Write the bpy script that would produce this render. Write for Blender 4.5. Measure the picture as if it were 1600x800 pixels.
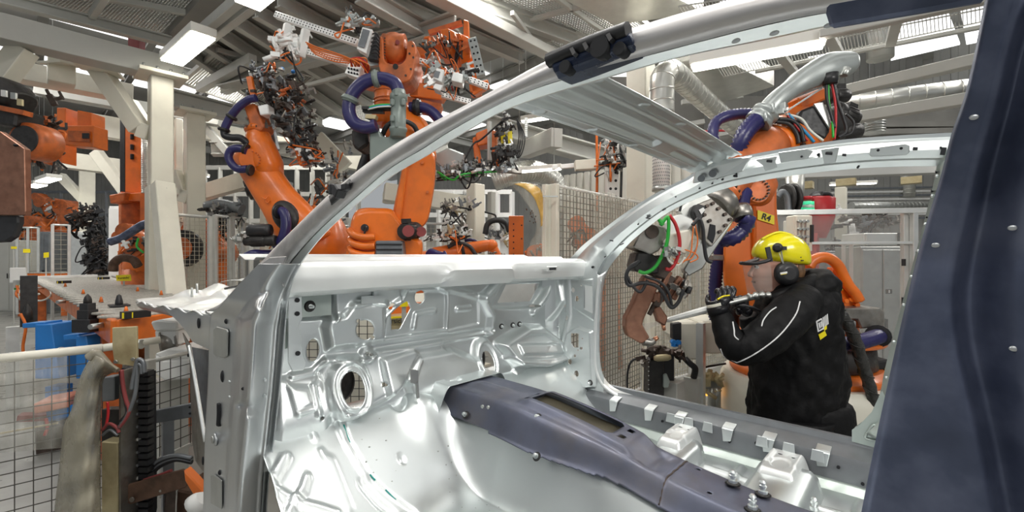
import bpy, bmesh, math, random
import numpy as np
from mathutils import Vector, Matrix
random.seed(7)
for o in list(bpy.data.objects): bpy.data.objects.remove(o)
SC = bpy.context.scene
COL = SC.collection
LIFT = 1.6          # all coordinates below are relative to eye height; everything is lifted at the end
R = math.radians
# ------------------------------------------------------------------ camera
YAW = R(42.6); FPX = 707.0
cam_d = bpy.data.cameras.new('camera'); cam = bpy.data.objects.new('camera', cam_d); COL.objects.link(cam)
cam_d.sensor_width = 36.0; cam_d.lens = 36.0*FPX/1600.0
cam_d.clip_start = 0.02; cam_d.clip_end = 200
cam.location = (0, 0, 0); cam.rotation_euler = (R(90), 0, YAW)
SC.camera = cam
SC.view_settings.view_transform = 'Standard'; SC.view_settings.look = 'None'
SC.view_settings.gamma = 1.0; SC.view_settings.use_curve_mapping = False
SC.view_settings.exposure = 0.0
# ------------------------------------------------------------------ world: even hall daylight
w = bpy.data.worlds.new('hall_daylight'); SC.world = w; w.use_nodes = True
bgn = w.node_tree.nodes['Background']; bgn.inputs[0].default_value = (0.93, 0.97, 1.0, 1); bgn.inputs[1].default_value = 0.38
def area(name, loc, size, sizey, power, rot=(0, 0, 0), color=(1, 0.97, 0.92)):
    l = bpy.data.lights.new(name, 'AREA'); l.shape = 'RECTANGLE'; l.size = size; l.size_y = sizey; l.energy = power; l.color = color
    o = bpy.data.objects.new(name, l); COL.objects.link(o); o.location = loc; o.rotation_euler = rot; return o
area('strip_and_fill_light', (-0.6, 0.9, 2.3), 1.8, 0.3, 42)
area('strip_and_fill_light', (2.9, 0.9, 1.5), 0.8, 2.2, 75, (0, R(68), 0))  # unseen upright fill light, added to brighten the dash panel from the rear
area('strip_and_fill_light', (0.8, -1.4, 2.4), 3.0, 0.4, 60, (R(-25), 0, 0))
area('strip_and_fill_light', (-3.2, -0.8, 2.6), 3.0, 0.4, 40)
area('strip_and_fill_light', (-4.6, 3.6, 3.3), 3.0, 0.4, 130)
area('strip_and_fill_light', (-9.0, 2.5, 3.3), 3.0, 0.4, 140)
area('strip_and_fill_light', (-1.5, 5.6, 3.4), 3.0, 0.4, 110)
area('strip_and_fill_light', (-6.0, 7.5, 3.4), 4.0, 0.4, 130)
area('strip_and_fill_light', (-13.0, 5.0, 4.0), 5.0, 0.6, 220)
area('strip_and_fill_light', (-12.0, -1.0, 3.6), 4.0, 0.6, 180)
area('strip_and_fill_light', (2.5, 9.5, 4.0), 4.0, 0.6, 180)

# ------------------------------------------------------------------ pixel -> place (1600x800 frame of the photograph)
FW = Vector((-math.sin(YAW), math.cos(YAW), 0)); RT = Vector((math.cos(YAW), math.sin(YAW), 0)); UP = Vector((0, 0, 1))
def ray(px, py): return FW + RT*((px-800)/FPX) + UP*((400-py)/FPX)
def at(px, py, d=None, X=None, Y=None, Z=None, n=None, c=None):
    r = ray(px, py)
    if d is not None: t = d
    elif X is not None: t = X/r.x
    elif Y is not None: t = Y/r.y
    elif Z is not None: t = Z/r.z
    else: t = c/r.dot(Vector(n))
    return r*t
# ------------------------------------------------------------------ materials
MATS = {}
def mat(name, col, rough=0.5, metal=0.0, var=0.08, vs=6.0, rv=0.1, bump=0.0, bs=60.0, coat=0.0, emit=None, alpha=None, trans=0.0, dirt=None, dirt_amt=0.0, dscale=3.0, ior=None, stretch=None):
    m = bpy.data.materials.new(name); m.use_nodes = True; nt = m.node_tree; N = nt.nodes; L = nt.links
    b = N['Principled BSDF']; b.inputs['Metallic'].default_value = metal; b.inputs['Roughness'].default_value = rough
    b.inputs['Coat Weight'].default_value = coat; b.inputs['Coat Roughness'].default_value = 0.12
    tc = N.new('ShaderNodeTexCoord'); src = tc.outputs['Object']
    if stretch:
        mp = N.new('ShaderNodeMapping'); mp.inputs['Scale'].default_value = stretch; L.new(src, mp.inputs[0]); src = mp.outputs[0]
    nz = N.new('ShaderNodeTexNoise'); nz.inputs['Scale'].default_value = vs; nz.inputs['Detail'].default_value = 4; nz.inputs['Roughness'].default_value = 0.5
    L.new(src, nz.inputs['Vector'])
    cr = N.new('ShaderNodeValToRGB')
    cr.color_ramp.elements[0].position = 0.3; cr.color_ramp.elements[1].position = 0.7
    cr.color_ramp.elements[0].color = tuple(max(0, x*(1-var)) for x in col)+(1,); cr.color_ramp.elements[1].color = tuple(min(1, x*(1+var)) for x in col)+(1,)
    L.new(nz.outputs[0], cr.inputs[0]); out = cr.outputs[0]
    if dirt:
        n2 = N.new('ShaderNodeTexNoise'); n2.inputs['Scale'].default_value = dscale; n2.inputs['Detail'].default_value = 5; n2.inputs['Roughness'].default_value = 0.55
        L.new(tc.outputs['Object'], n2.inputs['Vector'])
        r2 = N.new('ShaderNodeMapRange'); r2.inputs[1].default_value = 0.45; r2.inputs[2].default_value = 0.8; r2.inputs[4].default_value = dirt_amt
        L.new(n2.outputs[0], r2.inputs[0])
        mx = N.new('ShaderNodeMixRGB'); mx.inputs[2].default_value = tuple(dirt)+(1,); L.new(r2.outputs[0], mx.inputs[0]); L.new(out, mx.inputs[1]); out = mx.outputs[0]
    L.new(out, b.inputs['Base Color'])
    if rv:
        mr = N.new('ShaderNodeMapRange'); mr.inputs[1].default_value = 0.3; mr.inputs[2].default_value = 0.7
        lo = max(0.29 if metal > .3 else 0.02, rough-rv)   # keeps the sheen even over a panel
        mr.inputs[3].default_value = lo; mr.inputs[4].default_value = min(1, max(rough+rv, lo+.08))
        n3 = N.new('ShaderNodeTexNoise'); n3.inputs['Scale'].default_value = vs*2.3; n3.inputs['Detail'].default_value = 4; L.new(src, n3.inputs['Vector'])
        L.new(n3.outputs[0], mr.inputs[0]); L.new(mr.outputs[0], b.inputs['Roughness'])
    if bump:
        bp = N.new('ShaderNodeBump'); bp.inputs['Strength'].default_value = bump; bp.inputs['Distance'].default_value = 0.01
        n4 = N.new('ShaderNodeTexNoise'); n4.inputs['Scale'].default_value = bs; n4.inputs['Detail'].default_value = 3; L.new(src, n4.inputs['Vector'])
        L.new(n4.outputs[0], bp.inputs['Height']); L.new(bp.outputs[0], b.inputs['Normal'])
    if emit: b.inputs['Emission Color'].default_value = tuple(emit[:3])+(1,); b.inputs['Emission Strength'].default_value = emit[3]
    if alpha is not None: b.inputs['Alpha'].default_value = alpha
    if trans: b.inputs['Transmission Weight'].default_value = trans
    if ior: b.inputs['IOR'].default_value = ior
    MATS[name] = m; return m
mat('orange', (0.80, 0.17, 0.012), 0.36, 0, 0.06, 4, 0.08, coat=0.25, dirt=(0.25, 0.07, 0.02), dirt_amt=0.45, dscale=5)
mat('orange_worn', (0.62, 0.15, 0.035), 0.4, 0.1, 0.2, 9, 0.12, dirt=(0.12, 0.05, 0.03), dirt_amt=0.7, dscale=7)
mat('cream', (0.78, 0.755, 0.65), 0.42, 0, 0.03, 3, 0.06, dirt=(0.45, 0.42, 0.36), dirt_amt=0.35, dscale=2.5)
mat('grey_paint', (0.50, 0.50, 0.465), 0.45, 0, 0.05, 3, 0.08, dirt=(0.3, 0.3, 0.28), dirt_amt=0.4)
mat('grey_green', (0.22, 0.26, 0.24), 0.42, 0.2, 0.08, 5, 0.1)
mat('steel_light', (0.74, 0.78, 0.78), 0.30, 0.88, 0.05, 4, 0.08, dirt=(0.55, 0.58, 0.58), dirt_amt=0.25, dscale=4)
mat('steel_white', (0.86, 0.88, 0.87), 0.34, 0.6, 0.04, 5, 0.08)
mat('steel_pillar', (0.62, 0.64, 0.65), 0.3, 0.92, 0.05, 5, 0.07, stretch=(1, 1, 0.25))
mat('steel_rail', (0.62, 0.605, 0.60), 0.42, 0.6, 0.06, 10, 0.1, dirt=(0.33, 0.31, 0.31), dirt_amt=0.6, dscale=14)
mat('steel_grey', (0.21, 0.225, 0.24), 0.42, 0.55, 0.1, 9, 0.1, dirt=(0.18, 0.18, 0.19), dirt_amt=0.6, dscale=10)
mat('steel_blue', (0.125, 0.135, 0.185), 0.38, 0.55, 0.25, 6, 0.12, dirt=(0.17, 0.155, 0.155), dirt_amt=0.8, dscale=8, bump=0.05, bs=30)
mat('steel_navy', (0.10, 0.12, 0.19), 0.42, 0.55, 0.3, 16, 0.1, dirt=(0.21, 0.23, 0.31), dirt_amt=0.8, dscale=16)
mat('steel_green', (0.46, 0.52, 0.49), 0.38, 0.6, 0.08, 8, 0.1)
mat('bare_steel', (0.32, 0.305, 0.28), 0.35, 0.9, 0.2, 12, 0.12, dirt=(0.16, 0.13, 0.1), dirt_amt=0.7, dscale=16)
mat('brushed', (0.47, 0.48, 0.46), 0.36, 0.85, 0.1, 10, 0.1)
mat('galv_duct', (0.66, 0.66, 0.62), 0.34, 0.85, 0.08, 6, 0.08)
mat('aluminium', (0.70, 0.71, 0.69), 0.35, 0.6, 0.06, 10, 0.08)
mat('white_alu', (0.9, 0.9, 0.88), 0.38, 0.15, 0.04, 10, 0.06)
mat('cast_grey', (0.42, 0.45, 0.44), 0.36, 0.5, 0.08, 8, 0.1)
mat('copper', (0.33, 0.165, 0.11), 0.38, 0.85, 0.25, 12, 0.14, dirt=(0.12, 0.07, 0.05), dirt_amt=0.75, dscale=13)
mat('copper_bright', (0.75, 0.36, 0.22), 0.3, 0.9, 0.1, 12)
mat('black_plastic', (0.018, 0.018, 0.02), 0.42, 0, 0.2, 20, 0.1)
mat('black_metal', (0.035, 0.033, 0.032), 0.45, 0.3, 0.3, 20, 0.12)
mat('dark_brown', (0.075, 0.055, 0.045), 0.5, 0.4, 0.4, 15, 0.12)
mat('hole_dark', (0.008, 0.009, 0.012), 0.7, 0, 0, 5, 0)
mat('blue_clip', (0.012, 0.022, 0.055), 0.3, 0.2, 0.2, 20, 0.08)
mat('violet_hose', (0.022, 0.02, 0.10), 0.36, 0, 0.15, 10, 0.08, coat=0.1)
mat('yellow', (0.92, 0.76, 0.01), 0.4, 0, 0.03, 5, 0.05)
mat('yellow_helmet', (0.90, 0.80, 0.01), 0.22, 0, 0.02, 5, 0.05, coat=0.5)
mat('orange_pale', (0.75, 0.30, 0.20), 0.5, 0, 0.1, 6)
mat('red', (0.50, 0.02, 0.025), 0.38, 0, 0.1, 6, 0.06)
mat('dark_red', (0.25, 0.045, 0.045), 0.5, 0, 0.15, 6, 0.06)
mat('green', (0.03, 0.42, 0.05), 0.35, 0, 0.1, 6, 0.05)
mat('blue', (0.02, 0.20, 0.58), 0.42, 0, 0.1, 4, 0.08, dirt=(0.02, 0.08, 0.25), dirt_amt=0.6)
mat('cyan_cable', (0.02, 0.25, 0.5), 0.4, 0, 0.05)
mat('teal', (0.0, 0.30, 0.26), 0.4, 0, 0.05)
mat('white_cable', (0.75, 0.75, 0.68), 0.4, 0, 0.05)
mat('orange_cable', (0.75, 0.17, 0.02), 0.45, 0, 0.1)
mat('white_box', (0.80, 0.80, 0.78), 0.5, 0, 0.03, dirt=(0.5, 0.5, 0.48), dirt_amt=0.3)
mat('beige_plate', (0.55, 0.47, 0.28), 0.42, 0.35, 0.12, 12, 0.1, dirt=(0.28, 0.2, 0.1), dirt_amt=0.7, dscale=11)
mat('rust_brown', (0.10, 0.055, 0.035), 0.6, 0.3, 0.4, 14, 0.1)
mat('olive_steel', (0.085, 0.075, 0.05), 0.4, 0.3, 0.3, 9, 0.1)
mat('conveyor_top', (0.40, 0.385, 0.345), 0.5, 0.2, 0.25, 4, 0.12, stretch=(2, 18, 1))
mat('floor_grey', (0.27, 0.27, 0.25), 0.4, 0, 0.1, 2, 0.15, dirt=(0.18, 0.18, 0.17), dirt_amt=0.3, dscale=1.0)
mat('wall_far', (0.36, 0.36, 0.34), 0.6, 0, 0.15, 1.0, 0.05)
mat('wall_panel', (0.70, 0.69, 0.63), 0.55, 0, 0.05, 1.5, 0.05)
mat('roof_panel', (0.55, 0.55, 0.53), 0.6, 0, 0.1, 1.0, 0.05)
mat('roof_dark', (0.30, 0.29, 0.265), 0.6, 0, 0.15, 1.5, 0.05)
mat('lamp_glow', (1, 1, 1), 0.5, 0, 0, 5, 0, emit=(1.0, 0.96, 0.84, 14))
mat('lamp_body', (0.85, 0.84, 0.78), 0.4, 0, 0.02)
mat('sky_glow', (1, 1, 1), 0.5, 0, 0, 5, 0, emit=(1.0, 1.0, 1.0, 1.6))
mat('green_glow', (0.1, 0.8, 0.4), 0.4, 0, 0, 5, 0, emit=(0.05, 0.8, 0.4, 0.5))
mat('amber_glow', (1, 0.5, 0.05), 0.4, 0, 0, 5, 0, emit=(1.0, 0.42, 0.05, 2.0))
mat('clear_plastic', (0.70, 0.69, 0.62), 0.12, 0, 0.05, 3, 0.08, alpha=0.22)
mat('hazy_plastic', (0.74, 0.71, 0.60), 0.16, 0, 0.12, 5, 0.08, alpha=0.15)
mat('dirty_plastic', (0.36, 0.33, 0.25), 0.28, 0, 0.3, 6, 0.12, alpha=0.72, bump=0.25, bs=9)
mat('amber_plastic', (0.80, 0.50, 0.10), 0.25, 0, 0.2, 12, 0.1, alpha=0.55)
mat('visor_clear', (0.75, 0.73, 0.68), 0.05, 0, 0, 3, 0, alpha=0.13)
mat('glass_pane', (0.60, 0.60, 0.58), 0.05, 0, 0.02, 3, 0, alpha=0.18)
mat('jacket', (0.0022, 0.0022, 0.0028), 0.62, 0, 0.2, 14, 0.1, bump=0.4, bs=22)
mat('jacket_satin', (0.009, 0.009, 0.011), 0.42, 0, 0.2, 14, 0.1)
mat('piping_white', (0.75, 0.75, 0.75), 0.5)
mat('glove', (0.014, 0.014, 0.017), 0.3, 0, 0.2, 20, 0.1, bump=0.2, bs=60)
mat('skin', (0.62, 0.33, 0.25), 0.5, 0, 0.06, 14, 0.05)
mat('hair', (0.17, 0.09, 0.04), 0.55, 0, 0.3, 60, 0.1)
mat('mist', (1, 1, 1), 0.9, 0, 0, 5, 0, alpha=0.16)
mat('text_black', (0.01, 0.01, 0.01), 0.5, 0, 0)
mat('wire', (0.50, 0.47, 0.38), 0.45, 0.5, 0.1)
mat('wire_dark', (0.09, 0.085, 0.075), 0.45, 0.5, 0.1)
mat('weave', (0.035, 0.035, 0.033), 0.38, 0.0, 0.3, 30, 0.1, bump=0.6, bs=70)

for n_ in ('jacket', 'jacket_satin'): MATS[n_].node_tree.nodes['Principled BSDF'].inputs['Specular IOR Level'].default_value = 0.25
# ------------------------------------------------------------------ mesh builder
def frame_for(d, up=None):
    d = d.normalized(); up = Vector(up) if up is not None else Vector((0, 0, 1))
    if abs(d.dot(up.normalized())) > 0.98: up = Vector((0, 1, 0)) if abs(d.y) < 0.9 else Vector((1, 0, 0))
    s = d.cross(up).normalized(); u = s.cross(d).normalized(); return s, u
def catmull(pts, n=8):
    pts = [Vector(p) for p in pts]
    if len(pts) < 3: return pts
    P = [pts[0]*2-pts[1]]+pts+[pts[-1]*2-pts[-2]]; out = []
    for i in range(1, len(P)-2):
        for k in range(n):
            t = k/n; a, b, c, d = P[i-1], P[i], P[i+1], P[i+2]
            out.append(0.5*((2*b)+(c-a)*t+(2*a-5*b+4*c-d)*t*t+(3*b-a-3*c+d)*t**3))
    out.append(pts[-1]); return out
class MB:
    def __init__(s): s.v = []; s.f = []; s.sm = []
    def add(s, vs, fs, smooth=False):
        k = len(s.v); s.v += [tuple(p) for p in vs]; s.f += [tuple(i+k for i in f) for f in fs]; s.sm += [smooth]*len(fs); return s
    def box(s, c, size, rot=None):
        c = Vector(c); h = Vector(size)/2; vs = []
        for x in (-1, 1):
            for y in (-1, 1):
                for z in (-1, 1):
                    p = Vector((x*h.x, y*h.y, z*h.z)); vs.append(c+(rot @ p if rot else p))
        return s.add(vs, [(0, 1, 3, 2), (4, 6, 7, 5), (0, 4, 5, 1), (2, 3, 7, 6), (0, 2, 6, 4), (1, 5, 7, 3)])
    def bar(s, a, b, w, h, up=None):
        a = Vector(a); b = Vector(b); sd, u = frame_for(b-a, up); sd = sd*w/2; u = u*h/2
        vs = [a-sd-u, a+sd-u, a+sd+u, a-sd+u, b-sd-u, b+sd-u, b+sd+u, b-sd+u]
        return s.add(vs, [(3, 2, 1, 0), (4, 5, 6, 7), (0, 1, 5, 4), (1, 2, 6, 5), (2, 3, 7, 6), (3, 0, 4, 7)])
    def loft(s, secs, smooth=True, caps=True, closed=True):
        n = len(secs[0]); k = len(s.v); fs = []
        for i in range(len(secs)-1):
            for j in range(n if closed else n-1):
                a = i*n+j; b = i*n+(j+1) % n; fs.append((a, b, b+n, a+n))
        vs = [p for q in secs for p in q]; s.add(vs, fs, smooth)
        if caps:
            s.add(list(secs[0])[::-1], [tuple(range(n))]); s.add(list(secs[-1]), [tuple(range(n))])
        return s
    def cyl(s, a, b, r0, r1=None, n=16, caps=True, smooth=True):
        a = Vector(a); b = Vector(b); r1 = r0 if r1 is None else r1; sd, u = frame_for(b-a)
        return s.loft([[p+(sd*math.cos(2*math.pi*i/n)+u*math.sin(2*math.pi*i/n))*r for i in range(n)] for p, r in ((a, r0), (b, r1))], smooth, caps)
    def lathe(s, a, b, prof, n=20, caps=True):
        # prof: list of (t along a->b 0..1, radius)
        a = Vector(a); b = Vector(b); sd, u = frame_for(b-a)
        return s.loft([[a+(b-a)*t+(sd*math.cos(2*math.pi*i/n)+u*math.sin(2*math.pi*i/n))*r for i in range(n)] for t, r in prof], True, caps)
    def tube(s, pts, r, n=8, sub=6, ribs=0, rib_amp=0.12):
        P = catmull(pts, sub) if sub > 1 else [Vector(p) for p in pts]
        if ribs:
            L = [0.0]
            for i in range(len(P)-1): L.append(L[-1]+(P[i+1]-P[i]).length)
            m = int(L[-1]/ribs*2)+1; Q = []; j = 0
            for i in range(m+1):
                t = L[-1]*i/m
                while j < len(P)-2 and L[j+1] < t: j += 1
                f = (t-L[j])/max(1e-6, L[j+1]-L[j]); Q.append(P[j].lerp(P[j+1], min(1, f)))
            P = Q
        secs = []; pu = None
        for i, p in enumerate(P):
            d = (P[min(i+1, len(P)-1)]-P[max(i-1, 0)])
            if d.length < 1e-7: d = Vector((0, 0, 1))
            d.normalize()
            if pu is None: sd, u = frame_for(d)
            else:
                sd = d.cross(pu); 
                if sd.length < 1e-5: sd, u = frame_for(d)
                else: sd.normalize(); u = sd.cross(d)
            pu = u; rr = r if not callable(r) else r(i/(len(P)-1))
            if ribs: rr *= (1+rib_amp*(1 if i % 2 else -1))
            secs.append([p+(sd*math.cos(2*math.pi*k/n)+u*math.sin(2*math.pi*k/n))*rr for k in range(n)])
        return s.loft(secs, True, True)
    def link(s, pts, ws, hs, up=(0, 0, 1), n=20, e=2.6, sub=4):
        # superellipse sections along a path: ws across, hs along 'up'
        m = len(pts); pts = [Vector(p) for p in pts]
        P = catmull(pts, sub) if m > 2 and sub > 1 else pts
        secs = []
        for i, p in enumerate(P):
            t = i/(len(P)-1)*(m-1); k = min(int(t), m-2); f = t-k; f = f*f*(3-2*f) if m > 2 else f
            W = ws[k]*(1-f)+ws[k+1]*f; H = hs[k]*(1-f)+hs[k+1]*f
            d = P[min(i+1, len(P)-1)]-P[max(i-1, 0)]; sd, u = frame_for(d, up); q = []
            for j in range(n):
                a = 2*math.pi*(j+.5)/n; c, sn = math.cos(a), math.sin(a)
                q.append(p+sd*W/2*math.copysign(abs(c)**(2/e), c)+u*H/2*math.copysign(abs(sn)**(2/e), sn))
            secs.append(q)
        def shrink(q, k2, off): c = sum(q, Vector())/len(q); return [c+(x-c)*k2+off for x in q]
        d0 = (P[0]-P[1]).normalized(); d1 = (P[-1]-P[-2]).normalized(); r0 = min(ws[0], hs[0])*.12; r1 = min(ws[-1], hs[-1])*.12
        secs = [shrink(secs[0], .8, d0*r0), shrink(secs[0], .94, d0*r0*.7)]+secs+[shrink(secs[-1], .94, d1*r1*.7), shrink(secs[-1], .8, d1*r1)]
        return s.loft(secs, True, True)
    def prism(s, poly, ext, smooth=False):
        poly = [Vector(p) for p in poly]; ext = Vector(ext); n = len(poly)
        vs = poly+[p+ext for p in poly]
        fs = [tuple(range(n))[::-1], tuple(range(n, 2*n))]+[(i, (i+1) % n, n+(i+1) % n, n+i) for i in range(n)]
        return s.add(vs, fs, smooth)
    def ball(s, c, r, n=14, m=8, sc=(1, 1, 1), rot=None):
        c = Vector(c); vs = []; fs = []
        for i in range(m+1):
            th = math.pi*i/m
            for j in range(n):
                ph = 2*math.pi*j/n; p = Vector((math.sin(th)*math.cos(ph)*sc[0], math.sin(th)*math.sin(ph)*sc[1], math.cos(th)*sc[2]))*r
                vs.append(c+(rot @ p if rot else p))
        for i in range(m):
            for j in range(n): a = i*n+j; b = i*n+(j+1) % n; fs.append((a, a+n, b+n, b))
        return s.add(vs, fs, True)
    def build(s, name, m, parent=None, bevel=0, label=None, kind=None, seg=1, solid=0):
        me = bpy.data.meshes.new(name); me.from_pydata(s.v, [], s.f)
        me.polygons.foreach_set('use_smooth', s.sm); me.materials.append(MATS[m])
        me.update()
        bm = bmesh.new(); bm.from_mesh(me)
        bmesh.ops.remove_doubles(bm, verts=bm.verts, dist=1e-5)
        bmesh.ops.recalc_face_normals(bm, faces=bm.faces); bm.to_mesh(me); bm.free()
        o = bpy.data.objects.new(name, me); COL.objects.link(o)
        if parent: o.parent = parent; o.matrix_parent_inverse = Matrix.Identity(4)
        if bevel:
            b = o.modifiers.new('edge', 'BEVEL'); b.width = bevel; b.segments = seg; b.limit_method = 'ANGLE'; b.angle_limit = R(40)
        if solid:
            b = o.modifiers.new('gauge', 'SOLIDIFY'); b.thickness = solid; b.offset = 0
        if label: o['label'] = label
        if kind: o['kind'] = kind
        # parts of a lowered root: keep geometry in world space
        if parent: rebase(o, parent)
        return o
def world_loc(o):
    l = Vector(o.location)
    while o.parent: o = o.parent; l += Vector(o.location)
    return l
def rebase(o, parent):
    off = world_loc(parent)
    if off.length > 0: o.data.transform(Matrix.Translation(-off))
def tag(o, label, cat, group=None, kind=None):
    o['label'] = label; o['category'] = cat
    if group: o['group'] = group
    if kind: o['kind'] = kind
    return o
def struct(o): o['kind'] = 'structure'; return o
def thing(name, label, cat, loc, group=None):
    o = bpy.data.objects.new(name, None); COL.objects.link(o); o.location = Vector(loc); o.empty_display_size = .1
    return tag(o, label, cat, group)
def solo(mb, name, m, label, cat, group=None, **k):
    o = mb.build(name, m, None, **k)
    # origin at the lowest centre
    vs = np.array(mb.v); c = Vector(((vs[:, 0].min()+vs[:, 0].max())/2, (vs[:, 1].min()+vs[:, 1].max())/2, vs[:, 2].min()))
    o.data.transform(Matrix.Translation(-c)); o.location = c
    return tag(o, label, cat, group)
def share(o, parent, M, name=None):
    c = o.copy(); COL.objects.link(c); c.parent = parent; c.matrix_local = M; return c
def text(s, name, size, m, parent, M, ext=0.0008, font=None, bold=0):
    cu = bpy.data.curves.new(name, 'FONT'); cu.body = s; cu.size = size; cu.extrude = ext; cu.align_x = 'CENTER'; cu.align_y = 'CENTER'; cu.offset = bold
    t = bpy.data.objects.new(name, cu); COL.objects.link(t)
    dg = bpy.context.evaluated_depsgraph_get(); me = bpy.data.meshes.new_from_object(t.evaluated_get(dg)); bpy.data.objects.remove(t)
    me.materials.clear(); me.materials.append(MATS[m]); o = bpy.data.objects.new(name, me); COL.objects.link(o)
    me.transform(M); o.parent = parent
    if parent: rebase(o, parent)
    return o
def mbasis(o, x, y):
    x = x.normalized(); z = x.cross(y).normalized(); y = z.cross(x)
    return Matrix(((x.x, y.x, z.x, o.x), (x.y, y.y, z.y, o.y), (x.z, y.z, z.z, o.z), (0, 0, 0, 1)))

# ------------------------------------------------------------------ pressed sheet metal: a fine grid with embosses and cut holes
def sm(x): x = np.clip(x, 0, 1); return x*x*(3-2*x)
class Sheet:
    def __init__(s, O, U, Vd, N, u0, u1, v0, v1, step):
        s.O = Vector(O); s.U = Vector(U); s.V = Vector(Vd); s.N = Vector(N).normalized()
        s.nu = int((u1-u0)/step)+1; s.nv = int((v1-v0)/step)+1; s.step = step
        s.u, s.v = np.meshgrid(np.linspace(u0, u1, s.nu), np.linspace(v0, v1, s.nv)); s.h = np.zeros_like(s.u); s.kill = np.zeros_like(s.u, bool)
        s.c = s.N.dot(s.O); s.uv0 = (s.u.copy(), s.v.copy())
        s.cut = None
    def px(s, p, y=None):
        q = at(p[0], p[1], n=s.N, c=s.c)-s.O
        return (q.dot(s.U), q.dot(s.V))
    def P(s, pts): return [s.px(p) for p in pts]
    def sdpoly(s, pts, u=None, v=None):
        u = s.u if u is None else u; v = s.v if v is None else v
        d = np.full(u.shape, 1e9); ins = np.zeros(u.shape, bool); n = len(pts)
        for i in range(n):
            x0, y0 = pts[i]; x1, y1 = pts[(i+1) % n]; ex, ey = x1-x0, y1-y0
            t = np.clip(((u-x0)*ex+(v-y0)*ey)/(ex*ex+ey*ey+1e-12), 0, 1)
            d = np.minimum(d, np.hypot(u-x0-t*ex, v-y0-t*ey))
            c = ((y0 > v) != (y1 > v)) & (u < (x1-x0)*(v-y0)/((y1-y0) if abs(y1-y0) > 1e-12 else 1e-12)+x0); ins ^= c
        return np.where(ins, -d, d)
    def sdline(s, pts):
        d = np.full(s.u.shape, 1e9)
        for (x0, y0), (x1, y1) in zip(pts[:-1], pts[1:]):
            ex, ey = x1-x0, y1-y0; t = np.clip(((s.u-x0)*ex+(s.v-y0)*ey)/(ex*ex+ey*ey+1e-12), 0, 1)
            d = np.minimum(d, np.hypot(s.u-x0-t*ex, s.v-y0-t*ey))
        return d
    def sdell(s, c, ru, rv, a=0, u=None, v=None):
        u = s.u if u is None else u; v = s.v if v is None else v
        x = (u-c[0])*math.cos(a)+(v-c[1])*math.sin(a); y = -(u-c[0])*math.sin(a)+(v-c[1])*math.cos(a)
        k = np.hypot(x/ru, y/rv); return (k-1)*min(ru, rv)
    def pad(s, pts, h, soft=.012, raw=False):
        s.h += h*sm(-s.sdpoly(pts if raw else s.P(pts))/soft+.5)
    def rib(s, pts, w, h, raw=False):
        d = s.sdline(pts if raw else s.P(pts)); s.h += h*sm(1-(d-w*.35)/(w*.65))
    def dish(s, c, ru, rv, h, soft=.01, raw=False, a=0):
        c = c if raw else s.px(c); s.h += h*sm(-s.sdell(c, ru, rv, a)/soft+.5)
    def hole(s, f):
        # f(u,v)->signed distance (negative inside)
        u, v = s.uv0; d = f(u, v); e = 1e-4
        gx = (f(u+e, v)-d)/e; gy = (f(u, v+e)-d)/e; g = np.hypot(gx, gy)+1e-9
        near = np.abs(d) < s.step*.72
        s.u = np.where(near, u-gx/g*d/g, s.u); s.v = np.where(near, v-gy/g*d/g, s.v)
        dc = (d[:-1, :-1]+d[1:, :-1]+d[:-1, 1:]+d[1:, 1:])/4
        k = dc < 0
        s.cut = k if s.cut is None else (s.cut | k)
    def hole_ell(s, c, ru, rv, a=0, raw=False):
        c = c if raw else s.px(c); s.hole(lambda u, v: s.sdell(c, ru, rv, a, u, v))
    def hole_poly(s, pts, raw=False):
        q = pts if raw else s.P(pts); s.hole(lambda u, v: s.sdpoly(q, u, v))
    def build(s, name, m, parent=None, solid=.0016, fn=None, label=None, mask=None):
        X = s.O.x+s.u*s.U.x+s.v*s.V.x+s.h*s.N.x; Y = s.O.y+s.u*s.U.y+s.v*s.V.y+s.h*s.N.y; Z = s.O.z+s.u*s.U.z+s.v*s.V.z+s.h*s.N.z
        if fn: X, Y, Z = fn(X, Y, Z)
        co = np.stack([X, Y, Z], -1).reshape(-1, 3); s.co = co.reshape(s.nv, s.nu, 3)
        i = np.arange(s.nv*s.nu).reshape(s.nv, s.nu)
        q = np.stack([i[:-1, :-1], i[:-1, 1:], i[1:, 1:], i[1:, :-1]], -1)
        keep = np.ones(q.shape[:2], bool)
        if s.cut is not None: keep &= ~s.cut
        if mask is not None:
            dm = mask(*s.uv0); keep &= ((dm[:-1, :-1]+dm[1:, 1:]+dm[1:, :-1]+dm[:-1, 1:])/4 < 0)
        q = q[keep]; used = np.zeros(len(co), bool); used[q.ravel()] = True; idx = np.cumsum(used)-1; co = co[used]; q = idx[q]
        me = bpy.data.meshes.new(name); me.vertices.add(len(co)); me.vertices.foreach_set('co', co.ravel())
        me.loops.add(q.size); me.loops.foreach_set('vertex_index', q.ravel().astype(np.int32))
        me.polygons.add(len(q)); me.polygons.foreach_set('loop_start', (np.arange(len(q))*4).astype(np.int32)); me.polygons.foreach_set('loop_total', np.full(len(q), 4, np.int32))
        me.update(calc_edges=True); me.polygons.foreach_set('use_smooth', [True]*len(q)); me.materials.append(MATS[m]); me.validate()
        o = bpy.data.objects.new(name, me); COL.objects.link(o)
        if parent: o.parent = parent; rebase(o, parent)
        if solid: b = o.modifiers.new('gauge', 'SOLIDIFY'); b.thickness = solid; b.offset = 0
        if label: o['label'] = label
        return o
def bolt_mb(r=.007, h=.018, n=10):
    b = MB(); b.cyl((0, 0, 0), (0, 0, h*.25), r*1.5, n=n); b.cyl((0, 0, h*.25), (0, 0, h), r*.8, n=n)
    for k in (.4, .6, .8): b.cyl((0, 0, h*k), (0, 0, h*(k+.08)), r, n=n)
    return b
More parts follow.
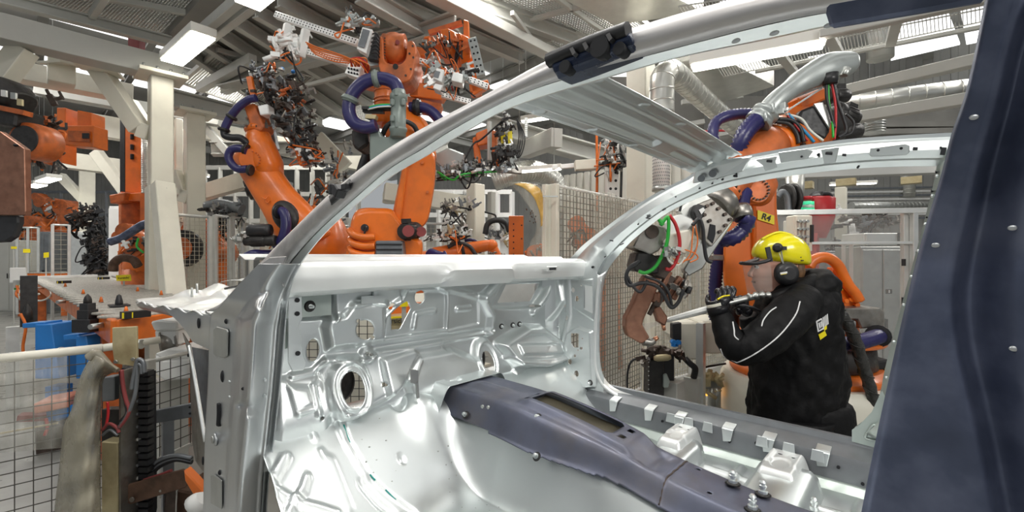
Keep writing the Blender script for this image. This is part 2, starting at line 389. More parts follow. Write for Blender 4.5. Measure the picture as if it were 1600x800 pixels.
# ================================================================== the hall
FLOOR_Z = -1.6
def beam_obj(name, a, b, w, h, m='grey_paint', parent=None, flange=0.0, up=None, **k):
    mb = MB()
    if flange:       # I-section
        a = Vector(a); b = Vector(b); sd, u = frame_for(b-a, up)
        mb.bar(a, b, w*.22, h-2*flange, up)
        for s_ in (-1, 1): mb.bar(a+u*s_*(h/2-flange/2), b+u*s_*(h/2-flange/2), w, flange, up)
    else: mb.bar(a, b, w, h, up)
    return mb.build(name, m, parent, **k)
# floor
mb = MB(); mb.box((-8, 6, FLOOR_Z-.1), (60, 60, .2)); struct(mb.build('floor', 'floor_grey'))
# far walls, roof
def panel_wall(name, a, b, z0, z1, m, pitch=.35):
    mb = MB(); a = Vector(a); b = Vector(b); L = (b-a).length; d = (b-a)/L; nrm = d.cross(UP); n = int(L/pitch)
    poly = []
    for i in range(n):
        t = i*pitch; poly += [a+d*t, a+d*(t+pitch*.55), a+d*(t+pitch*.6)+nrm*.03, a+d*(t+pitch*.95)+nrm*.03]
    bot = [p+UP*z0 for p in poly]; top = [p+UP*z1 for p in poly]
    k = len(poly); mb.add(bot+top, [(i, i+1, k+i+1, k+i) for i in range(k-1)])
    return struct(mb.build(name, m, None, solid=.01))
panel_wall('wall_back', (-26, 17, 0), (18, 17, 0), FLOOR_Z, 6.5, 'wall_far')
panel_wall('wall_left', (-32, -12, 0), (-32, 17, 0), FLOOR_Z, 6.5, 'wall_far')
# high roof: sheet, purlins, skylights
roof = MB(); roof.box((-10, 4, 6.3), (46, 34, .08)); rf = struct(roof.build('ceiling', 'roof_panel'))
for i in range(12):
    y = -8+i*2.1; beam_obj('purlin', (-32, y, 6.05), (12, y, 6.05), .18, .3, 'roof_dark', rf, flange=.03)
for i in range(7):
    x = -28+i*5.6; beam_obj('truss_chord', (x, -12, 5.6), (x, 17, 5.6), .22, .34, 'grey_paint', rf, flange=.035)
for i in range(8):
    mb = MB(); mb.box((-25+i*4.4, 4, 6.235), (1.5, 24, .03)); mb.build('skylight', 'sky_glow', rf)

# ---- columns
def column(px, ptop, pw, d, name='steel_column', label='', m='cream', zb=FLOOR_Z, capw=0, group=None, footer=None):
    top = at(px, ptop, d=d); wd = pw/FPX*d*.82
    t = thing(name, label, 'column', (top.x, top.y, zb), group)
    MB().box((top.x, top.y, (top.z+zb)/2), (wd, wd, top.z-zb)).build('shaft', m, t, bevel=.012)
    if capw:
        b = MB(); b.box((top.x, top.y, top.z+.02), (capw, capw, .05))
        b.build('cap_plate', m, t, bevel=.006)
        b = MB()
        for i in range(4):
            for s_ in (-1, 1):
                b.cyl((top.x+s_*capw*.42, top.y+(i-1.5)*capw*.27, top.z+.045), (top.x+s_*capw*.42, top.y+(i-1.5)*capw*.27, top.z+.085), .018, n=6)
        b.build('cap_bolts', 'brushed', t)
    MB().box((top.x, top.y, zb+.015), (wd*1.6, wd*1.6, .03)).build('base_plate', m, t)
    return t, top
ca, ta = column(251, 123, 35, 6.06, label='thick cream steel column left of the frame with a slanting foot brace', capw=.52)
# lower shoe and slanting brace of column a
p = at(243, 290, d=5.9)
b = MB(); b.box((ta.x+.01, ta.y, (p.z+FLOOR_Z)/2), (.30, .30, p.z-FLOOR_Z)); b.build('shoe', 'cream', ca, bevel=.008)
b = MB(); b.bar(at(254, 288, d=5.75), at(275, 500, d=5.3), .22, .17, up=(1, .2, 0)); b.build('foot_brace', 'cream', ca, bevel=.008)
b = MB()
for q in ((244, 294), (262, 295)): c = at(q[0], q[1], d=5.72); b.cyl(c, c-FW*.03, .014, n=6)
b.build('brace_bolts', 'brushed', ca)
cb, tb = column(304, 180, 30, 7.3, label='second cream steel column just right of the braced one', capw=.5)
cc, tc_ = column(279, 186, 12, 8.4, label='slim cream column seen between two thicker cream columns', m='cream')
column(278, 270, 26, 13.0, label='distant cream column behind the left fence', m='cream')
column(136, 265, 22, 13, label='far cream column above the line of conveyors')
cd, td = column(1001, 98, 40, 5.3, label='broad white column standing behind the roof bow', m='cream', capw=.0)
column(743, 288, 26, 6.6, label='cream column behind the hanging gripper right of the middle robot', m='cream')
column(768, 300, 12, 7.8, label='grey slim post beside the cream column near the orange board', m='grey_paint')
column(421, 250, 26, 7.6, label='cream column right behind the leftmost large robot', m='cream')
column(1206, 262, 16, 9, label='cream post seen just above the guard glass', m='cream')
column(1232, 345, 15, 6.0, label='slim post behind the control box', m='cream')
column(1314, 293, 18, 8.6, label='white post with bracket seen through the door opening', m='cream')

# ---- main beams (each its own steel beam)
def sbeam(label, a, b, w, h, m='grey_paint', flange=0, name='steel_beam', group=None):
    mb = MB(); a = Vector(a); b = Vector(b)
    if flange:
        sd, u = frame_for(b-a); mb.bar(a, b, w*.2, h-2*flange)
        for s_ in (-1, 1): mb.bar(a+u*s_*(h/2-flange/2), b+u*s_*(h/2-flange/2), w, flange)
    else: mb.bar(a, b, w, h)
    return solo(mb, name, m, label, 'beam', group, bevel=.006)
X1 = -7.56
pe = at(283, 110, X=X1)
sbeam('deep grey beam lying on the braced column at upper left', (X1, -3.2, 2.51), (X1, pe.y, 2.51), .3, .28, flange=0)
sbeam('cream runway beam under the deep grey beam', at(-60, 95, d=6.2), at(208, 148, d=7.4), .3, .26, 'cream')
sbeam('curving dark edged runway beam carrying the hanging robots', at(60, 140, d=8.2), at(345, 190, d=9.0), .25, .2)
sbeam('bolted grey beam running right from the braced column', at(262, 153, d=6.9), at(480, 205, d=9.6), .25, .27, flange=.03)
sbeam('grey beam behind the tall robot gripper', at(330, 233, d=9), at(700, 232, d=11), .25, .26, flange=.03)
sbeam('long cream beam crossing behind the left robot', at(300, 200, d=11.5), at(600, 262, d=12.5), .3, .45, 'cream')
sbeam('perforated cream beam with bolt holes left of the robot', at(312, 303, d=8.2), at(386, 281, d=7.4), .14, .27, 'cream')
sbeam('cream beam with diagonal end below the hanging robots', at(96, 250, d=10), at(190, 262, d=10.6), .3, .35, 'cream')
sbeam('wide cream beam behind the orange mast', at(140, 195, d=9.0), at(300, 222, d=9.6), .3, .42, 'cream')
sbeam('thick cream beam behind the middle robot', at(600, 300, d=8), at(740, 322, d=8.6), .3, .3, 'cream')
sbeam('cream beam behind the roof rail gripper', at(760, 195, d=8.4), at(960, 250, d=9.4), .3, .34, 'grey_paint', flange=.035)
sbeam('lower grey beam behind the rail of the door opening', at(820, 235, d=8.6), at(870, 215, d=7.2), .2, .3, 'grey_paint')
# diagonal braces
def brace(label, pts, d0, d1, w, dep, m='cream'):
    mb = MB(); P = [at(x, y, d=d0+(d1-d0)*i/(len(pts)-1)) for i, (x, y) in enumerate(pts)]
    for i in range(len(P)-1): mb.bar(P[i], P[i+1], w, dep, up=FW)
    return solo(mb, 'diagonal_brace', m, label, 'brace', None, bevel=.008)
brace('cream knee brace dropping from the deep beam to the column', [(150, 101), (219, 203), (236, 209)], 6.0, 6.05, .2, .18)
brace('cream knee brace cut by the left edge of the frame', [(38, 76), (-20, 150)], 5.2, 5.1, .22, .18)
brace('cream knee brace from high beam to slim column', [(205, 160), (240, 215)], 8.2, 8.2, .18, .15)
brace('cream knee brace at the second column', [(270, 268), (283, 305), (296, 309)], 7.2, 7.2, .2, .14)
brace('long cream brace below the orange gripper tooling', [(150, 237), (196, 300)], 9.5, 9.5, .2, .16)
brace('grey brace behind the second cream column', [(322, 200), (362, 245)], 9, 9, .14, .12, 'grey_paint')
brace('distant cream brace above the small welding robots', [(95, 275), (140, 322)], 13, 13, .22, .16)
brace('cream brace behind the left robot elbow', [(496, 215), (540, 262)], 9, 9, .3, .16)
brace('grey diagonal brace behind the white column top', [(600, 245), (585, 285)], 9, 9, .16, .12, 'grey_paint')
mb = MB(); c = at(96, 112, d=5.9); mb.box(c, (.24, .26, .34)); solo(mb, 'hanger_block', 'cream', 'cream hanger block fixed between the two upper left beams', 'bracket', bevel=.01)
mb = MB(); mb.bar(at(75, 96, d=5.7), at(115, 105, d=6), .35, .03); mb.bar(at(118, 100, d=5.8), at(190, 118, d=6), .3, .03)
solo(mb, 'flange_plate', 'cream', 'bolted cream flange plates under the deep grey beam', 'bracket', bevel=.004)

# ---- mezzanine deck and gratings
def grating(name, c, n, m_, r, m, label, z_off=0, frame=.05, group=None, cat='grating'):
    c = [Vector(p) for p in c]; t = thing(name, label, cat, sum(c, Vector())/4, group)
    mb = MB()
    def L(u, v): return (c[0]*(1-u)+c[1]*u)*(1-v)+(c[3]*(1-u)+c[2]*u)*v
    for i in range(n+1): mb.bar(L(i/n, 0), L(i/n, 1), r, r)
    for j in range(m_+1): mb.bar(L(0, j/m_), L(1, j/m_), r, r)
    mb.build('wire_mesh', m, t, kind='stuff')
    if frame:
        for k in range(4): MB().bar(c[k], c[(k+1) % 4], frame, frame*1.3).build('edge_bar', 'grey_paint', t)
    return t
def zq(pts, z): return [at(x, y, Z=z) for x, y in pts]
ZD = 3.05
deck = MB(); q = zq([(300, 30), (640, -60), (760, 60), (420, 150)], ZD)
# ribbed deck sheet over the left robot
dq = [at(285, 60, Z=ZD+.12), at(560, -80, Z=ZD+.12), at(900, 50, Z=ZD+.12), at(470, 195, Z=ZD+.12)]
mb = MB(); mb.prism(dq, (0, 0, .03)); dk = solo(mb, 'mezzanine_deck', 'roof_dark', 'dark ribbed steel mezzanine deck above the grippers', 'platform')
for i in range(9):
    t = i/8; a = dq[0]*(1-t)+dq[1]*t; b = dq[3]*(1-t)+dq[2]*t
    o = beam_obj('joist', a-Vector((0, 0, .12)), b-Vector((0, 0, .12)), .10, .17, 'grey_paint', dk, flange=.02)
sbeam('long grey edge beam of the mezzanine running to upper right', at(345, 128, Z=2.82), at(668, 45, Z=2.82), .16, .2, flange=.03)
sbeam('grey beam above the fork of the middle robot', at(560, 88, Z=2.75), at(712, 33, Z=2.75), .14, .2, flange=.03)
sbeam('grey trimmer beam crossing above the orange cradle', at(560, -12, Z=2.82), at(662, 46, Z=2.82), .14, .2, flange=.03)
sbeam('wide pale edge beam running down to the roof rail', at(672, -12, Z=2.82), at(900, 105, Z=2.82), .18, .12)
sbeam('slim grey handrail beam below the pale edge beam', at(760, -5, Z=3.2), at(1000, 92, Z=3.2), .1, .1)
grating('floor_grating', zq([(715, -5), (905, -40), (1040, 60), (895, 85)], 3.2), 40, 44, .012, 'grey_paint', 'open mesh walkway above the black padded roof rail')
sbeam('thin pale rail crossing the open mesh walkway', at(790, 42, Z=3.1), at(975, -8, Z=3.1), .05, .06)
sbeam('thin pale rail lengthwise on the mesh walkway', at(860, -10, Z=3.1), at(960, 62, Z=3.1), .05, .06)
sbeam('lower thin rail under the mesh walkway', at(800, 20, Z=2.9), at(830, 60, Z=2.9), .05, .06)
grating('floor_grating', zq([(95, -40), (345, -30), (262, 62), (10, 6)], 3.15), 44, 40, .014, 'grey_paint', 'upper mesh walkway at the top left corner')
sbeam('pale walkway kerb beam above the deep grey beam', at(-30, -10, Z=2.95), at(268, 66, Z=2.95), .12, .14, flange=.02)
sbeam('thin walkway stringer at the very top left', at(120, -12, Z=3.1), at(300, 22, Z=3.1), .07, .07)
sbeam('short walkway cross member at top left', at(144, 24, Z=3.0), at(165, -8, Z=3.0), .07, .1)
sbeam('darker walkway stringer right of the top left mesh', at(268, 62, Z=3.1), at(338, -12, Z=3.1), .2, .1, 'roof_dark')
grating('floor_grating', zq([(284, 128), (340, 78), (490, 118), (420, 180)], 3.05), 40, 40, .014, 'grey_paint', 'pale mesh walkway between the strip lamp and the dark gripper')
sbeam('grey bracket beam slanting under the pale mesh walkway', at(312, 138, Z=2.85), at(395, 92, Z=2.85), .12, .14)
sbeam('small grey beam behind the dark gripper', at(350, 142, Z=2.8), at(398, 122, Z=2.8), .12, .12)
grating('floor_grating', zq([(430, 140), (590, 105), (690, 165), (560, 190)], 3.3), 40, 30, .016, 'white_alu', 'bright mesh walkway behind the violet hose loop')
sbeam('thin rail in front of the bright mesh walkway', at(455, 140, Z=2.4), at(575, 108, Z=2.4), .05, .05)
# guard mesh strip behind deep beam
mb = MB()
a0 = at(-20, 2, d=6.3); a1 = at(256, 70, d=7.4)
for i in range(90):
    t = i/89; p = a0.lerp(a1, t); mb.bar(p, p+Vector((0, 0, .3)), .012, .03)
mb.bar(a0, a1, .03, .04); mb.bar(a0+Vector((0, 0, .3)), a1+Vector((0, 0, .3)), .03, .04)
solo(mb, 'slatted_guard', 'grey_paint', 'ribbed guard strip standing on the deep grey beam', 'railing')['kind'] = 'stuff'
for (x0, x1, y0, y1, lab) in ((205, 222, -10, 40, 'red painted upright above the upper left mesh'), (243, 247, -10, 28, 'narrow red upright beside the wider one'), (205, 222, 62, 84, 'red upright low behind the guard strip')):
    mb = MB(); a = at((x0+x1)/2, y0, d=12); b_ = at((x0+x1)/2, y1, d=12); mb.bar(a, b_, (x1-x0)/FPX*12, .2, up=FW); solo(mb, 'red_post', 'dark_red', lab, 'post')
# twin lamp rails
twin = []
sbeam('first pale rail of the pair that holds the strip lamp', at(290, 70, Z=2.72), at(432, -50, Z=2.72), .09, .12)
sbeam('second pale rail of the pair that holds the strip lamp', at(322, 64, Z=2.72), at(470, -50, Z=2.72), .09, .12)
# ---- lamps
def lamp(label, a, b, w, h, shade=1, name='strip_lamp'):
    a = Vector(a); b = Vector(b); t = thing(name, label, 'lamp', (a+b)/2, 'fluorescent strip lamps')
    MB().bar(a+Vector((0, 0, h*.5)), b+Vector((0, 0, h*.5)), w, h, ).build('housing', 'lamp_body', t, bevel=.008)
    d = (b-a).normalized()*.02
    MB().bar(a+d, b-d, w*.9, h*.5).build('diffuser', 'lamp_glow', t, bevel=.004)
    if label.split()[0] in ('long', 'thin', 'small', 'tiny'):
        for f_ in (.15, .85): p = a.lerp(b, f_)+UP*h; MB().cyl(p, (p.x, p.y, 6.1), .004, n=6).build('suspension_rod', 'brushed', t)
    return t
lamp('short strip lamp glowing below the twin rails at upper left', at(268, 97, Z=2.5), at(319, 53, Z=2.5), .26, .10)
lamp('strip lamp cut by the top edge of the frame', at(386, 8, Z=2.5), at(430, -30, Z=2.5), .26, .10)
lamp('long strip lamp above the middle of the car body', at(1078, 105, Z=1.55), at(1292, 66, Z=1.55), .13, .10)
lamp('thin strip lamp below the near roof rail', at(815, 190, Z=2.3), at(860, 183, Z=2.3), .12, .08)
lamp('thin strip lamp over the fence with plastic sheeting', at(800, 269, Z=1.2), at(878, 263, Z=1.2), .09, .06)
lamp('small strip lamp beside the gripper left of the fence sheet', at(762, 273, Z=1.5), at(790, 277, Z=1.5), .09, .06)
lamp('small strip lamp far left above the distant robots', at(66, 284, Z=2.0), at(85, 278, Z=2.0), .3, .1)
lamp('tiny strip lamp leftmost over the distant robots', at(48, 292, Z=2.0), at(64, 288, Z=2.0), .3, .1)
lamp('thin strip lamp seen through the far door opening', at(1296, 289, Z=1.6), at(1370, 286, Z=1.6), .10, .06)
lamp('small lamp far behind the left robot', at(326, 276, d=14), at(318, 275, d=14), .14, .08)

# ---- ducts
def duct(label, pts, r, m='galv_duct', ring=.12, name='air_duct', extra=None):
    P = [Vector(p) for p in pts]; t = thing(name, label, 'duct', P[0])
    MB().tube(P, r, n=22, sub=8).build('pipe', m, t)
    b = MB(); C = catmull(P, 40) if len(P) > 2 else [P[0].lerp(P[1], i/200) for i in range(201)]; acc = 0
    for i in range(1, len(C)):
        acc += (C[i]-C[i-1]).length
        if acc > ring: d = (C[i]-C[i-1]).normalized(); b.cyl(C[i]-d*.006, C[i]+d*.006, r*1.03, n=22); acc = 0
    b.build('seam_rings', m, t, kind='stuff')
    return t
duct('silver elbow duct leading back from the white column', [at(1034, 178, d=4.7), at(1034, 150, d=4.7), at(1035, 125, d=4.7), at(1043, 113, d=4.75), at(1056, 117, d=4.9), at(1090, 147, d=5.6), at(1190, 235, d=8.0)], .125)
t = thing('filter_drum', 'perforated white filter drum hanging below the elbow duct', 'filter', at(1033, 298, d=4.7))
MB().cyl(at(1033, 180, d=4.7), at(1033, 296, d=4.7), .085, n=24).build('drum', 'white_alu', t)
b = MB()
for j in range(10):
    for i in range(26):
        a = 2*math.pi*(i+.5*(j % 2))/26; c = at(1033, 246+j*5, d=4.7); nn = Vector((math.cos(a), math.sin(a), 0)); b.cyl(c+nn*.083, c+nn*.0865, .006, n=6)
b.build('perforation', 'steel_grey', t, kind='stuff')
MB().cyl(at(1033, 292, d=4.7), at(1033, 299, d=4.7), .092, n=24).build('rim', 'brushed', t)
duct('long spiral duct running level at upper right', [at(1290, 165, d=6.2), at(1530, 136, d=5.6)], .115, ring=.17)
duct('grey flexible duct behind the perforated tooling mast', [at(770, 283, d=8), at(800, 272, d=8), at(838, 268, d=8.3), at(868, 288, d=8.5), at(868, 330, d=8.5)], .19, ring=.06)
duct('dark spiral duct level behind the glass guard', [at(1330, 322, d=9.5), at(1450, 321, d=10)], .085, 'brushed', .1)
duct('upright silver duct behind the welding robot elbow', [at(1242, 266, d=6), at(1242, 330, d=6)], .11, ring=.4)
duct('short flexible duct under the long spiral duct', [at(1366, 172, d=6.4), at(1366, 208, d=6.4)], .13, 'brushed', .035)
duct('ribbed silver duct standing behind the orange mast', [at(227, 200, d=7.6), at(227, 302, d=7.6)], .055, ring=.03)
duct('pale duct going up through the cable tray', [at(1375, 92, d=6.8), at(1375, 10, d=6.8)], .17, ring=.2)
duct('far upright duct behind the rail of the door opening', [at(1418, 308, d=12), at(1418, 262, d=12)], .16, 'galv_duct', .1)

# ---- right side: cable trays and rails above the welding robot
for i, (a, b, w, h, lab) in enumerate([
    ((1280, 55), (1560, -6), .07, .06, 'slim pale rail that carries the long strip lamp'),
    ((1300, 147), (1560, 86), .12, .10, 'broad pale rail above the level spiral duct'),
    ((1180, 112), (1560, 37), .04, .04, 'thin rail below the skylight panes'),
    ((1300, 190), (1540, 150), .1, .1, 'pale rail directly below the level spiral duct')]):
    sbeam(lab, at(*a, Z=[1.58, 1.7, 2.1, 1.35][i]), at(*b, Z=[1.58, 1.7, 2.1, 1.35][i]), w, h, 'grey_paint')
mb = MB()
c = zq([(1130, 120), (1600, 20), (1600, -70), (1060, 10)], 2.15)
t = thing('wire_cable_tray', 'wide wire cable tray under the skylight at upper right', 'cable tray', sum(c, Vector())/4)
for i in range(90):
    u = i/89; mb.bar(c[0].lerp(c[1], u), c[3].lerp(c[2], u), .006, .006)
for j in range(5):
    u = j/4; mb.bar(c[0].lerp(c[3], u), c[1].lerp(c[2], u), .01, .01)
mb.build('wires', 'grey_paint', t, kind='stuff')
for (a, b) in (((1285, 38), (1312, 85)), ((1405, 18), (1391, 70)), ((1205, 68), (1240, 112))):
    MB().bar(at(*a, Z=2.05), at(*b, Z=2.05), .08, .05).build('cross_bracket', 'grey_paint', t)
def pane(lab, pts, z, m='sky_glow'):
    mb = MB(); mb.prism(zq(pts, z), (0, 0, .05)); return solo(mb, 'roof_window', m, lab, 'window')
pane('bright roof window right of the pale upright duct', [(1388, 30), (1480, 18), (1500, 70), (1392, 95)], 5.2)
pane('second bright roof window at the far upper right', [(1500, 12), (1560, 0), (1560, 60), (1510, 70)], 5.2)
pane('small bright roof window behind the cable tray', [(1262, 92), (1300, 85), (1300, 110), (1264, 116)], 5.2)
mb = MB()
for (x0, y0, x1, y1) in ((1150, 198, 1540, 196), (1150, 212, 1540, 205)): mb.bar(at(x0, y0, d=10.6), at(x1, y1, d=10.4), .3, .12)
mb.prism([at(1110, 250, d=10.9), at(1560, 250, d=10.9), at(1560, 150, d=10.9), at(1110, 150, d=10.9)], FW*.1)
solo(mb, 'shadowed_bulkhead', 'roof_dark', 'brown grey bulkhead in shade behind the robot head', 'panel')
mb = MB(); mb.prism([at(1040, 100, Z=2.3), at(1120, 88, Z=2.3), at(1210, 135, Z=2.3), at(1130, 160, Z=2.3)], (0, 0, .25))
solo(mb, 'duct_box', 'galv_duct', 'broad flat sheet metal duct above the silver elbow', 'duct', bevel=.01)
mb = MB(); mb.prism([at(880, 0, Z=2.6), at(1000, -30, Z=2.6), at(1100, 20, Z=2.6), at(960, 40, Z=2.6)], (0, 0, .3))
solo(mb, 'duct_box', 'galv_duct', 'pale sheet metal box above the near roof rail', 'duct', bevel=.01)
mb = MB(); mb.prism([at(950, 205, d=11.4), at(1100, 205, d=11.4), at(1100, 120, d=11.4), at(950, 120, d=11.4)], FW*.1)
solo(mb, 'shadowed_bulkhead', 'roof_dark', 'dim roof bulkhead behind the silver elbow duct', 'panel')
for i, (a, b) in enumerate((((1045, 225), (1150, 205)), ((1045, 200), (1100, 190)), ((1065, 160), (1160, 150)))):
    sbeam(('lowest', 'middle', 'highest')[i]+' dim rail crossing behind the elbow duct', at(*a, d=9), at(*b, d=9), .08, .09)
mb = MB(); mb.tube([at(1085, 206, d=8), at(1160, 203, d=8)], .02, n=6, sub=1); solo(mb, 'red_pipe', 'red', 'thin red pipe behind the elbow duct', 'pipe')
# white panelled enclosure behind
mb = MB(); a = at(880, 330, d=9.3); b = at(1150, 330, d=7.0); zt = at(900, 270, d=9).z
L = (b-a).length; d_ = (b-a)/L; n = int(L/.16)
t = thing('panel_enclosure', 'cream corrugated enclosure wall behind the fence sheeting', 'enclosure', (a.x, a.y, FLOOR_Z))
for i in range(0, n):
    p = a+d_*(i+.5)*L/n; mb = MB(); mb.box((p.x, p.y, (zt+FLOOR_Z)/2), (L/n*.62, .03, zt-FLOOR_Z), Matrix.Rotation(math.atan2(d_.y, d_.x), 3, 'Z')); mb.build('panel', 'wall_panel', t)
MB().prism([Vector((a.x, a.y, FLOOR_Z))+d_.cross(UP)*-.05, Vector((b.x, b.y, FLOOR_Z))+d_.cross(UP)*-.05, Vector((b.x, b.y, zt))+d_.cross(UP)*-.05, Vector((a.x, a.y, zt))+d_.cross(UP)*-.05], d_.cross(UP)*-.03).build('backing', 'wall_panel', t)
# cabinets standing behind glass
def cabinet(lab, x0, x1, y0, d, m='grey_paint', dep=.5, name='control_cabinet', cat='cabinet', doors=2, yb=None):
    a = at(x0, y0, d=d); b = at(x1, y0, d=d); zt = a.z; zb = FLOOR_Z if yb is None else at(x0, yb, d=d).z
    t = thing(name, lab, cat, Vector(((a.x+b.x)/2, (a.y+b.y)/2, zb))+FW*dep/2)
    ax = (b-a).normalized(); wd = (b-a).length; rot = Matrix((ax, FW.cross(Vector((0,0,1)))*0+FW, UP)).transposed()
    c = (a+b)/2+FW*dep/2; c.z = (zt+zb)/2
    MB().box(c, (wd, dep, zt-zb), rot).build('body', m, t, bevel=.01)
    for i in range(doors):
        cx = a+(b-a)*((i+.5)/doors)-FW*.01; cx.z = c.z
        o = MB().box(cx, (wd/doors*.94, .02, (zt-zb)*.96), rot).build('door', m, t, bevel=.006)
        h = cx+ax*wd/doors*.38*(1 if i % 2 == 0 else -1)-FW*.02; MB().box(h, (.02, .02, .14), rot).build('handle', 'black_plastic', o)
    return t
cabinet('grey cabinet with small black sign behind the glass guard', 1345, 1410, 385, 4.9, 'brushed', .4)
cabinet('silver ribbed equipment box on the grey cabinet', 1350, 1408, 364, 5.0, 'aluminium', .35, 'equipment_box', 'box', 1, 384)
cabinet('dim grey cabinet beside the reflected robot', 1290, 1340, 392, 6.0, 'steel_grey', .4)
cabinet('white machine cabinet under the orange mast', 170, 208, 322, 9.8, 'white_box', .5)
cabinet('pale steel control box mounted on the guard frame', 1241, 1268, 336, 3.75, 'cream', .12, 'control_box', 'box', 1, 394)
cabinet('silver box cabinet beside the dark tooling stack at left', 108, 136, 362, 11.6, 'aluminium', .5, doors=1)
cabinet('grey cabinet bottom left of the dark tooling stack', 218, 232, 320, 10.5, 'white_box', .3, doors=1)
# ================================================================== car body in white
car = thing('car_body', 'bare galvanised steel car body without roof skin or doors, filling the foreground', 'car body', (-.6, 1.2, -1.0))
S0 = Vector((0, 0, 0))
def plY(c0, k):      # leaning side plane: Y + k*z = c0   (the side of the body leans inward with height)
    return Vector((0, 1, k)), c0
# ---------------------------------------------------------------- dash panel (firewall)
FX = -1.45
f = Sheet((FX, 0, 0), (0, 1, 0), (0, 0, 1), (1, 0, 0), .47, 1.93, -.62, -.03, .0042)
def P(*a): return [tuple(a[i:i+2]) for i in range(0, len(a), 2)]
# broad shapes
f.h += .05*sm((-f.v-.36)/.16)                                                      # kicks toward the cabin low down
f.pad(P(440, 455, 518, 455, 512, 497, 440, 500), -.05, .01)                        # box recess at the left end
f.pad(P(518, 452, 622, 448, 622, 474, 600, 478, 575, 474, 540, 480, 520, 500), .022, .012)
f.pad(P(510, 497, 533, 492, 546, 474, 597, 472, 597, 532, 512, 545, 505, 510), .028, .03)
f.pad(P(640, 450, 779, 437, 752, 466, 764, 492, 764, 512, 700, 522, 600, 534, 600, 480), .012, .02)
f.pad(P(602, 495, 628, 470, 640, 447, 676, 445, 697, 459, 696, 515, 595, 531), -.016, .008)
f.rib(P(602, 495, 628, 470, 640, 447, 676, 445, 697, 459, 696, 515, 595, 531, 602, 495), .006, .006)
f.rib(P(646.6, 511, 650.5, 491.5, 679, 485.5), .013, .010)
f.rib(P(712, 483, 732, 481), .014, .009)
f.pad(P(695, 459, 745, 457, 745, 505, 696, 516), -.006, .006)
f.rib(P(779, 437, 752, 466, 764, 492, 762, 515), .03, .028)
f.rib(P(752, 466, 700, 450, 640, 449), .02, .010)
f.pad(P(786, 438, 860, 433, 852, 452, 835, 480, 800, 482, 768, 480), -.012, .02)
f.rib(P(862, 436, 850, 462, 832, 487), .026, .024)
# ledge line running the whole width
f.rib(P(454, 586, 487, 580, 508, 560.5, 556, 557.5, 562, 565, 586, 550, 685, 533.5, 765, 520, 768, 512), .012, .012)
f.pad(P(506, 560, 556, 557, 562, 565, 586, 550, 685, 533.5, 690, 545, 650, 556, 630, 590, 600, 610, 560, 630, 500, 640, 490, 600), .018, .03)
f.pad(P(430, 592, 490, 584, 500, 640, 500, 690, 420, 690), .016, .03)
f.pad(P(445, 600, 475, 603, 478, 625, 450, 640), .010, .018)
f.rib(P(482, 600, 484, 640), .012, .010); f.rib(P(455, 640, 476, 632), .012, .01)
f.pad(P(622, 590, 648, 556, 700, 545, 735, 560, 740, 600, 720, 660, 640, 660), .035, .03)
f.pad(P(590, 560, 640, 545, 648, 552, 626, 580, 604, 612, 592, 612), .022, .02)
# steering shaft collar and drain collar
f.dish((535.5, 604), .073, .098, .034, .022); f.dish((535.5, 602), .056, .078, -.010, .01); f.dish((535.5, 602), .049, .068, .008, .006)
f.dish((749.6, 562), .062, .094, .030, .022); f.dish((749.6, 563), .048, .078, -.008, .008)
# air box dish
f.pad(P(772, 536, 816, 510, 842, 510, 868, 532, 870, 556, 832, 570, 790, 568), .055, .035)
f.pad(P(782, 538, 817, 521, 840, 521, 861, 535, 862, 551, 830, 556, 792, 556), -.016, .012)
f.pad(P(797, 536, 857, 534, 859, 548, 798, 550), .014, .010)
f.rib(P(780, 556, 792, 562, 832, 565, 866, 556), .016, .012)
f.pad(P(790, 575, 850, 575, 868, 600, 820, 612, 780, 590), .025, .03)
f.dish((571, 553), .026, .026, .016, .012); f.dish((571, 553), .014, .014, .01, .006)
f.dish((720, 606), .022, .02, -.012, .01)
f.rib(P(525, 640, 560, 632, 600, 612), .012, .008)
# fine unevenness as on deep-drawn sheet
f.h += .0016*np.sin(f.u*23+np.cos(f.v*19)*1.7)+.0012*np.sin(f.v*41+f.u*13)
f.hole_ell((535.5, 602), .040, .055)
f.hole_ell((749.6, 564), .031, .050)
f.hole_poly(P(611, 490, 628, 475, 637, 470.5, 642, 482, 625, 514, 612, 515))
f.hole_ell((656.5, 464), .0235, .026)
f.hole_ell((564, 514), .031, .035, .6)
f.hole_ell((553.6, 500), .007, .007); f.hole_ell((575.5, 526), .007, .007); f.hole_ell((607, 478), .010, .012); f.hole_ell((588.4, 597), .0075, .0075)
f.hole_poly(P(792.5, 444.5, 845, 443, 830, 471, 779.5, 473.5))
f.hole_ell((488.5, 547), .02, .036)
f.hole_ell((857, 497.5), .020, .045, -.5)
f.hole_ell((489, 646), .006, .006); f.hole_ell((834, 478), .03, .006)
dash = f.build('dash_panel', 'steel_light', car, solid=.0018)
# ---------------------------------------------------------------- cowl box
def loft_obj(name, rows, m, parent=None, smooth=True, closed=True, **k):
    b = MB(); b.loft(rows, smooth, closed, closed); return b.build(name, m, parent, **k)
mb = MB()
prof = [(-1.66, .006), (-1.60, -.012), (-1.52, -.012), (-1.50, -.004), (-1.40, -.004), (-1.38, -.018), (-1.315, -.019), (-1.285, -.014), (-1.262, -.020), (-1.250, -.034), (-1.247, -.07), (-1.252, -.098), (-1.275, -.112), (-1.45, -.112)]
rows = []
for i in range(61):
    y = .485+(1.90-.485)*i/60; s_ = 1.0
    w_ = .018*sm(np.array((y-1.02)/.06))-.018*sm(np.array((y-1.38)/.05))
    curve = -.045*(1-((y-1.19)/.72)**2)      # bowed forward in the middle
    rows.append([Vector((x+curve+(float(w_)*.9 if z < -.05 else 0), y, z+(float(w_) if -.11 < z < -.06 else 0))) for x, z in prof])
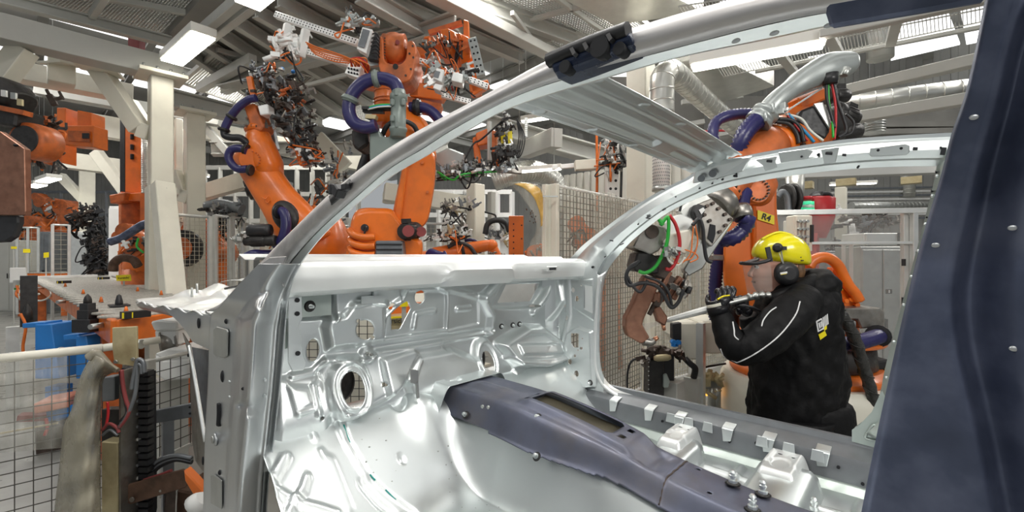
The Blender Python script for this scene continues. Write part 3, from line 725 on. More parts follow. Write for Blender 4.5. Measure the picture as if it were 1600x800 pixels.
cowl = loft_obj('cowl', rows, 'steel_white', car, True, False, solid=.002)
cowl.modifiers.new('edge', 'EDGE_SPLIT').split_angle = R(38)
b = MB()
c = at(863, 420, X=-1.243); b.box(c, (.006, .05, .010)); b.build('slot', 'hole_dark', cowl)
b = MB(); b.box(c, (.003, .075, .022)); b.build('slot_frame', 'steel_white', cowl, bevel=.002)
for (x, y) in ((503, 424), (717, 409)):
    MB().box(at(x, y-1, X=-1.34), (.03, .05, .012)).build('clip', 'brushed', cowl, bevel=.003)
# box end recess at left: folded plates with stud
mb = MB(); mb.prism([at(443, 457, X=-1.40), at(517, 453, X=-1.40), at(517, 492, X=-1.40), at(443, 498, X=-1.40)], (.003, 0, 0))
mb.build('reinforcement_plate', 'steel_green', car)
mb = MB(); mb.bar(at(585.5, 449, X=-1.42), at(585.5, 470, X=-1.42), .01, .012); mb.build('bracket', 'steel_light', car)
mb = MB(); mb.prism([at(564, 463, X=-1.415), at(600, 461, X=-1.415), at(600, 473, X=-1.415), at(564, 475, X=-1.415)], (.003, 0, 0)); mb.build('bracket', 'steel_light', car)
# ---------------------------------------------------------------- floor with toe board and tunnel
g = Sheet((0, 0, 0), (1, 0, 0), (0, 1, 0), (0, 0, 1), -1.47, .62, .455, 1.88, .006)
x, y = g.u, g.v
toe = sm((-x-1.02)/.46)*.27
base = -.775+toe
cy = 1.20; ady = np.abs(y-cy)
TPX = [-1.5, -1.335, -1.0, -.75, -.50, -.28, .6]; TPZ = [-.50, -.487, -.494, -.527, -.578, -.603, -.62]
ttop = np.interp(x, TPX, TPZ)-.045
flank = sm((.215-ady)/.16)
tun = flank*np.maximum(0, ttop-base)
wide = .03*sm((.40-ady)/.12)*sm((ady-.20)/.10)*sm((x+1.25)/.5)*(y < cy)
g.h = base+np.maximum(tun, 0)+wide
# bulge of the tunnel root where it meets the dash
g.h += .05*np.exp(-((x+1.33)/.10)**2-((y-.985)/.07)**2)
# cross ridge (front seat member) on the near side
rid = np.maximum(sm(1.3-np.abs(x+.70)/.085), sm(1.3-np.abs(x+.15)/.09))*.075-.775
g.h = np.where((y < 1.0) & (y > .5), np.maximum(g.h, rid), g.h)
base_h = g.h.copy()
def gq(px, py, z=-.62):      # where the view ray meets the unribbed floor
    for _ in range(40):
        q = at(px, py, Z=z); i = int(np.clip(round((q.x+1.47)/2.09*(g.nu-1)), 0, g.nu-1)); j = int(np.clip(round((q.y-.455)/1.425*(g.nv-1)), 0, g.nv-1))
        z = .6*z+.4*float(base_h[j, i])
    return (q.x, q.y)
for pts, wd, hh in (
    ([(425, 760), (462, 781), (500, 792), (528, 800)], .013, .011), ([(480, 743), (474, 760), (462, 781), (452, 800)], .013, .011),
    ([(489, 673), (492, 681)], .012, .006), ([(502, 702), (507, 711)], .012, .006), ([(516, 715), (528, 745), (545, 790)], .02, .004), ([(565, 750), (590, 780), (612, 798)], .016, -.008)):
    g.rib([gq(a, c) for a, c in pts], wd, hh, raw=True)
g.rib([gq(a, c) for a, c in ((428, 745), (440, 725), (446, 712))], .018, .012, raw=True)
seam = [gq(a, c) for a, c in ((534, 656), (548, 690), (575, 734), (597, 760), (619, 778), (650, 798))]
g.rib([gq(a, c) for a, c in ((527, 657), (540, 690), (562, 725), (572, 738))], .012, .006, raw=True)
d_ = g.sdpoly(seam+[(-.4, .46), (-1.45, .46), gq(526, 655)]); g.h -= .008*sm(-d_/.008+.5)
g.dish(gq(622, 628), .030, .024, -.018, .02, raw=True)
g.dish(gq(627, 718), .012, .011, -.006, .006, raw=True)
# far side: ribbed floor
for yy in (1.50, 1.60, 1.70): g.rib([(-.60, yy), (-.42, yy)], .016, .009, raw=True)
for yy in (1.48, 1.56, 1.66): g.rib([(-.26, yy), (.25, yy+.02)], .016, .010, raw=True)
g.rib([(-.15, 1.4), (-.15, 1.78)], .02, .012, raw=True); g.rib([(-.5, 1.4), (-.5, 1.78)], .02, .01, raw=True); g.rib([(-.02, 1.42), (-.10, 1.78)], .02, .012, raw=True)
g.h += .0015*np.sin(x*17+np.sin(y*13)*1.5)+.001*np.sin(y*31+x*9)
flo = g.build('floor_panel', 'steel_light', car, solid=.0018)
def fz(xx, yy):
    i = int(np.clip(round((xx+1.47)/(2.09)*(g.nu-1)), 0, g.nu-1)); j = int(np.clip(round((yy-.455)/(1.425)*(g.nv-1)), 0, g.nv-1)); return float(g.h[j, i])
# teal sealant in the seam
mb = MB()
for k0, k1 in ((2, 9), (17, 21), (26, 33)):
    C = catmull([Vector((a, c, fz(a, c)+.001)) for a, c in seam], 8)[k0:k1]
    if len(C) > 2: mb.tube(C, .0022, n=5, sub=1)
mb.build('sealant_bead', 'teal', flo, kind='stuff')
# weld spots
mb = MB(); rnd = random.Random(3)
def spot(mb, p, n_, r=.0035): n_ = n_.normalized(); mb.cyl(p-n_*.001, p+n_*.0012, r, r*.7, n=8)
pts = [(570, 648), (593, 655), (549, 660), (560, 672), (565, 685), (577, 698), (572, 722), (588, 718), (583, 737), (598, 737), (612, 750), (618, 735), (603, 688), (650, 592), (640, 603), (597, 632), (612, 628)]
for a, c in pts: t_ = gq(a, c); spot(mb, Vector((t_[0], t_[1], fz(*t_))), UP)
for i in range(46):
    xx = -1.25+i*.035; yy = 1.20-.215+.012*math.sin(i*1.7); spot(mb, Vector((xx, yy, fz(xx, yy))), Vector((0, -1, 1)), .0028)
    yy = .93+.03*math.sin(i*.9); spot(mb, Vector((xx, yy, fz(xx, yy))), UP, .003)
mb.build('weld_spots', 'brushed', flo, kind='stuff')
# ---------------------------------------------------------------- dark tunnel cover (hot-formed reinforcement)
tc = Sheet((0, 1.2, 0), (1, 0, 0), (0, 1, 0), (0, 0, 1), -1.335, .5, -.165, .165, .0036)
x, y = tc.u, tc.v
blend = sm((x+.95)/.4)                             # wide at the front, slim behind the console pad
w_top = .098-.036*blend; w_bot = .150-.034*blend
kern = np.array([np.interp(x[0]+d, TPX, TPZ) for d in np.linspace(-.09, .09, 13)]).mean(0)
top = np.tile(kern, (tc.nv, 1))
drop = sm((np.abs(y)-w_top)/(w_bot-w_top)*.92)
tc.h = top-(.092-.036*blend)*drop-.03*sm((-x-1.26)/.07)*0
padm = sm((.084-np.abs(y-.015))/.02)*sm((x+1.04)/.07)*sm((-.585-x)/.05)
tc.h += .018*padm
tc.h -= .014*sm(1-np.abs(x+.555)/.045)*sm((.07-np.abs(y))/.03)
tc.h += .010*sm((x+1.335)/.1)*sm((-1.05-x)/.1)*sm((.05-np.abs(y+.02))/.04)
tc.rib([(-.50, -.165), (-.50, .165)], .006, -.003, raw=True)
tc.hole_poly([(-.98, -.030), (-.70, -.030), (-.685, -.018), (-.685, .055), (-.70, .068), (-.98, .068), (-.995, .055), (-.995, -.018)], raw=True)
for (a, c) in ((-1.02, -.010), (-1.02, .045), (-.658, -.010), (-.658, .045)):
    tc.hole_poly([(a-.009, c-.011), (a+.009, c-.011), (a+.009, c+.011), (a-.009, c+.011)], raw=True)
for (a, c) in ((-.46, .05), (-.40, -.04), (-.12, .045), (.05, -.02)): tc.hole_ell((a, c), .006, .006, raw=True)
def tmask(u, v):  # wavy lower flange, narrower nose
    lim = .154-.034*sm((u+.95)/.4)
    step = .006*((np.sin(u*9.0) > .2).astype(float))
    return np.maximum(np.abs(v)-lim+step, -1)
cov = tc.build('tunnel_cover', 'steel_blue', car, solid=.003, mask=tmask)
mb = MB(); mb.prism([(-1.01, 1.16, -.503), (-.67, 1.16, -.548), (-.67, 1.28, -.548), (-1.01, 1.28, -.503)], (0, 0, .003)); mb.build('window_floor', 'olive_steel', cov)
# tan weld seam across the cover
mb = MB(); C = []
for i in range(41):
    yv = -.11+.22*i/40; j = int((yv+.165)/.33*(tc.nv-1)); ii = int((-.50+1.335)/1.835*(tc.nu-1)); C.append(Vector((-.50+.001*math.sin(i), 1.2+yv, float(tc.h[j, ii])+.002)))
mb.tube(C, .0026, n=5, sub=1); mb.build('weld_seam', 'dark_brown', cov)
# ---------------------------------------------------------------- far sill
def rows_at(x): 
    return [Vector((x, 1.945, -.56)), Vector((x, 1.94, -.625)), Vector((x, 1.925, -.640)), Vector((x, 1.865, -.652)), Vector((x, 1.845, -.662)), Vector((x, 1.838, -.69)), Vector((x, 1.832, -.78)), Vector((x, 1.80, -.79)), Vector((x, 1.74, -.79))]
mb = MB(); mb.loft([[p for p in (Vector((x_, 1.952, -.628)), Vector((x_, 1.938, -.630)), Vector((x_, 1.930, -.648)), Vector((x_, 1.875, -.660)), Vector((x_, 1.850, -.668)), Vector((x_, 1.842, -.685)), Vector((x_, 1.836, -.775)), Vector((x_, 1.80, -.782)))] for x_ in [-1.34+i*.06 for i in range(34)]], True, False, False)
sill = mb.build('sill_reinforcement', 'steel_grey', car, solid=.003); sill.modifiers.new('e', 'EDGE_SPLIT').split_angle = R(30)
def clip(x_, lab=None):
    b = MB(); b.prism([(x_-.021, 1.885, -.656), (x_+.021, 1.885, -.656), (x_+.021, 1.845, -.664), (x_-.021, 1.845, -.664)], (0, 0, .004))
    b.prism([(x_-.021, 1.840, -.664), (x_+.021, 1.840, -.664), (x_+.014, 1.832, -.706), (x_-.014, 1.832, -.712)], (0, -.004, 0))
    b.prism([(x_-.021, 1.848, -.662), (x_+.021, 1.848, -.662), (x_+.021, 1.838, -.668), (x_-.021, 1.838, -.668)], (0, 0, .004))
    return b.build('sill_tab', 'steel_light', car, bevel=.002)
for px_ in (963, 1018, 1065, 1140, 1203, 1287):
    q = at(px_, 400+707*.66/ (at(px_, 640, Y=1.86).dot(FW)), Y=1.86); clip(at(px_, 640, Y=1.865).x)
mb = MB()
for px_, py_ in ((1035, 658), (1140, 690), (1181.5, 692), (1348, 756), (907, 627), (1310, 730)): c = at(px_, py_, Y=1.836); mb.cyl(c+Vector((0, .003, 0)), c-Vector((0, .004, 0)), .005, n=10)
mb.build('sill_holes', 'hole_dark', sill, kind='stuff')
# lower white flange of the floor along the sill
mb = MB(); mb.loft([[Vector((x_, 1.84, -.70 if False else -.745)), Vector((x_, 1.825, -.75)), Vector((x_, 1.815, -.775)), Vector((x_, 1.76, -.78))] for x_ in [-1.3+i*.1 for i in range(20)]], True, False, False)
mb.build('floor_flange', 'steel_green', car, solid=.002)
# front seat cross members and their end brackets (far side)
def cross(x0, w_, h_, y0, y1, name='seat_cross_member'):
    rows = []
    for i in range(15):
        t = i/14; yy = y0+(y1-y0)*t; hh = h_*(1-.25*(1-t)); ww = w_*(1+.0*t); zb = -.785
        rows.append([Vector((x0-ww*.62, yy, zb)), Vector((x0-ww*.5, yy, zb+.01)), Vector((x0-ww*.42, yy, zb+hh*.8)), Vector((x0-ww*.32, yy, zb+hh)), Vector((x0, yy, zb+hh*1.03)), Vector((x0+ww*.32, yy, zb+hh)), Vector((x0+ww*.42, yy, zb+hh*.8)), Vector((x0+ww*.5, yy, zb+.01)), Vector((x0+ww*.72, yy, zb))])
    b = MB(); b.loft(rows, True, False, False); o = b.build(name, 'steel_light', car, solid=.002); return o
c1 = cross(-.70, .16, .075, 1.33, 1.76); c2 = cross(-.345, .20, .085, 1.33, 1.74)
def end_bracket(xc, w_, yc, zt):
    s_ = Sheet((xc, yc, 0), (1, 0, 0), (0, 1, 0), (0, 0, 1), -w_*.75, w_*.75, -.14, .10, .0035)
    u, v = s_.u, s_.v
    k = sm((w_*.5-np.abs(u))/.045)*sm((v+.14)/.06)*sm((.115-v)/.02)
    s_.h = -.784+(zt+.784)*k
    s_.rib([(-w_*.28, -.02), (-w_*.28, .07)], .02, .008, raw=True); s_.rib([(w_*.28, -.02), (w_*.28, .07)], .02, .008, raw=True)
    s_.dish((0, -.02), w_*.17, .045, -.006, .008, raw=True)
    s_.hole_ell((-w_*.1, .055), .008, .006, raw=True); s_.hole_ell((w_*.14, .05), .006, .006, raw=True)
    o = s_.build('seat_bracket', 'steel_white', car)
    for k2 in (-.5, 0, .5):
        b = MB(); b.prism([(xc+k2*w_-.02, yc+.098, zt-.008), (xc+k2*w_+.02, yc+.098, zt-.008), (xc+k2*w_+.016, yc+.105, zt+.028), (xc+k2*w_-.016, yc+.105, zt+.028)], (0, -.003, 0)); b.build('weld_tab', 'steel_light', o, bevel=.001)
    return o
end_bracket(-.715, .15, 1.735, -.685); end_bracket(-.36, .17, 1.725, -.685)
# ---------------------------------------------------------------- far inner side panel below the windscreen pillar
n_, c_ = plY(1.90, 0)
s_ = Sheet((0, 1.895, 0), (1, 0, 0), (0, 0, 1), (0, -1, 0), -1.50, -1.145, -.72, -.03, .0036)
q = s_
q.pad(P(855, 436, 876, 430, 884, 470, 866, 500, 862, 560, 872, 600, 880, 612, 845, 600, 838, 470), .03, .02)
q.h += .06*sm((-q.u-1.40)/.09)
q.pad(P(889, 520, 905, 511, 926, 518, 928, 560, 930, 604, 905, 606, 884, 596, 880, 560), .022, .012)
q.rib(P(889, 432, 890, 492, 884, 520, 878, 560, 882, 600), .02, .014)
q.pad(P(914, 446, 925, 446, 925, 487, 914, 482), -.012, .006)
q.pad(P(893, 436, 927, 436, 927, 500, 896, 480), .006, .006)
for (a, c, r_) in ((896.6, 453, .0105), (910, 445, .005), (902.6, 466.6, .0115), (859, 472.3, .009), (883.4, 478, .006), (883, 486, .003), (887.6, 496, .011), (894.5, 564, .011), (905, 582.4, .0125), (901, 599, .011), (914, 528, .003), (907, 546, .004), (925, 418, .005)):
    q.hole_ell((a, c), r_, r_*1.2)
q.hole_poly(P(896.5, 520, 908, 520, 908, 542, 901, 542, 896.5, 535)); q.hole_poly(P(900.5, 553, 904, 553, 904, 557, 900.5, 557)); q.hole_poly(P(910, 541, 914, 541, 914, 545, 910, 545))
def smask(u, v):
    pts = q.P(P(830, 425, 932, 425, 940, 440, 937, 480, 936, 540, 938, 575, 948, 600, 972, 616, 940, 622, 860, 606, 830, 600)); return q.sdpoly(pts, u, v)
side = q.build('pillar_inner_panel', 'steel_light', car, mask=smask)
mb = MB(); mb.prism([at(914, 446, Y=1.88), at(925, 447, Y=1.88), at(926, 490, Y=1.88), at(914, 484, Y=1.88)], (0, .002, 0)); mb.build('hinge_plate', 'steel_white', side)
mb = MB(); q1 = [at(a, c, Y=1.885) for a, c in ((892, 606), (960, 622), (990, 628), (988, 634), (950, 630), (890, 616))]; mb.prism(q1, (0, -.004, 0)); mb.build('lower_flange', 'steel_light', car)

# ---------------------------------------------------------------- pillar / rail lofts traced on leaning side planes
def resample(pts, n):
    P_ = catmull([Vector((a, b, 0)) for a, b in pts], 12); L = [0]
    for i in range(len(P_)-1): L.append(L[-1]+(P_[i+1]-P_[i]).length)
    out = []; j = 0
    for i in range(n):
        t = L[-1]*i/(n-1)
        while j < len(P_)-2 and L[j+1] < t: j += 1
        k = (t-L[j])/max(1e-6, L[j+1]-L[j]); v = P_[j].lerp(P_[j+1], min(1, max(0, k))); out.append((v.x, v.y))
    return out
def side_pt(px, py, y0, k, kink=0.0):       # plane leaning inward above 'kink' height
    p = at(px, py, Y=y0)
    if p.z > kink: r = ray(px, py); t = (y0-k*(-kink)) ; nn = Vector((0, 1, k)); p = at(px, py, n=nn, c=y0+k*kink)
    return p
def rail(name, lines, depths, y0, k, m, n=70, parent=car, back=None, kink=0.0, seg_smooth=True, **kw):
    # lines: pixel polylines across the section from top to bottom; depths: Y offsets of each line
    Ls = [resample(l, n) for l in lines]
    rows = [[side_pt(Ls[j][i][0], Ls[j][i][1], y0+depths[j], k, kink) for j in range(len(lines))] for i in range(n)]
    b = MB(); b.loft(rows, True, back is not None, back is not None); return b.build(name, m, parent, **kw), rows
# far windscreen pillar + roof rail: outer top edge, crease, bright face, flange
top_f = [(872, 413), (890.5, 404), (915, 379.5), (985, 327), (1037, 295.5), (1076, 276), (1096, 262), (1140, 249), (1215, 234), (1312.5, 219), (1402, 212), (1500, 207)]
bot_f = [(937, 470), (943, 446), (950, 421.5), (971, 393.5), (995.5, 369), (1041, 334), (1090, 309.5), (1139, 293), (1196, 281), (1252.5, 272), (1327.5, 264), (1402, 260), (1500, 259)]
def mix(a, b, t, n=40):
    A = resample(a, n); B = resample(b, n); return [(A[i][0]*(1-t)+B[i][0]*t, A[i][1]*(1-t)+B[i][1]*t) for i in range(n)]
l = [top_f, mix(top_f, bot_f, .12), mix(top_f, bot_f, .22), mix(top_f, bot_f, .50), mix(top_f, bot_f, .74), mix(top_f, bot_f, .80), bot_f]
r1, rows_f = rail('roof_rail', l, [.055, .05, .012, -.012, -.004, .022, .03], 1.90, .47, 'steel_light', 90, solid=.002)
r1['label'] = 'far windscreen pillar and roof rail in one bright sweep'
r1.modifiers.new('e', 'EDGE_SPLIT').split_angle = R(32)
# outer skin of the far rail, so that it has a back
l2 = [top_f, mix(top_f, bot_f, .5), bot_f]
rail('rail_outer_panel', l2, [.06, .12, .035], 1.90, .47, 'steel_grey', 60, solid=.002)
# details pressed and bolted on the far rail
def on_rail(px, py, off=-.006): return side_pt(px, py, 1.90+off, .47)
def rail_plate(pts, off, m='steel_light', th=.004, par=r1, name='rail_bracket'):
    b = MB(); q_ = [on_rail(a, c, off) for a, c in pts]; b.prism(q_, Vector((0, -th, -th*.3))); return b.build(name, m, par, bevel=.0015)
rail_plate([(1216, 238), (1260, 232), (1271, 236), (1262, 248), (1220, 254)], -.008); rail_plate([(1360, 231), (1414, 224), (1421, 227), (1421, 238), (1416, 242), (1362, 245), (1358, 241)], -.012)
rail_plate([(1180, 249), (1215, 243), (1212, 252), (1215, 262), (1196, 267), (1192, 258)], -.022); rail_plate([(1283, 233), (1312, 229), (1309, 241), (1306, 253), (1288, 256), (1286, 247)], -.022)
mb = MB()
for (a, c, r_) in ((1252, 245, .004), (1278, 242, .005), (1372, 235, .005), (1408, 232, .005), (1196, 261, .0035), (1299, 250, .003), (1128, 281, .004), (1150, 272, .003), (1112, 287, .003), (1092, 295, .003), (1055, 308, .003), (1035, 329, .003), (969, 383, .003), (944, 402, .003), (996, 351, .003), (1340, 262, .004), (1463, 270, .003), (1456, 300, .003), (1448, 340, .003), (1432, 398, .003), (925, 418, .007), (1470, 231, .003), (1120, 279, .005)):
    p_ = on_rail(a, c, -.02); b_ = Vector((0, -1, -.3)); mb.cyl(p_-b_*.03, p_-b_*.002, r_*.8, n=10)
for (a, c, w_, h_) in ((1148.5, 275, .014, .008), (1319, 242, .012, .008), (1430, 232, .013, .008), (1474, 236, .013, .024), (1012, 341, .02, .005), (955, 376, .018, .005), (1202, 252, .02, .008), (1295, 240, .022, .008), (1036, 296, .01, .004)):
    p_ = on_rail(a, c, -.03 if a in (1202, 1295) else -.018); mb.box(p_+Vector((0, .003, 0)), (w_*.8, .012, h_*.8), Matrix.Rotation(R(12), 3, 'Y'))
mb.build('rail_holes', 'hole_dark', r1, kind='stuff')
# far B pillar
Lb = [(1464, 259.5), (1455, 304), (1432.5, 390), (1408, 480), (1384, 572), (1374, 620), (1360, 648), (1335, 668)]
Rb = [(1540, 205), (1532, 300), (1520, 390), (1510, 480), (1500, 572), (1490, 620), (1480, 700), (1470, 740)]
rail('centre_pillar', [Lb, mix(Lb, Rb, .10), mix(Lb, Rb, .14), mix(Lb, Rb, .5), Rb], [.03, .022, -.01, -.03, -.02], 1.93, .40, 'steel_green', 60, kink=-.2, solid=.002)[0]['label'] = 'far centre pillar, pale green grey, cut by the near pillar'
mb = MB(); mb.prism([at(a, c, Y=1.93) for a, c in ((1331, 672), (1345, 662), (1362, 644), (1378, 610), (1392, 640), (1392, 706), (1331, 690))], (0, .004, 0)); mb.build('pillar_foot', 'steel_green', car)
mb = MB(); mb.tube([at(a, c, Y=1.925) for a, c in ((1378, 690), (1362, 688), (1352, 684), (1358, 672), (1366, 664), (1372, 676), (1378, 690))], .004, n=8); mb.build('foot_bead', 'steel_green', car)
mb = MB()
for a, c in ((1459, 275), (1452, 306), (1441, 350), (1430, 392), (1419, 432), (1407, 476), (1392, 534), (1380, 590), (1368, 630)): p_ = side_pt(a+5, c, 1.935, .40, -.2); mb.ball(p_, .005, 8, 6)
mb.build('weld_spots', 'steel_light', car, kind='stuff')
# far door opening: lower part of the pillar, curving into the sill
inn = [(938, 430), (934, 470), (931, 540), (932, 575), (942, 600), (962, 618), (990, 630)]
out = [(950, 421), (943, 446), (939.5, 480), (937, 540), (940, 578), (950, 598), (968, 610), (1000, 621)]
rail('door_flange', [mix(inn, [(a-6, c) for a, c in inn], 1), inn, mix(inn, out, .5), out], [-.002, -.012, .02, .03], 1.90, 0, 'steel_white', 50, solid=.002)
# ---------------------------------------------------------------- roof bow (windscreen header)
# spans between both rails; traced edges on a slightly arched plane
def bowz(t): return .335+.05*math.sin(math.pi*min(1, max(0, t)))
near_e = [(-.62, .60), (-.28, .64)]
def bow_pt(s, t): # s 0..1 front->rear, t 0..1 near->far
    y = .57+(1.735-.57)*t; xf = -.62; xr = -.30
    x_ = xf+(xr-xf)*s
    return x_, y
bow = Sheet((0, 0, 0), (1, 0, 0), (0, 1, 0), (0, 0, 1), -.665, -.485, .70, 1.735, .0034)
x, y = bow.u, bow.v
arch = .012*np.sin(np.pi*np.clip((y-.55)/1.185, 0, 1))
bow.h = .316+arch+.30*(x+.65)
bow.h -= .016*sm((.034-np.abs(x+.590))/.012)*sm((y-.62)/.04)*sm((1.66-y)/.04)
bow.h += .012*sm((.018-np.abs(x+.590))/.010)*sm((np.abs(np.sin((y-.62)*4.4))-.22)/.1)
bow.h += .005*sm(1-np.abs(x+.530)/.012)-.006*sm((x+.497)/.006)+.006*sm((-.652-x)/.006)
for yy in (.78, 1.0, 1.22, 1.45, 1.6):
    bow.rib([(-.652, yy), (-.64, yy+.02)], .009, -.004, raw=True); bow.rib([(-.515, yy+.02), (-.505, yy+.045)], .007, -.003, raw=True)
bo = bow.build('roof_bow', 'steel_light', car, solid=.002, label='pressed steel roof bow spanning between the two roof rails')
# gusset to far rail
mb = MB(); mb.prism([at(1085, 268, Y=1.72), at(1125, 250, Y=1.72), at(1175, 244, Y=1.72), at(1160, 268, Y=1.73), at(1120, 280, Y=1.74), at(1082, 287, Y=1.74)], (0, .01, .004)); gs = mb.build('bow_gusset', 'steel_light', car, bevel=.003)
mb = MB()
for a, c, r_ in ((1096, 279, .013), (1114, 271, .014)): p_ = at(a, c, Y=1.715); mb.cyl(p_, p_-Vector((0, .004, 0)), r_, n=16)
mb.build('gusset_dimples', 'steel_grey', gs)
# ---------------------------------------------------------------- near pillar and roof rail
U = [(318, 487), (340, 478), (375, 445), (400, 417), (450, 366), (520, 299), (594, 241), (668, 197), (762, 147), (858, 95), (984, 47), (1152, 0), (1330, -34), (1500, -58)]
C = [(420, 470), (440, 432), (462, 400), (500, 358), (548, 315), (610, 262), (660, 232), (715, 197), (805, 150), (884, 122), (994, 91), (1200, 37), (1330, 12), (1500, -16)]
Fl = [(442, 490), (455, 445), (468, 415), (510, 362), (562, 315), (615, 273), (668, 242), (720, 210), (805, 165), (947, 121), (1068, 87), (1200, 60), (1330, 32), (1500, 0)]
Ui = [(x_+6, y_+3) for x_, y_ in U]
nr, rows_n = rail('near_roof_rail', [[(a+2, c-1) for a, c in U], mix(U, C, .06), mix(U, C, .5), mix(U, C, .93), C], [.05, .004, -.012, .0, .018], .47, .42, 'steel_rail', 110, solid=.002)
nr['label'] = 'near windscreen pillar and roof rail, brushed grey, sweeping across the frame'
nf, rows_nf = rail('near_rail_flange', [mix(C, Fl, -.05), mix(C, Fl, .12), mix(C, Fl, .9), Fl], [.018, .012, .02, .03], .47, .42, 'steel_light', 110, solid=.002)
nf.modifiers.new('e', 'EDGE_SPLIT').split_angle = R(30)
rail('near_rail_inner', [[(a+2, c-1) for a, c in U], mix(U, Fl, .5), Fl], [.05, .10, .035], .47, .42, 'steel_light', 80, solid=.002)
# pads on the near rail
def near_pt(px, py, off=0): return side_pt(px, py, .47+off, .42)
def pad_on_rail(name, lab, top, bot, th, m, n=14):
    T = resample(top, n); B = resample(bot, n); rows = []
    for i in range(n):
        a = [near_pt(T[i][0], T[i][1], .0), near_pt(T[i][0]*.7+B[i][0]*.3, T[i][1]*.7+B[i][1]*.3, -.016), near_pt(T[i][0]*.3+B[i][0]*.7, T[i][1]*.3+B[i][1]*.7, -.016), near_pt(*B[i], -.006)]
        rows.append(a+[a[3]+Vector((0, th, 0)), a[0]+Vector((0, th, 0))])
    b = MB(); b.loft(rows, False); o = b.build(name, m, car, bevel=.003, seg=2); o['label'] = lab; return o
pad = pad_on_rail('rail_clip', 'long black and blue padded clip on the near rail', [(858, 92), (900, 74), (945, 57), (982, 44)], [(870, 124), (905, 112), (950, 96), (995, 80)], .03, 'blue_clip')
b = MB(); T_ = resample([(858, 92), (900, 74), (945, 57), (982, 44)], 12); 
b.tube([near_pt(a, c+3, -.008) for a, c in T_], .008, n=8); b.build('clip_roll', 'black_plastic', pad)
for a, c, r_ in ((884, 105, .0065), (969, 77, .006), (938, 74, .010)):
    p_ = near_pt(a, c, -.017); MB().cyl(p_+Vector((0, .01, 0)), p_-Vector((0, .003, 0)), r_, n=14).build('clip_hole', 'hole_dark', pad)
for a in (895, 915, 952):
    y_ = np.interp(a, [858, 900, 945, 982], [92, 74, 57, 44]); MB().bar(near_pt(a-1, y_-2, -.012), near_pt(a+5, y_+10, -.018), .004, .006, up=(0, 1, 0)).build('clip_rib', 'black_plastic', pad)
pad2 = pad_on_rail('rail_clip', 'small black clip low on the near pillar', [(512, 307), (530, 292), (545, 279)], [(520, 325), (538, 309), (553, 295)], .02, 'black_plastic', 6)
b = MB(); c0 = near_pt(530, 299, -.02); b.box(c0, (.02, .02, .02), Matrix.Rotation(R(40), 3, 'Y')); b.box(near_pt(522, 296, -.015), (.012, .02, .02)); b.box(near_pt(541, 292, -.018), (.02, .012, .012)); b.build('clip_block', 'black_plastic', pad2, bevel=.002)
# pale dimples on the flange
mb = MB()
for a, c in ((1295, 40), (1210, 52), (1150, 64)): p_ = near_pt(a, c, .008); mb.ball(p_, .0022, 10, 6, (1.6, .4, 1))
mb.build('flange_dimples', 'steel_light', nf, kind='stuff')
mb = MB(); mb.prism([near_pt(1294, -10, -.006), near_pt(1540, -30, -.006), near_pt(1540, 0, -.006), near_pt(1440, 18, -.006), near_pt(1297, 42, -.006), near_pt(1290, 20, -.006)], (0, .006, 0)); mb.build('pillar_overlap', 'steel_navy', car, bevel=.002)
# ---------------------------------------------------------------- near hinge pillar (pressed, bright)
Lp = [(405, 412), (375, 443), (340, 482), (329, 495), (327, 540), (325, 600), (320, 700), (318, 790), (316, 840)]
Rp = [(470, 412), (458, 438), (450, 470), (447, 500), (442, 560), (436, 620), (428, 690), (420, 750), (414, 840)]
nn = 150; mm = 66
Lr = resample(Lp, nn); Rr = resample(Rp, nn)
rows = []; 
def bump(s, c, w_): return float(sm(np.array(1-abs(s-c)/w_)))
def ss(x_): return float(sm(np.array(x_)))
for i in range(nn):
    t = i/(nn-1); row = []
    for j in range(mm):
        s = j/(mm-1)
        a = Lr[i][0]*(1-s)+Rr[i][0]*s; c = Lr[i][1]*(1-s)+Rr[i][1]*s
        yb = .385+.075*ss((s-.45)/.5)                       # wraps inward to the door opening
        yb += .020*ss((.38-s)/.05)*ss((t-.16)/.1)            # flat hinge face slightly lower
        yb -= .040*bump(s, .60, .24)*ss((t-.12)/.08)*(1-.75*ss((t-.50)/.06))   # bright rounded pressing, upper
        yb -= .030*bump(s, .66-.1*t, .18)*ss((t-.52)/.06)
        yb += .010*bump(s, .50, .08)*ss((t-.2)/.1)
        yb += .022*ss((s-.88)/.04)*ss((t-.12)/.1)             # door flange
        yb += .012*bump(t, .535, .012)*bump(s, .52, .16)
        yb -= .010*math.exp(-((s-.62)/.07)**2-((t-.135)/.022)**2)
        yb += .014*math.exp(-((s-.23)/.10)**2-((t-.635)/.022)**2)
        row.append(at(a, c, Y=yb))
    rows.append(row)
hp = MB(); hp.loft(rows, True, False, False); hpo = hp.build('near_hinge_pillar', 'steel_pillar', car, solid=.002)
hpo['label'] = 'near hinge pillar, curved shiny steel at the left of the door opening'
def hp_pt(px, py, off=0.0):
    best = min(((abs(Lr[i][1]*(1-max(0,min(1,(px-Lr[i][0])/(Rr[i][0]-Lr[i][0]))))+Rr[i][1]*max(0,min(1,(px-Lr[i][0])/(Rr[i][0]-Lr[i][0])))-py), i) for i in range(nn)))[1]
    s = max(0, min(1, (px-Lr[best][0])/(Rr[best][0]-Lr[best][0]))); p_ = rows[best][int(s*(mm-1))]
    return at(px, py, Y=p_.y+off)
def hp_plate(pts, th, m, name='hinge_plate', off=-.003, **k):
    b = MB(); q_ = [hp_pt(a, c, off) for a, c in pts]; y_ = min(p.y for p in q_); q_ = [at(pts[i][0], pts[i][1], Y=y_) for i in range(len(pts))]; b.prism(q_, (0, -th, 0)); return b.build(name, m, hpo, bevel=.002, **k)
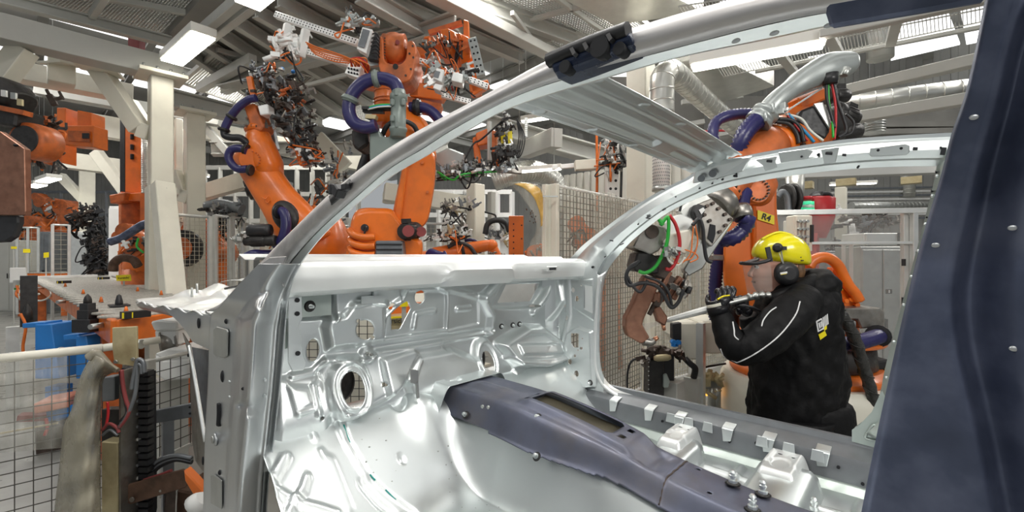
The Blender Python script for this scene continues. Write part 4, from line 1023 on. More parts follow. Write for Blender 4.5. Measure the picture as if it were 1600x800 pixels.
hp_plate([(336, 514), (341, 510), (356, 514), (358, 518), (357, 556), (353, 559), (339, 556), (336, 552)], .005, 'brushed')
hp_plate([(332, 742), (337, 741), (348, 750), (348, 795), (332, 786)], .005, 'brushed')
mb = MB()
for a, c, rx, ry in ((348, 588, .009, .018), (354, 502, .006, .008), (344, 534, .0025, .004), (350, 537, .004, .006), (381, 607, .0035, .0045), (344, 738, .005, .008), (341, 762, .003, .006)):
    p_ = hp_pt(a, c, -.001); mb.cyl(p_+Vector((0, .01, 0)), p_-Vector((0, .0075 if (a, c) in ((344, 534), (350, 537), (341, 762)) else .002, 0)), 1, n=4) if False else mb.ball(p_, 1, 16, 8, (rx, .006, ry))
mb.tube([hp_pt(344, 630, -.001), hp_pt(344, 648, -.001), hp_pt(343, 663, -.001)], .009, n=10)
mb.build('pillar_holes', 'hole_dark', hpo, kind='stuff')
p_ = hp_pt(337, 686, -.004); b = MB(); b.cyl(p_, p_-Vector((0, .006, 0)), .020, .017, n=20); b.build('boss', 'steel_pillar', hpo)
b = MB(); b.cyl(p_-Vector((0, .006, 0)), p_-Vector((0, .010, 0)), .011, n=16); b.build('boss_plug', 'brushed', hpo)
for a, c in ((413, 593), (413, 618)):
    b = MB(); b.ball(hp_pt(a, c, -.001), 1, 14, 8, (.014, .004, .005)); b.build('slot', 'steel_light', hpo)
for a, c in ((359, 596), (359, 620)): b = MB(); b.ball(hp_pt(a, c, 0), 1, 12, 6, (.010, .004, .004)); b.build('slot', 'steel_light', hpo)
# triangular corner with holes at the pillar root
b = MB(); q_ = [near_pt(a, c, -.026) for a, c in ((402, 415), (421, 402), (447, 400), (437, 428), (444, 450), (424, 428))]; b.prism(q_, (0, .004, 0)); tr = b.build('pillar_corner', 'steel_rail', car, bevel=.002)
for a, c, r_ in ((434, 418, .007), (427, 434, .003), (421, 437, .003), (420, 430, .003), (425, 424, .003)): p_ = near_pt(a, c, -.027); MB().cyl(p_, p_-Vector((0, .003, 0)), r_, n=10).build('corner_hole', 'hole_dark', tr)
# bracket just inside the door opening
mb = MB(); q_ = [at(a, c, X=-1.30) for a, c in ((449, 459), (471, 458), (472, 497), (466, 508), (471, 530), (472, 552), (478, 566), (474, 578), (456, 580), (449, 566))]; mb.prism(q_, (.004, 0, 0)); br = mb.build('dash_bracket', 'steel_light', car, bevel=.002)
mb = MB()
for a, c in ((464, 469), (464, 490), (465, 552)): p_ = at(a, c, X=-1.296); mb.cyl(p_, p_+Vector((.004, 0, 0)), .0065, n=12)
mb.build('bracket_holes', 'hole_dark', br, kind='stuff')
mb = MB(); q_ = [at(a, c, X=-1.31) for a, c in ((446, 498), (462, 515), (462, 538), (445, 545))]; mb.prism(q_, (.003, 0, 0)); mb.build('dash_shadow_plate', 'steel_green', car)
# ---------------------------------------------------------------- near fender structure left of the pillar
mb = MB(); pts = [(252, 478), (300, 486), (332, 494), (330, 548), (300, 534), (292, 520), (280, 505)]
mb.prism([at(a, c, Y=.50) for a, c in pts], (0, .004, 0)); fp = mb.build('fender_support', 'steel_pillar', car, bevel=.001)
mb = MB(); mb.prism([at(a, c, Y=.50) for a, c in ((285, 520), (297, 540), (323, 700), (325, 742), (316, 735), (305, 720), (300, 690), (296, 560))], (0, .004, 0)); mb.build('fender_support', 'bare_steel', car)
mb = MB(); mb.prism([at(a, c, Y=.56) for a, c in ((297, 542), (327, 548), (326, 735), (320, 690))], (0, .004, 0)); mb.build('fender_inner_plate', 'steel_grey', car)
mb = MB(); mb.tube([at(296, 540, Y=.495), at(308, 610, Y=.495), at(321, 690, Y=.495)], .007, n=8); mb.build('fender_bead', 'steel_white', car)
mb = MB(); mb.ball(at(310, 505, Y=.497), 1, 18, 8, (.016, .004, .022)); mb.ball(at(317, 720, Y=.497), 1, 14, 8, (.007, .004, .018)); mb.ball(at(294, 555, Y=.497), 1, 10, 6, (.006, .004, .008)); mb.build('fender_holes', 'hole_dark', fp, kind='stuff')
# cowl top / bonnet shelf, bright crumpled-looking pressing at left
sh = Sheet((-2.04, .5, -.228), Vector((1, 0, .037)).normalized(), Vector((0, 1, .15)).normalized(), Vector((-.037, -.15, 1)), -2.0, 1.1, -.12, 1.3, .014)
x, y = sh.u, sh.v
sh.h = .02*np.sin(x*9+y*5)*sm(y/.2)+.02*sm((y-.30)/.12)+.010*np.sin(x*21)*np.sin(y*15+1)
sh.rib([(-1.5, .2), (.4, .26)], .06, .014, raw=True); sh.rib([(-1.0, .5), (.5, .55)], .07, .016, raw=True); sh.rib([(-.5, .1), (-.3, .8)], .05, -.012, raw=True)
sh.hole(lambda u, v: sh.sdpoly(sh.P(P(352, 450, 385, 445, 420, 441, 405, 448, 330, 453)), u, v))
def shmask(u, v): return sh.sdpoly([sh.px(pq) for pq in P(214, 470, 250, 463, 300, 459, 350, 450, 385, 443, 425, 436, 460, 440, 450, 500, 350, 497, 330, 492, 262, 481, 240, 478)], u, v)
sh.build('bonnet_shelf', 'steel_white', car, mask=shmask, label='bright pressed shelf where the bonnet will sit')
mb = MB(); mb.tube([at(352, 451, Y=.7), at(385, 445, Y=.7), at(420, 441, Y=.7)], .006, n=6); mb.build('bonnet_seal', 'black_metal', car)
mb = MB(); e = [at(a, c, Y=.5) for a, c in ((212, 471), (262, 480), (332, 493))]; mb.loft([[p_, p_+Vector((0, .01, -.03)), p_+Vector((0, .03, -.05))] for p_ in e], True, False, False); mb.build('shelf_edge', 'brushed', car, solid=.003)
mb = MB()
for a, c in ((396, 446), (410, 449), (358, 478), (300, 464), (308, 458)): p_ = at(a, c, Y=.62); mb.cyl(p_, p_+Vector((0, 0, .05)), .006, n=8)
mb.build('shelf_pins', 'brushed', car, kind='stuff')
# ---------------------------------------------------------------- near centre pillar (dark blue hot-formed steel)
E_ = [(1548, -30), (1515, 131), (1489, 210), (1473, 273), (1441, 380), (1415, 485), (1391, 590), (1368, 695), (1347, 800), (1335, 860)]
G_ = [(1600, -30), (1568, 79), (1550, 157), (1520, 262), (1502, 341), (1490, 390), (1480, 448), (1480, 501), (1490, 564), (1515, 669), (1541, 800), (1556, 860)]
H_ = [(1720, -30), (1690, 79), (1670, 157), (1650, 262), (1640, 341), (1632, 390), (1628, 448), (1630, 501), (1640, 564), (1665, 669), (1690, 800), (1700, 860)]
K_ = [(x_+260, y_) for x_, y_ in H_]
ls = []; ds = []
for t in np.linspace(0, 1, 9): ls.append(mix(E_, G_, t)); ds.append(-.0018*math.sin(t*math.pi)+(.004 if t == 0 else 0)+.0035*max(0, t-.75)*-4)
for t in np.linspace(.05, 1, 18): ls.append(mix(G_, H_, t)); ds.append(-.0035+.020*float(sm(np.array(t/.22)))-.022*float(sm(np.array((t-.22)/.6))))
for t in (.3, .7, 1): ls.append(mix(H_, K_, t)); ds.append(-.006-.01*t)
nb, _ = rail('near_centre_pillar', ls, ds, .475, .30, 'steel_navy', 90, solid=.002)
nb['label'] = 'near centre pillar, dark blue steel at the right edge'
mb = MB()
for a, c in ((1522, 183), (1462, 383), (1582, 356), (1584, 545)): p_ = side_pt(a, c, .472, .30); mb.ball(p_, 1, 14, 8, (.0026, .001, .002))
mb.build('weld_dimples', 'steel_pillar', nb, kind='stuff')
# near sill and rocker below the frame so the body stands as one
mb = MB(); mb.loft([[Vector((x_, .40, -.66)), Vector((x_, .46, -.60)), Vector((x_, .50, -.66)), Vector((x_, .50, -.85)), Vector((x_, .40, -.85))] for x_ in (-.93, -.5, .4)], False); mb.build('near_sill', 'steel_grey', car)
mb = MB(); mb.box((-.5, 1.9, -.86), (2.0, .12, .16)); mb.build('far_rocker', 'steel_grey', car)
# ---------------------------------------------------------------- studs and bolts
def stud(p, d, r=.006, h=.022, ring=.013, parent=car, m='steel_light'):
    d = Vector(d).normalized(); b = MB(); b.lathe(p, p+d*h, [(0, r*1.4), (.25, r*1.4), (.27, r*.8), (.45, r*.8), (.5, r*1.15), (.62, r*1.15), (.66, r*.75), (.8, r*.75), (.84, r*1.05), (1, r*.6)], 10); b.sm = [False]*len(b.sm)
    o = b.build('stud', m, parent)
    if ring: b = MB(); b.cyl(p-d*.002, p+d*.0015, ring, ring*.7, n=14); b.build('scorch_ring', 'black_metal', o)
    return o
for a, c in ((784, 510), (801.5, 508), (812, 506.5), (866, 563.5), (802, 582.4), (780.5, 589.6), (835, 597)):
    stud(at(a, c, X=FX+.03), (1, -.3, 0), .005, .018, .013)
stud(at(871.5, 510.5, X=-1.42), (.7, -1, 0), .005, .018, .013); stud(at(871.5, 598.6, X=-1.38), (1, -1, 0), .005, .018, .013); stud(at(922, 598, Y=1.87), (0, -1, 0), .006, .02, .014)
stud(at(484.5, 478.6, X=-1.395), (1, 0, 0), .005, .025, .018)
stud(at(573, 553, X=FX+.03), (1, .2, 0), .006, .03, 0, m='brushed')
def stud_z(px_, py_, z, r=.009, h=.036, ring=.019): return stud(at(px_, py_, Z=z), UP, r, h, ring)
stud_z(1145, 754, -.582, .008, .032); stud_z(1192, 771, -.590, .008, .034); stud_z(1176, 795, -.594, .008, .034); stud_z(1272, 796, -.72, .008, .035, 0)
stud_z(1002, 692, -.565, .006, .026, .014); stud_z(968, 714, -.572, .008, .010, .014)
for a, c in ((727, 648), (838, 713), (840, 652)):
    p_ = at(a, c, Y={727: 1.055, 838: 1.04, 840: 1.11}[a]); stud(p_, (0, -1, .7), .006, .014, .014)
for a, c in ((755, 635), (764, 636)): p_ = at(a, c, Y=1.07); MB().cyl(p_, p_-Vector((0, .006, 0)), .006, n=10).build('rivet', 'brushed', car)
# hanging bracket on the tunnel front
b = MB(); q_ = [at(a, c, X=-1.33) for a, c in ((640, 576), (653, 578), (653, 596), (649, 600), (641, 598))]; b.prism(q_, (.004, 0, 0)); b.bar(at(651, 596, X=-1.33), at(653, 622, X=-1.33), .008, .01); b.build('cable_bracket', 'brushed', car, bevel=.001)
# tunnel nose sheet in front of the dark cover
tn = Sheet((0, 1.2, 0), (1, 0, 0), (0, 1, 0), (0, 0, 1), -1.46, -1.29, -.24, .24, .004)
u, v = tn.u, tn.v
tn.h = -.478+.02*sm((-u-1.36)/.08)-.15*sm((np.abs(v)-.13)/.10)
tn.dish((-1.36, -.06), .035, .03, -.012, .012, raw=True); tn.hole_ell((-1.40, .02), .006, .012, raw=True)
tn.build('tunnel_nose', 'steel_light', car)

# collars behind the two large openings of the dash panel
for (cx, cz, ry, rz, m_, L_) in ((535.5, 600, .042, .056, 'black_metal', .10), (749.6, 562, .032, .050, 'black_metal', .13)):
    q0 = at(cx, cz, X=FX+.015); b = MB()
    b.loft([[q0+Vector((-L_*t, ry*k*math.cos(a), rz*k*math.sin(a))) for a in [2*math.pi*j/32 for j in range(32)]] for t, k in ((0, 1), (.15, .98), (1, .98))], True, False)
    b.build('opening_collar', m_, car, solid=.003)
# ================================================================== the worker with the spray lance
# joints from the photograph at body distance ~2.3 m
wk_d = 2.36
hip_z = -.60
foot = at(1246, 400, d=wk_d+.03)
wk = thing('person', 'person in black work jacket, yellow helmet and visor aiming a spray lance', 'person', (foot.x, foot.y, FLOOR_Z))
def wp(x, y, dd=0.0): return at(x, y, d=wk_d+dd)
S = RT; D = FW
def skin_body(name, verts, edges, radii, m, parent, lv=2, root=0):
    me = bpy.data.meshes.new(name); me.from_pydata([tuple(v) for v in verts], edges, []); me.update()
    o = bpy.data.objects.new(name, me); COL.objects.link(o); md = o.modifiers.new('skin', 'SKIN'); md.use_smooth_shade = True
    for i, r in enumerate(radii): me.skin_vertices[0].data[i].radius = r if isinstance(r, tuple) else (r, r)
    me.skin_vertices[0].data[root].use_root = True
    sb = o.modifiers.new('sub', 'SUBSURF'); sb.levels = lv; sb.render_levels = lv
    dg = bpy.context.evaluated_depsgraph_get(); bpy.context.view_layer.update(); dg.update()
    m2 = bpy.data.meshes.new_from_object(o.evaluated_get(dg)); bpy.data.objects.remove(o); m2.materials.clear(); m2.materials.append(MATS[m])
    m2.polygons.foreach_set('use_smooth', [True]*len(m2.polygons)); o = bpy.data.objects.new(name, m2); COL.objects.link(o)
    if parent: o.parent = parent; rebase(o, parent)
    return o
# ---- body (skin): head is lofted separately onto the neck below the visor; legs stand on the floor
hipL = wp(1258, 668, -.10); hipR = wp(1262, 668, .10)
kneeL = Vector((hipL.x, hipL.y, -1.12))+S*-.03; kneeR = Vector((hipR.x, hipR.y, -1.12))+S*.02
ankL = Vector((hipL.x, hipL.y, -1.51))+S*.02; ankR = Vector((hipR.x, hipR.y, -1.51))+S*.06
body_v = [wp(1260, 655), wp(1262, 560), wp(1252, 480), wp(1236, 452), wp(1222, 436), hipL, kneeL, ankL, ankL-S*.16-UP*.03, hipR, kneeR, ankR, ankR-S*.16-UP*.03]
skin_body('body', body_v, [(0, 1), (1, 2), (2, 3), (3, 4), (0, 5), (5, 6), (6, 7), (7, 8), (0, 9), (9, 10), (10, 11), (11, 12)],
          [.12, .12, .12, .07, .06, .095, .07, .05, .045, .095, .07, .05, .045], 'skin', wk, 1)
# trousers and boots
b = MB()
for h_, k_, a_ in ((hipL, kneeL, ankL), (hipR, kneeR, ankR)): b.tube([h_+UP*.05, h_-UP*.1, k_, a_+UP*.03], lambda t: .125-.05*t, 16)
b.link([wp(1260, 640)+UP*.02, wp(1260, 670)], [.40, .42], [.36, .38], up=D); b.build('trousers', 'jacket', wk)
b = MB()
for a_ in (ankL, ankR): b.link([a_+S*.06-UP*.045, a_-S*.02-UP*.03, a_-S*.12-UP*.05, a_-S*.20-UP*.055], [.09, .10, .11, .08], [.09, .12, .08, .06], up=UP)
b.build('boots', 'black_plastic', wk)
# ---- jacket torso: lofted sections with folds.  (pixel left, pixel right, y)
prof = [(1172, 1292, 678), (1173, 1300, 660), (1172, 1312, 640), (1171, 1318, 615), (1173, 1318, 590), (1176, 1314, 565), (1178, 1311, 540), (1179, 1308, 515), (1180, 1306, 490), (1184, 1305, 470), (1192, 1303, 452), (1203, 1300, 440), (1213, 1292, 431)]
nS = 64; secs = []
for k, (xl, xr, y) in enumerate(prof):
    c_ = wp((xl+xr)/2, y); hw = (xr-xl)/2/FPX*wk_d*.955; dp = [.165, .17, .175, .18, .18, .18, .18, .185, .19, .185, .165, .12, .08][k]; q_ = []
    tilt = .0
    for j in range(nS):
        a = 2*math.pi*j/nS; cx, sx = math.cos(a), math.sin(a)
        fold = 1+.020*math.sin(5*a+k*.9)+.013*math.sin(9*a-k*1.4)+(.030*math.sin(a*3+2+k*2.1) if k < 5 else 0)
        if k <= 1: fold *= .985
        q_.append(c_+S*hw*math.copysign(abs(cx)**.9, cx)*fold+D*dp*math.copysign(abs(sx)**.9, sx)*fold+UP*(.012*math.sin(4*a+k)))
    secs.append(q_)
b = MB(); b.loft(secs, True, True); tj = b.build('jacket', 'jacket', wk)
sb = tj.modifiers.new('sub', 'SUBSURF'); sb.levels = 1; sb.render_levels = 2
tx = bpy.data.textures.new('cloth_folds', 'CLOUDS'); tx.noise_scale = .06; tx.noise_depth = 1
dm = tj.modifiers.new('folds', 'DISPLACE'); dm.texture = tx; dm.strength = .028; dm.mid_level = .5; dm.texture_coords = 'LOCAL'
# ---- near arm (raised, elbow bent, forearm up to the lance)
def sleeve(name, pts, rad, n=26, wr=.028):
    b = MB(); P_ = catmull(pts, 8); m_ = len(P_); secs = []; L = 0
    for i, p in enumerate(P_):
        d = (P_[min(i+1, m_-1)]-P_[max(i-1, 0)]).normalized(); sd, u = frame_for(d, D); t = i/(m_-1)*(len(rad)-1); k = min(int(t), len(rad)-2); r = rad[k]*(1-t+k)+rad[k+1]*(t-k)
        q_ = []
        for j in range(n):
            a = 2*math.pi*j/n; f_ = 1+wr*math.sin(i*1.15+2*math.sin(a+1))*.9+wr*.6*math.sin(3*a+i*.5)
            q_.append(p+(sd*math.cos(a)+u*math.sin(a))*r*f_)
        secs.append(q_)
    b.loft(secs, True, True); o = b.build(name, 'jacket', wk); s2 = o.modifiers.new('sub', 'SUBSURF'); s2.levels = 1; s2.render_levels = 1; return o
sleeve('near_sleeve', [wp(1262, 462, -.13), wp(1238, 488, -.20), wp(1205, 520, -.24), wp(1172, 542, -.24), wp(1150, 540, -.22), wp(1136, 520, -.19), wp(1127, 495, -.16), wp(1124, 484, -.15)], [.075, .100, .094, .085, .078, .062, .050, .044])
sleeve('far_sleeve', [wp(1235, 462, .10), wp(1215, 490, .06), wp(1200, 515, .02), wp(1178, 510, -.03), wp(1168, 492, -.04)], [.08, .085, .075, .06, .045])
b = MB(); b.tube([wp(1124, 490, -.155), wp(1120, 478, -.15)], .050, n=20); b.build('sleeve_cuff', 'jacket_satin', wk)
b = MB(); b.tube([wp(1121, 481, -.15), wp(1118, 473, -.148)], .043, n=20); b.build('glove_lining', 'cream', wk)
# collar and hood lying on the back
b = MB(); b.tube([wp(1200, 470, -.04), wp(1210, 468, -.09), wp(1230, 462, -.11), wp(1252, 452, -.10), wp(1276, 438, -.05), wp(1288, 436, .05)], lambda t: .028+.018*math.sin(t*3.0), n=14); b.build('collar', 'jacket', wk)
secs = []
for k, (x_, y_, rw, rh) in enumerate(((1216, 466, .05, .035), (1230, 462, .10, .045), (1246, 455, .13, .065), (1262, 446, .145, .082), (1278, 440, .14, .082), (1292, 444, .11, .07), (1300, 456, .06, .04))):
    c_ = wp(x_, y_, -.01); secs.append([c_+D*rw*math.cos(a)*(1+.05*math.sin(3*a+k))+UP*rh*math.sin(a)*(1+.10*math.sin(4*a+k*1.3)) for a in [2*math.pi*j/28 for j in range(28)]])
b = MB(); b.loft(secs, True, True); hd = b.build('hood', 'jacket', wk); s2 = hd.modifiers.new('sub', 'SUBSURF'); s2.levels = 1; s2.render_levels = 1
dm = hd.modifiers.new('folds', 'DISPLACE'); dm.texture = tx; dm.strength = .03; dm.texture_coords = 'LOCAL'
# white piping
def surf_front(px, py, cand):   # nearest point of listed objects along the view ray
    dg = bpy.context.evaluated_depsgraph_get(); r = ray(px, py).normalized(); best = None
    for o in cand:
        oe = o.evaluated_get(dg); off = world_loc(o); ok, loc, nn, ix = oe.ray_cast(-off, r)
        if ok:
            w_ = loc+off
            if best is None or w_.length < best[0].length: best = (w_, nn)
    return best
bpy.context.view_layer.update()
garm = [o for o in wk.children if o.type == 'MESH']
def piping(pts, r=.0032, name='piping'):
    out = []
    for a, c in resample(pts, 30):
        h = surf_front(a, c, garm)
        if h: out.append(h[0]-ray(a, c).normalized()*.002)
    if len(out) > 3: MB().tube(out, r, n=6, sub=1).build(name, 'piping_white', wk)
piping([(1250, 471), (1243, 492), (1220, 522), (1192, 545), (1163, 562), (1145, 567), (1132, 558), (1126, 545)])
piping([(1145, 503), (1147, 515), (1148, 525), (1154, 531)]); piping([(1213, 480), (1203, 487), (1193, 500), (1190, 510)])
# logo on the shoulder: white shield mark and lettering over yellow bars
def patch(name, pts, m, off=.004):
    h = [surf_front(a, c, garm) for a, c in pts]; h = [x for x in h if x]
    if len(h) < 3: return
    dmin = min(x[0].dot(FW) for x in h)-off; b = MB(); b.prism([at(a, c, d=dmin) for a, c in pts], FW*.003); o = b.build(name, m, wk); return o, dmin
pt = patch('chest_logo', [(1275, 502), (1284, 497), (1288, 514), (1278, 519)], 'piping_white')
if pt:
    dd = pt[1]-.001
    b = MB(); b.prism([at(a, c, d=dd) for a, c in ((1277.5, 503), (1283.5, 500), (1286, 512), (1280, 516))], FW*.001); lo = b.build('logo_shield', 'text_black', wk)
    b = MB()
    b.prism([at(a, c, d=dd-.001) for a, c in ((1278.5, 505), (1281, 503.5), (1282.5, 511), (1281, 514))], FW*.001); b.prism([at(a, c, d=dd-.001) for a, c in ((1282, 503), (1283.6, 502.2), (1285, 510), (1283.6, 512))], FW*.001)
    b.build('logo_mark', 'piping_white', wk)
    b = MB()
    for i in range(4): x0 = 1285.5+i*2.2; b.prism([at(a, c, d=dd+.006) for a, c in ((x0, 496-i*1.6), (x0+1.4, 495-i*1.6), (x0+2.6, 511-i*1.6), (x0+1.2, 512-i*1.6))], FW*.001)
    b.build('logo_letters', 'piping_white', wk)
patch('yellow_bar', [(1279, 523), (1289, 517), (1292, 524), (1282, 531)], 'yellow'); patch('yellow_bar', [(1287, 512), (1292, 508), (1292, 514), (1288, 517)], 'yellow')
# ---- head: profile facing left
hc = wp(1200, 425); hd_ = wk_d
def hpx(x, y, dd=0): return at(x, y, d=hd_+dd)
# horizontal slices: (y, x_front, x_back, half width)
sl = [(392, 1184, 1246, .055), (400, 1179, 1250, .068), (408, 1177.5, 1251, .074), (414, 1177.5, 1250, .075), (418, 1179, 1250, .075), (422, 1176, 1249, .074), (427, 1173, 1248, .073), (431, 1172.5, 1246, .071), (434, 1176.5, 1244, .068), (437, 1175.5, 1241, .066), (440, 1176.5, 1238, .064), (444, 1175.8, 1236, .062), (448, 1178, 1234, .058), (453, 1180, 1233, .054), (458, 1184, 1232, .05), (464, 1200, 1233, .048), (472, 1206, 1236, .05)]
secs = []
for y_, xf, xb, hw in sl:
    q_ = []; n_ = 40; cf = (xf+xb)/2
    L_ = (xb-xf)/2/FPX*hd_; c_ = hpx(cf, y_)
    for j in range(n_):
        a = 2*math.pi*j/n_; ca_, sa_ = math.cos(a), math.sin(a)
        # front (ca=-1) is pinched: nose, chin
        pinch = 1.0
        w_ = hw*sa_*(1-.25*max(0, -ca_)**2)
        x_ = L_*ca_
        if ca_ < -.90 and 418 <= y_ <= 434: pass
        elif ca_ < -.55: x_ = L_*ca_*(1-.10*(1-abs((-ca_-1)/.45))*(0 if y_ < 418 or y_ > 446 else -0)-.06*(1 if 418 <= y_ <= 432 else 0))
        q_.append(c_+S*x_+D*w_)
    secs.append(q_)
b = MB(); b.loft(secs, True, True); hdo = b.build('head', 'skin', wk); s2 = hdo.modifiers.new('sub', 'SUBSURF'); s2.levels = 1; s2.render_levels = 1
# eye, brow, nostril, lips, ear
for sgn in (-1, 1):
    b = MB(); b.ball(hpx(1182.5, 416.5, sgn*.034), .0115, 12, 8); e_ = b.build('eye', 'piping_white', hdo)
    b = MB(); b.ball(hpx(1180.2, 416.5, sgn*.036), .0055, 10, 6); b.build('iris', 'text_black', hdo)
    b = MB(); b.tube([hpx(1180, 412, sgn*.022), hpx(1182, 410.5, sgn*.038), hpx(1187, 411.5, sgn*.052)], .0035, n=6); b.build('eyebrow', 'hair', hdo)
    b = MB(); b.tube([hpx(1180.5, 414, sgn*.026), hpx(1183, 413.6, sgn*.044), hpx(1187, 416, sgn*.056)], .003, n=6); b.build('eyelid', 'skin', hdo)
b = MB(); b.link([hpx(1180, 414), hpx(1175.5, 422), hpx(1171.5, 429), hpx(1175, 432)], [.016, .020, .028, .026], [.02, .02, .02, .012], up=S); b.build('nose', 'skin', hdo)
b = MB(); b.tube([hpx(1179.5, 441, -.024), hpx(1175.8, 440, -.008), hpx(1175.8, 440, .008), hpx(1179.5, 441, .024)], .0055, n=8); b.build('lips', 'copper', hdo)
b = MB(); b.ball(hpx(1217, 424, -.074), 1, 14, 10, (.015, .008, .03), Matrix.Rotation(YAW, 3, 'Z')); b.build('ear', 'skin', hdo)
b = MB(); b.ball(hpx(1217, 424, .074), 1, 14, 10, (.015, .008, .03), Matrix.Rotation(YAW, 3, 'Z')); b.build('ear', 'skin', hdo)
b = MB(); b.ball(hpx(1240, 422), 1, 20, 14, (.045, .068, .075), Matrix.Rotation(YAW, 3, 'Z')); b.ball(hpx(1225, 408), 1, 20, 14, (.08, .074, .05), Matrix.Rotation(YAW, 3, 'Z')); b.build('hair', 'hair', wk)
# ---- helmet
secs = []
shell = [(413, 1192, 1264, .085), (407, 1180, 1264, .100), (400, 1176.5, 1263.5, .106), (392, 1177, 1262, .108), (384, 1180, 1259, .104), (376, 1186, 1252, .092), (370, 1194, 1243, .072), (365.5, 1203, 1232, .048), (363, 1212, 1224, .02)]
for y_, xf, xb, hw in shell:
    c_ = hpx((xf+xb)/2, y_); L_ = (xb-xf)/2/FPX*hd_
    secs.append([c_+S*L_*math.cos(a)+D*hw*math.sin(a)+UP*(.010*math.cos(a)*(-1 if y_ > 395 else 0)) for a in [2*math.pi*j/40 for j in range(40)]])
b = MB(); b.loft(secs, True, True); hm = b.build('helmet', 'yellow_helmet', wk); hm['label'] = 'glossy yellow safety helmet with dark peak'
s2 = hm.modifiers.new('sub', 'SUBSURF'); s2.levels = 1; s2.render_levels = 1
for o_ in (-.035, 0, .035):
    b = MB(); b.tube([hpx(1190, 374, o_), hpx(1202, 367.5, o_), hpx(1218, 362.8, o_), hpx(1236, 367, o_), hpx(1250, 376, o_)], .006, n=8); b.build('crown_ridge', 'yellow_helmet', hm)
b = MB()
for k in range(4): b.box(hpx(1243+k*3.5, 392+k*5, -.098), (.012, .005, .005), Matrix.Rotation(YAW, 3, 'Z'))
b.build('vents', 'text_black', hm)
# peak
rows = []
for k, (x_, y_, hw) in enumerate(((1186, 402, .098), (1176, 405, .095), (1165, 408.5, .078), (1154, 411.5, .045))):
    rows.append([hpx(x_+10*abs(t_)**2.2*(1 if k else 0), y_+1.5*abs(t_)**2, hw*t_) for t_ in [i/8-1 for i in range(17)]])
b = MB(); b.loft(rows, True, False, False); b.build('helmet_peak', 'black_plastic', hm, solid=.004)
b = MB(); b.tube([hpx(1157, 411, -.05), hpx(1175, 412, -.104), hpx(1194, 409, -.118), hpx(1204, 405, -.118)], lambda t: .009, n=8); b.bar(hpx(1199, 386, -.116), hpx(1204, 409, -.116), .022, .008, up=FW); b.build('visor_bracket', 'black_plastic', hm)
# visor
rows = []
for y_, s_ in ((410, 1.0), (420, 1.0), (432, .98), (446, .94), (458, .88)):
    row = []
    for i in range(21):
        t_ = i/10-1; x_ = 1159+(y_-410)*.18+ (44*s_)*abs(t_)**2.0; row.append(hpx(x_, y_-5*(abs(t_)**2)*(1 if y_ > 440 else 0), .112*s_*t_))
    rows.append(row)
b = MB(); b.loft(rows, True, False, False); vz = b.build('visor', 'visor_clear', wk, solid=.001); vz['label'] = 'clear curved face visor hanging from the helmet peak'
b = MB(); b.tube(rows[-1], .0016, n=5, sub=1); b.build('visor_edge', 'glass_pane', vz)
# ear defender (both sides)
for sgn in (-1, 1):
    nrm = D*sgn
    c_ = hpx(1225, 427, sgn*.085)
    b = MB(); b.lathe(c_-nrm*.0, c_+nrm*.05, [(0, .052), (.25, .060), (.6, .058), (.85, .048), (1, .030)], 26); ed = b.build('ear_defender', 'black_plastic', wk, label='black ear defender cup with pale mark' if sgn < 0 else None)
    # make the cup taller than wide
    b = MB(); b.bar(hpx(1220, 388, sgn*.112), hpx(1224, 412, sgn*.12), .006, .006); b.tube([hpx(1216, 392, sgn*.112), hpx(1219, 400, sgn*.118), hpx(1222, 410, sgn*.12)], .002, n=5); b.build('defender_wire', 'brushed', ed)
    b = MB(); b.lathe(hpx(1215, 387, sgn*.104), hpx(1215, 387, sgn*.128), [(0, .024), (.7, .022), (1, .012)], 18); b.bar(hpx(1210, 387, sgn*.114), hpx(1229, 388, sgn*.114), .008, .018); b.build('defender_pivot', 'black_plastic', ed)
    if sgn < 0:
        b = MB(); b.bar(hpx(1219, 427.5, -.138), hpx(1230, 425.5, -.138), .003, .009, up=UP); b.build('defender_mark', 'white_box', ed)
        b = MB(); b.bar(hpx(1220, 429.2, -.1385), hpx(1229, 427.6, -.1385), .003, .002, up=UP); b.build('defender_stripe', 'yellow', ed)
# ---- hands in black gloves on the lance
def hand(name, palm, wrist, knuckle_dir, grip_axis, curl_n, parent, sc=1.0, thumb=True):
    # skinned hand: wrist-palm, four fingers curling round the lance, thumb
    w_ = Vector(wrist); p_ = Vector(palm); ax = Vector(grip_axis).normalized(); kd = Vector(knuckle_dir).normalized(); cn = Vector(curl_n).normalized()
    vs = [w_, w_.lerp(p_, .5), p_]; ed = [(0, 1), (1, 2)]; rd = [(.026*sc, .026*sc), (.032*sc, .024*sc), (.036*sc, .022*sc)]
    lens = [.030, .034, .032, .026]
    for i in range(4):
        base = p_+ax*(i-1.5)*.021*sc+kd*.018*sc; k0 = len(vs)
        L_ = lens[i]*sc
        q1 = base+kd*L_*.9+cn*.004; q2 = q1+cn*L_*.9+kd*.008*sc; q3 = q2+cn*L_*.35-kd*L_*.7
        vs += [base, q1, q2, q3]; ed += [(2, k0), (k0, k0+1), (k0+1, k0+2), (k0+2, k0+3)]; rd += [.0125*sc, .0115*sc, .0105*sc, .009*sc]
    if thumb:
        k0 = len(vs); base = w_.lerp(p_, .55)-ax*.024*sc; t1 = base-ax*.020*sc+cn*.020*sc; t2 = t1+cn*.024*sc+kd*.018*sc; t3 = t2+cn*.008*sc+kd*.020*sc
        vs += [base, t1, t2, t3]; ed += [(1, k0), (k0, k0+1), (k0+1, k0+2), (k0+2, k0+3)]; rd += [.016*sc, .014*sc, .012*sc, .010*sc]
    return skin_body(name, vs, ed, rd, 'glove', parent, 2)
lance_d = wk_d-.13
la = at(1040, 501, d=lance_d+.02); lb = at(1122, 479, d=lance_d); lax = (lb-la).normalized()
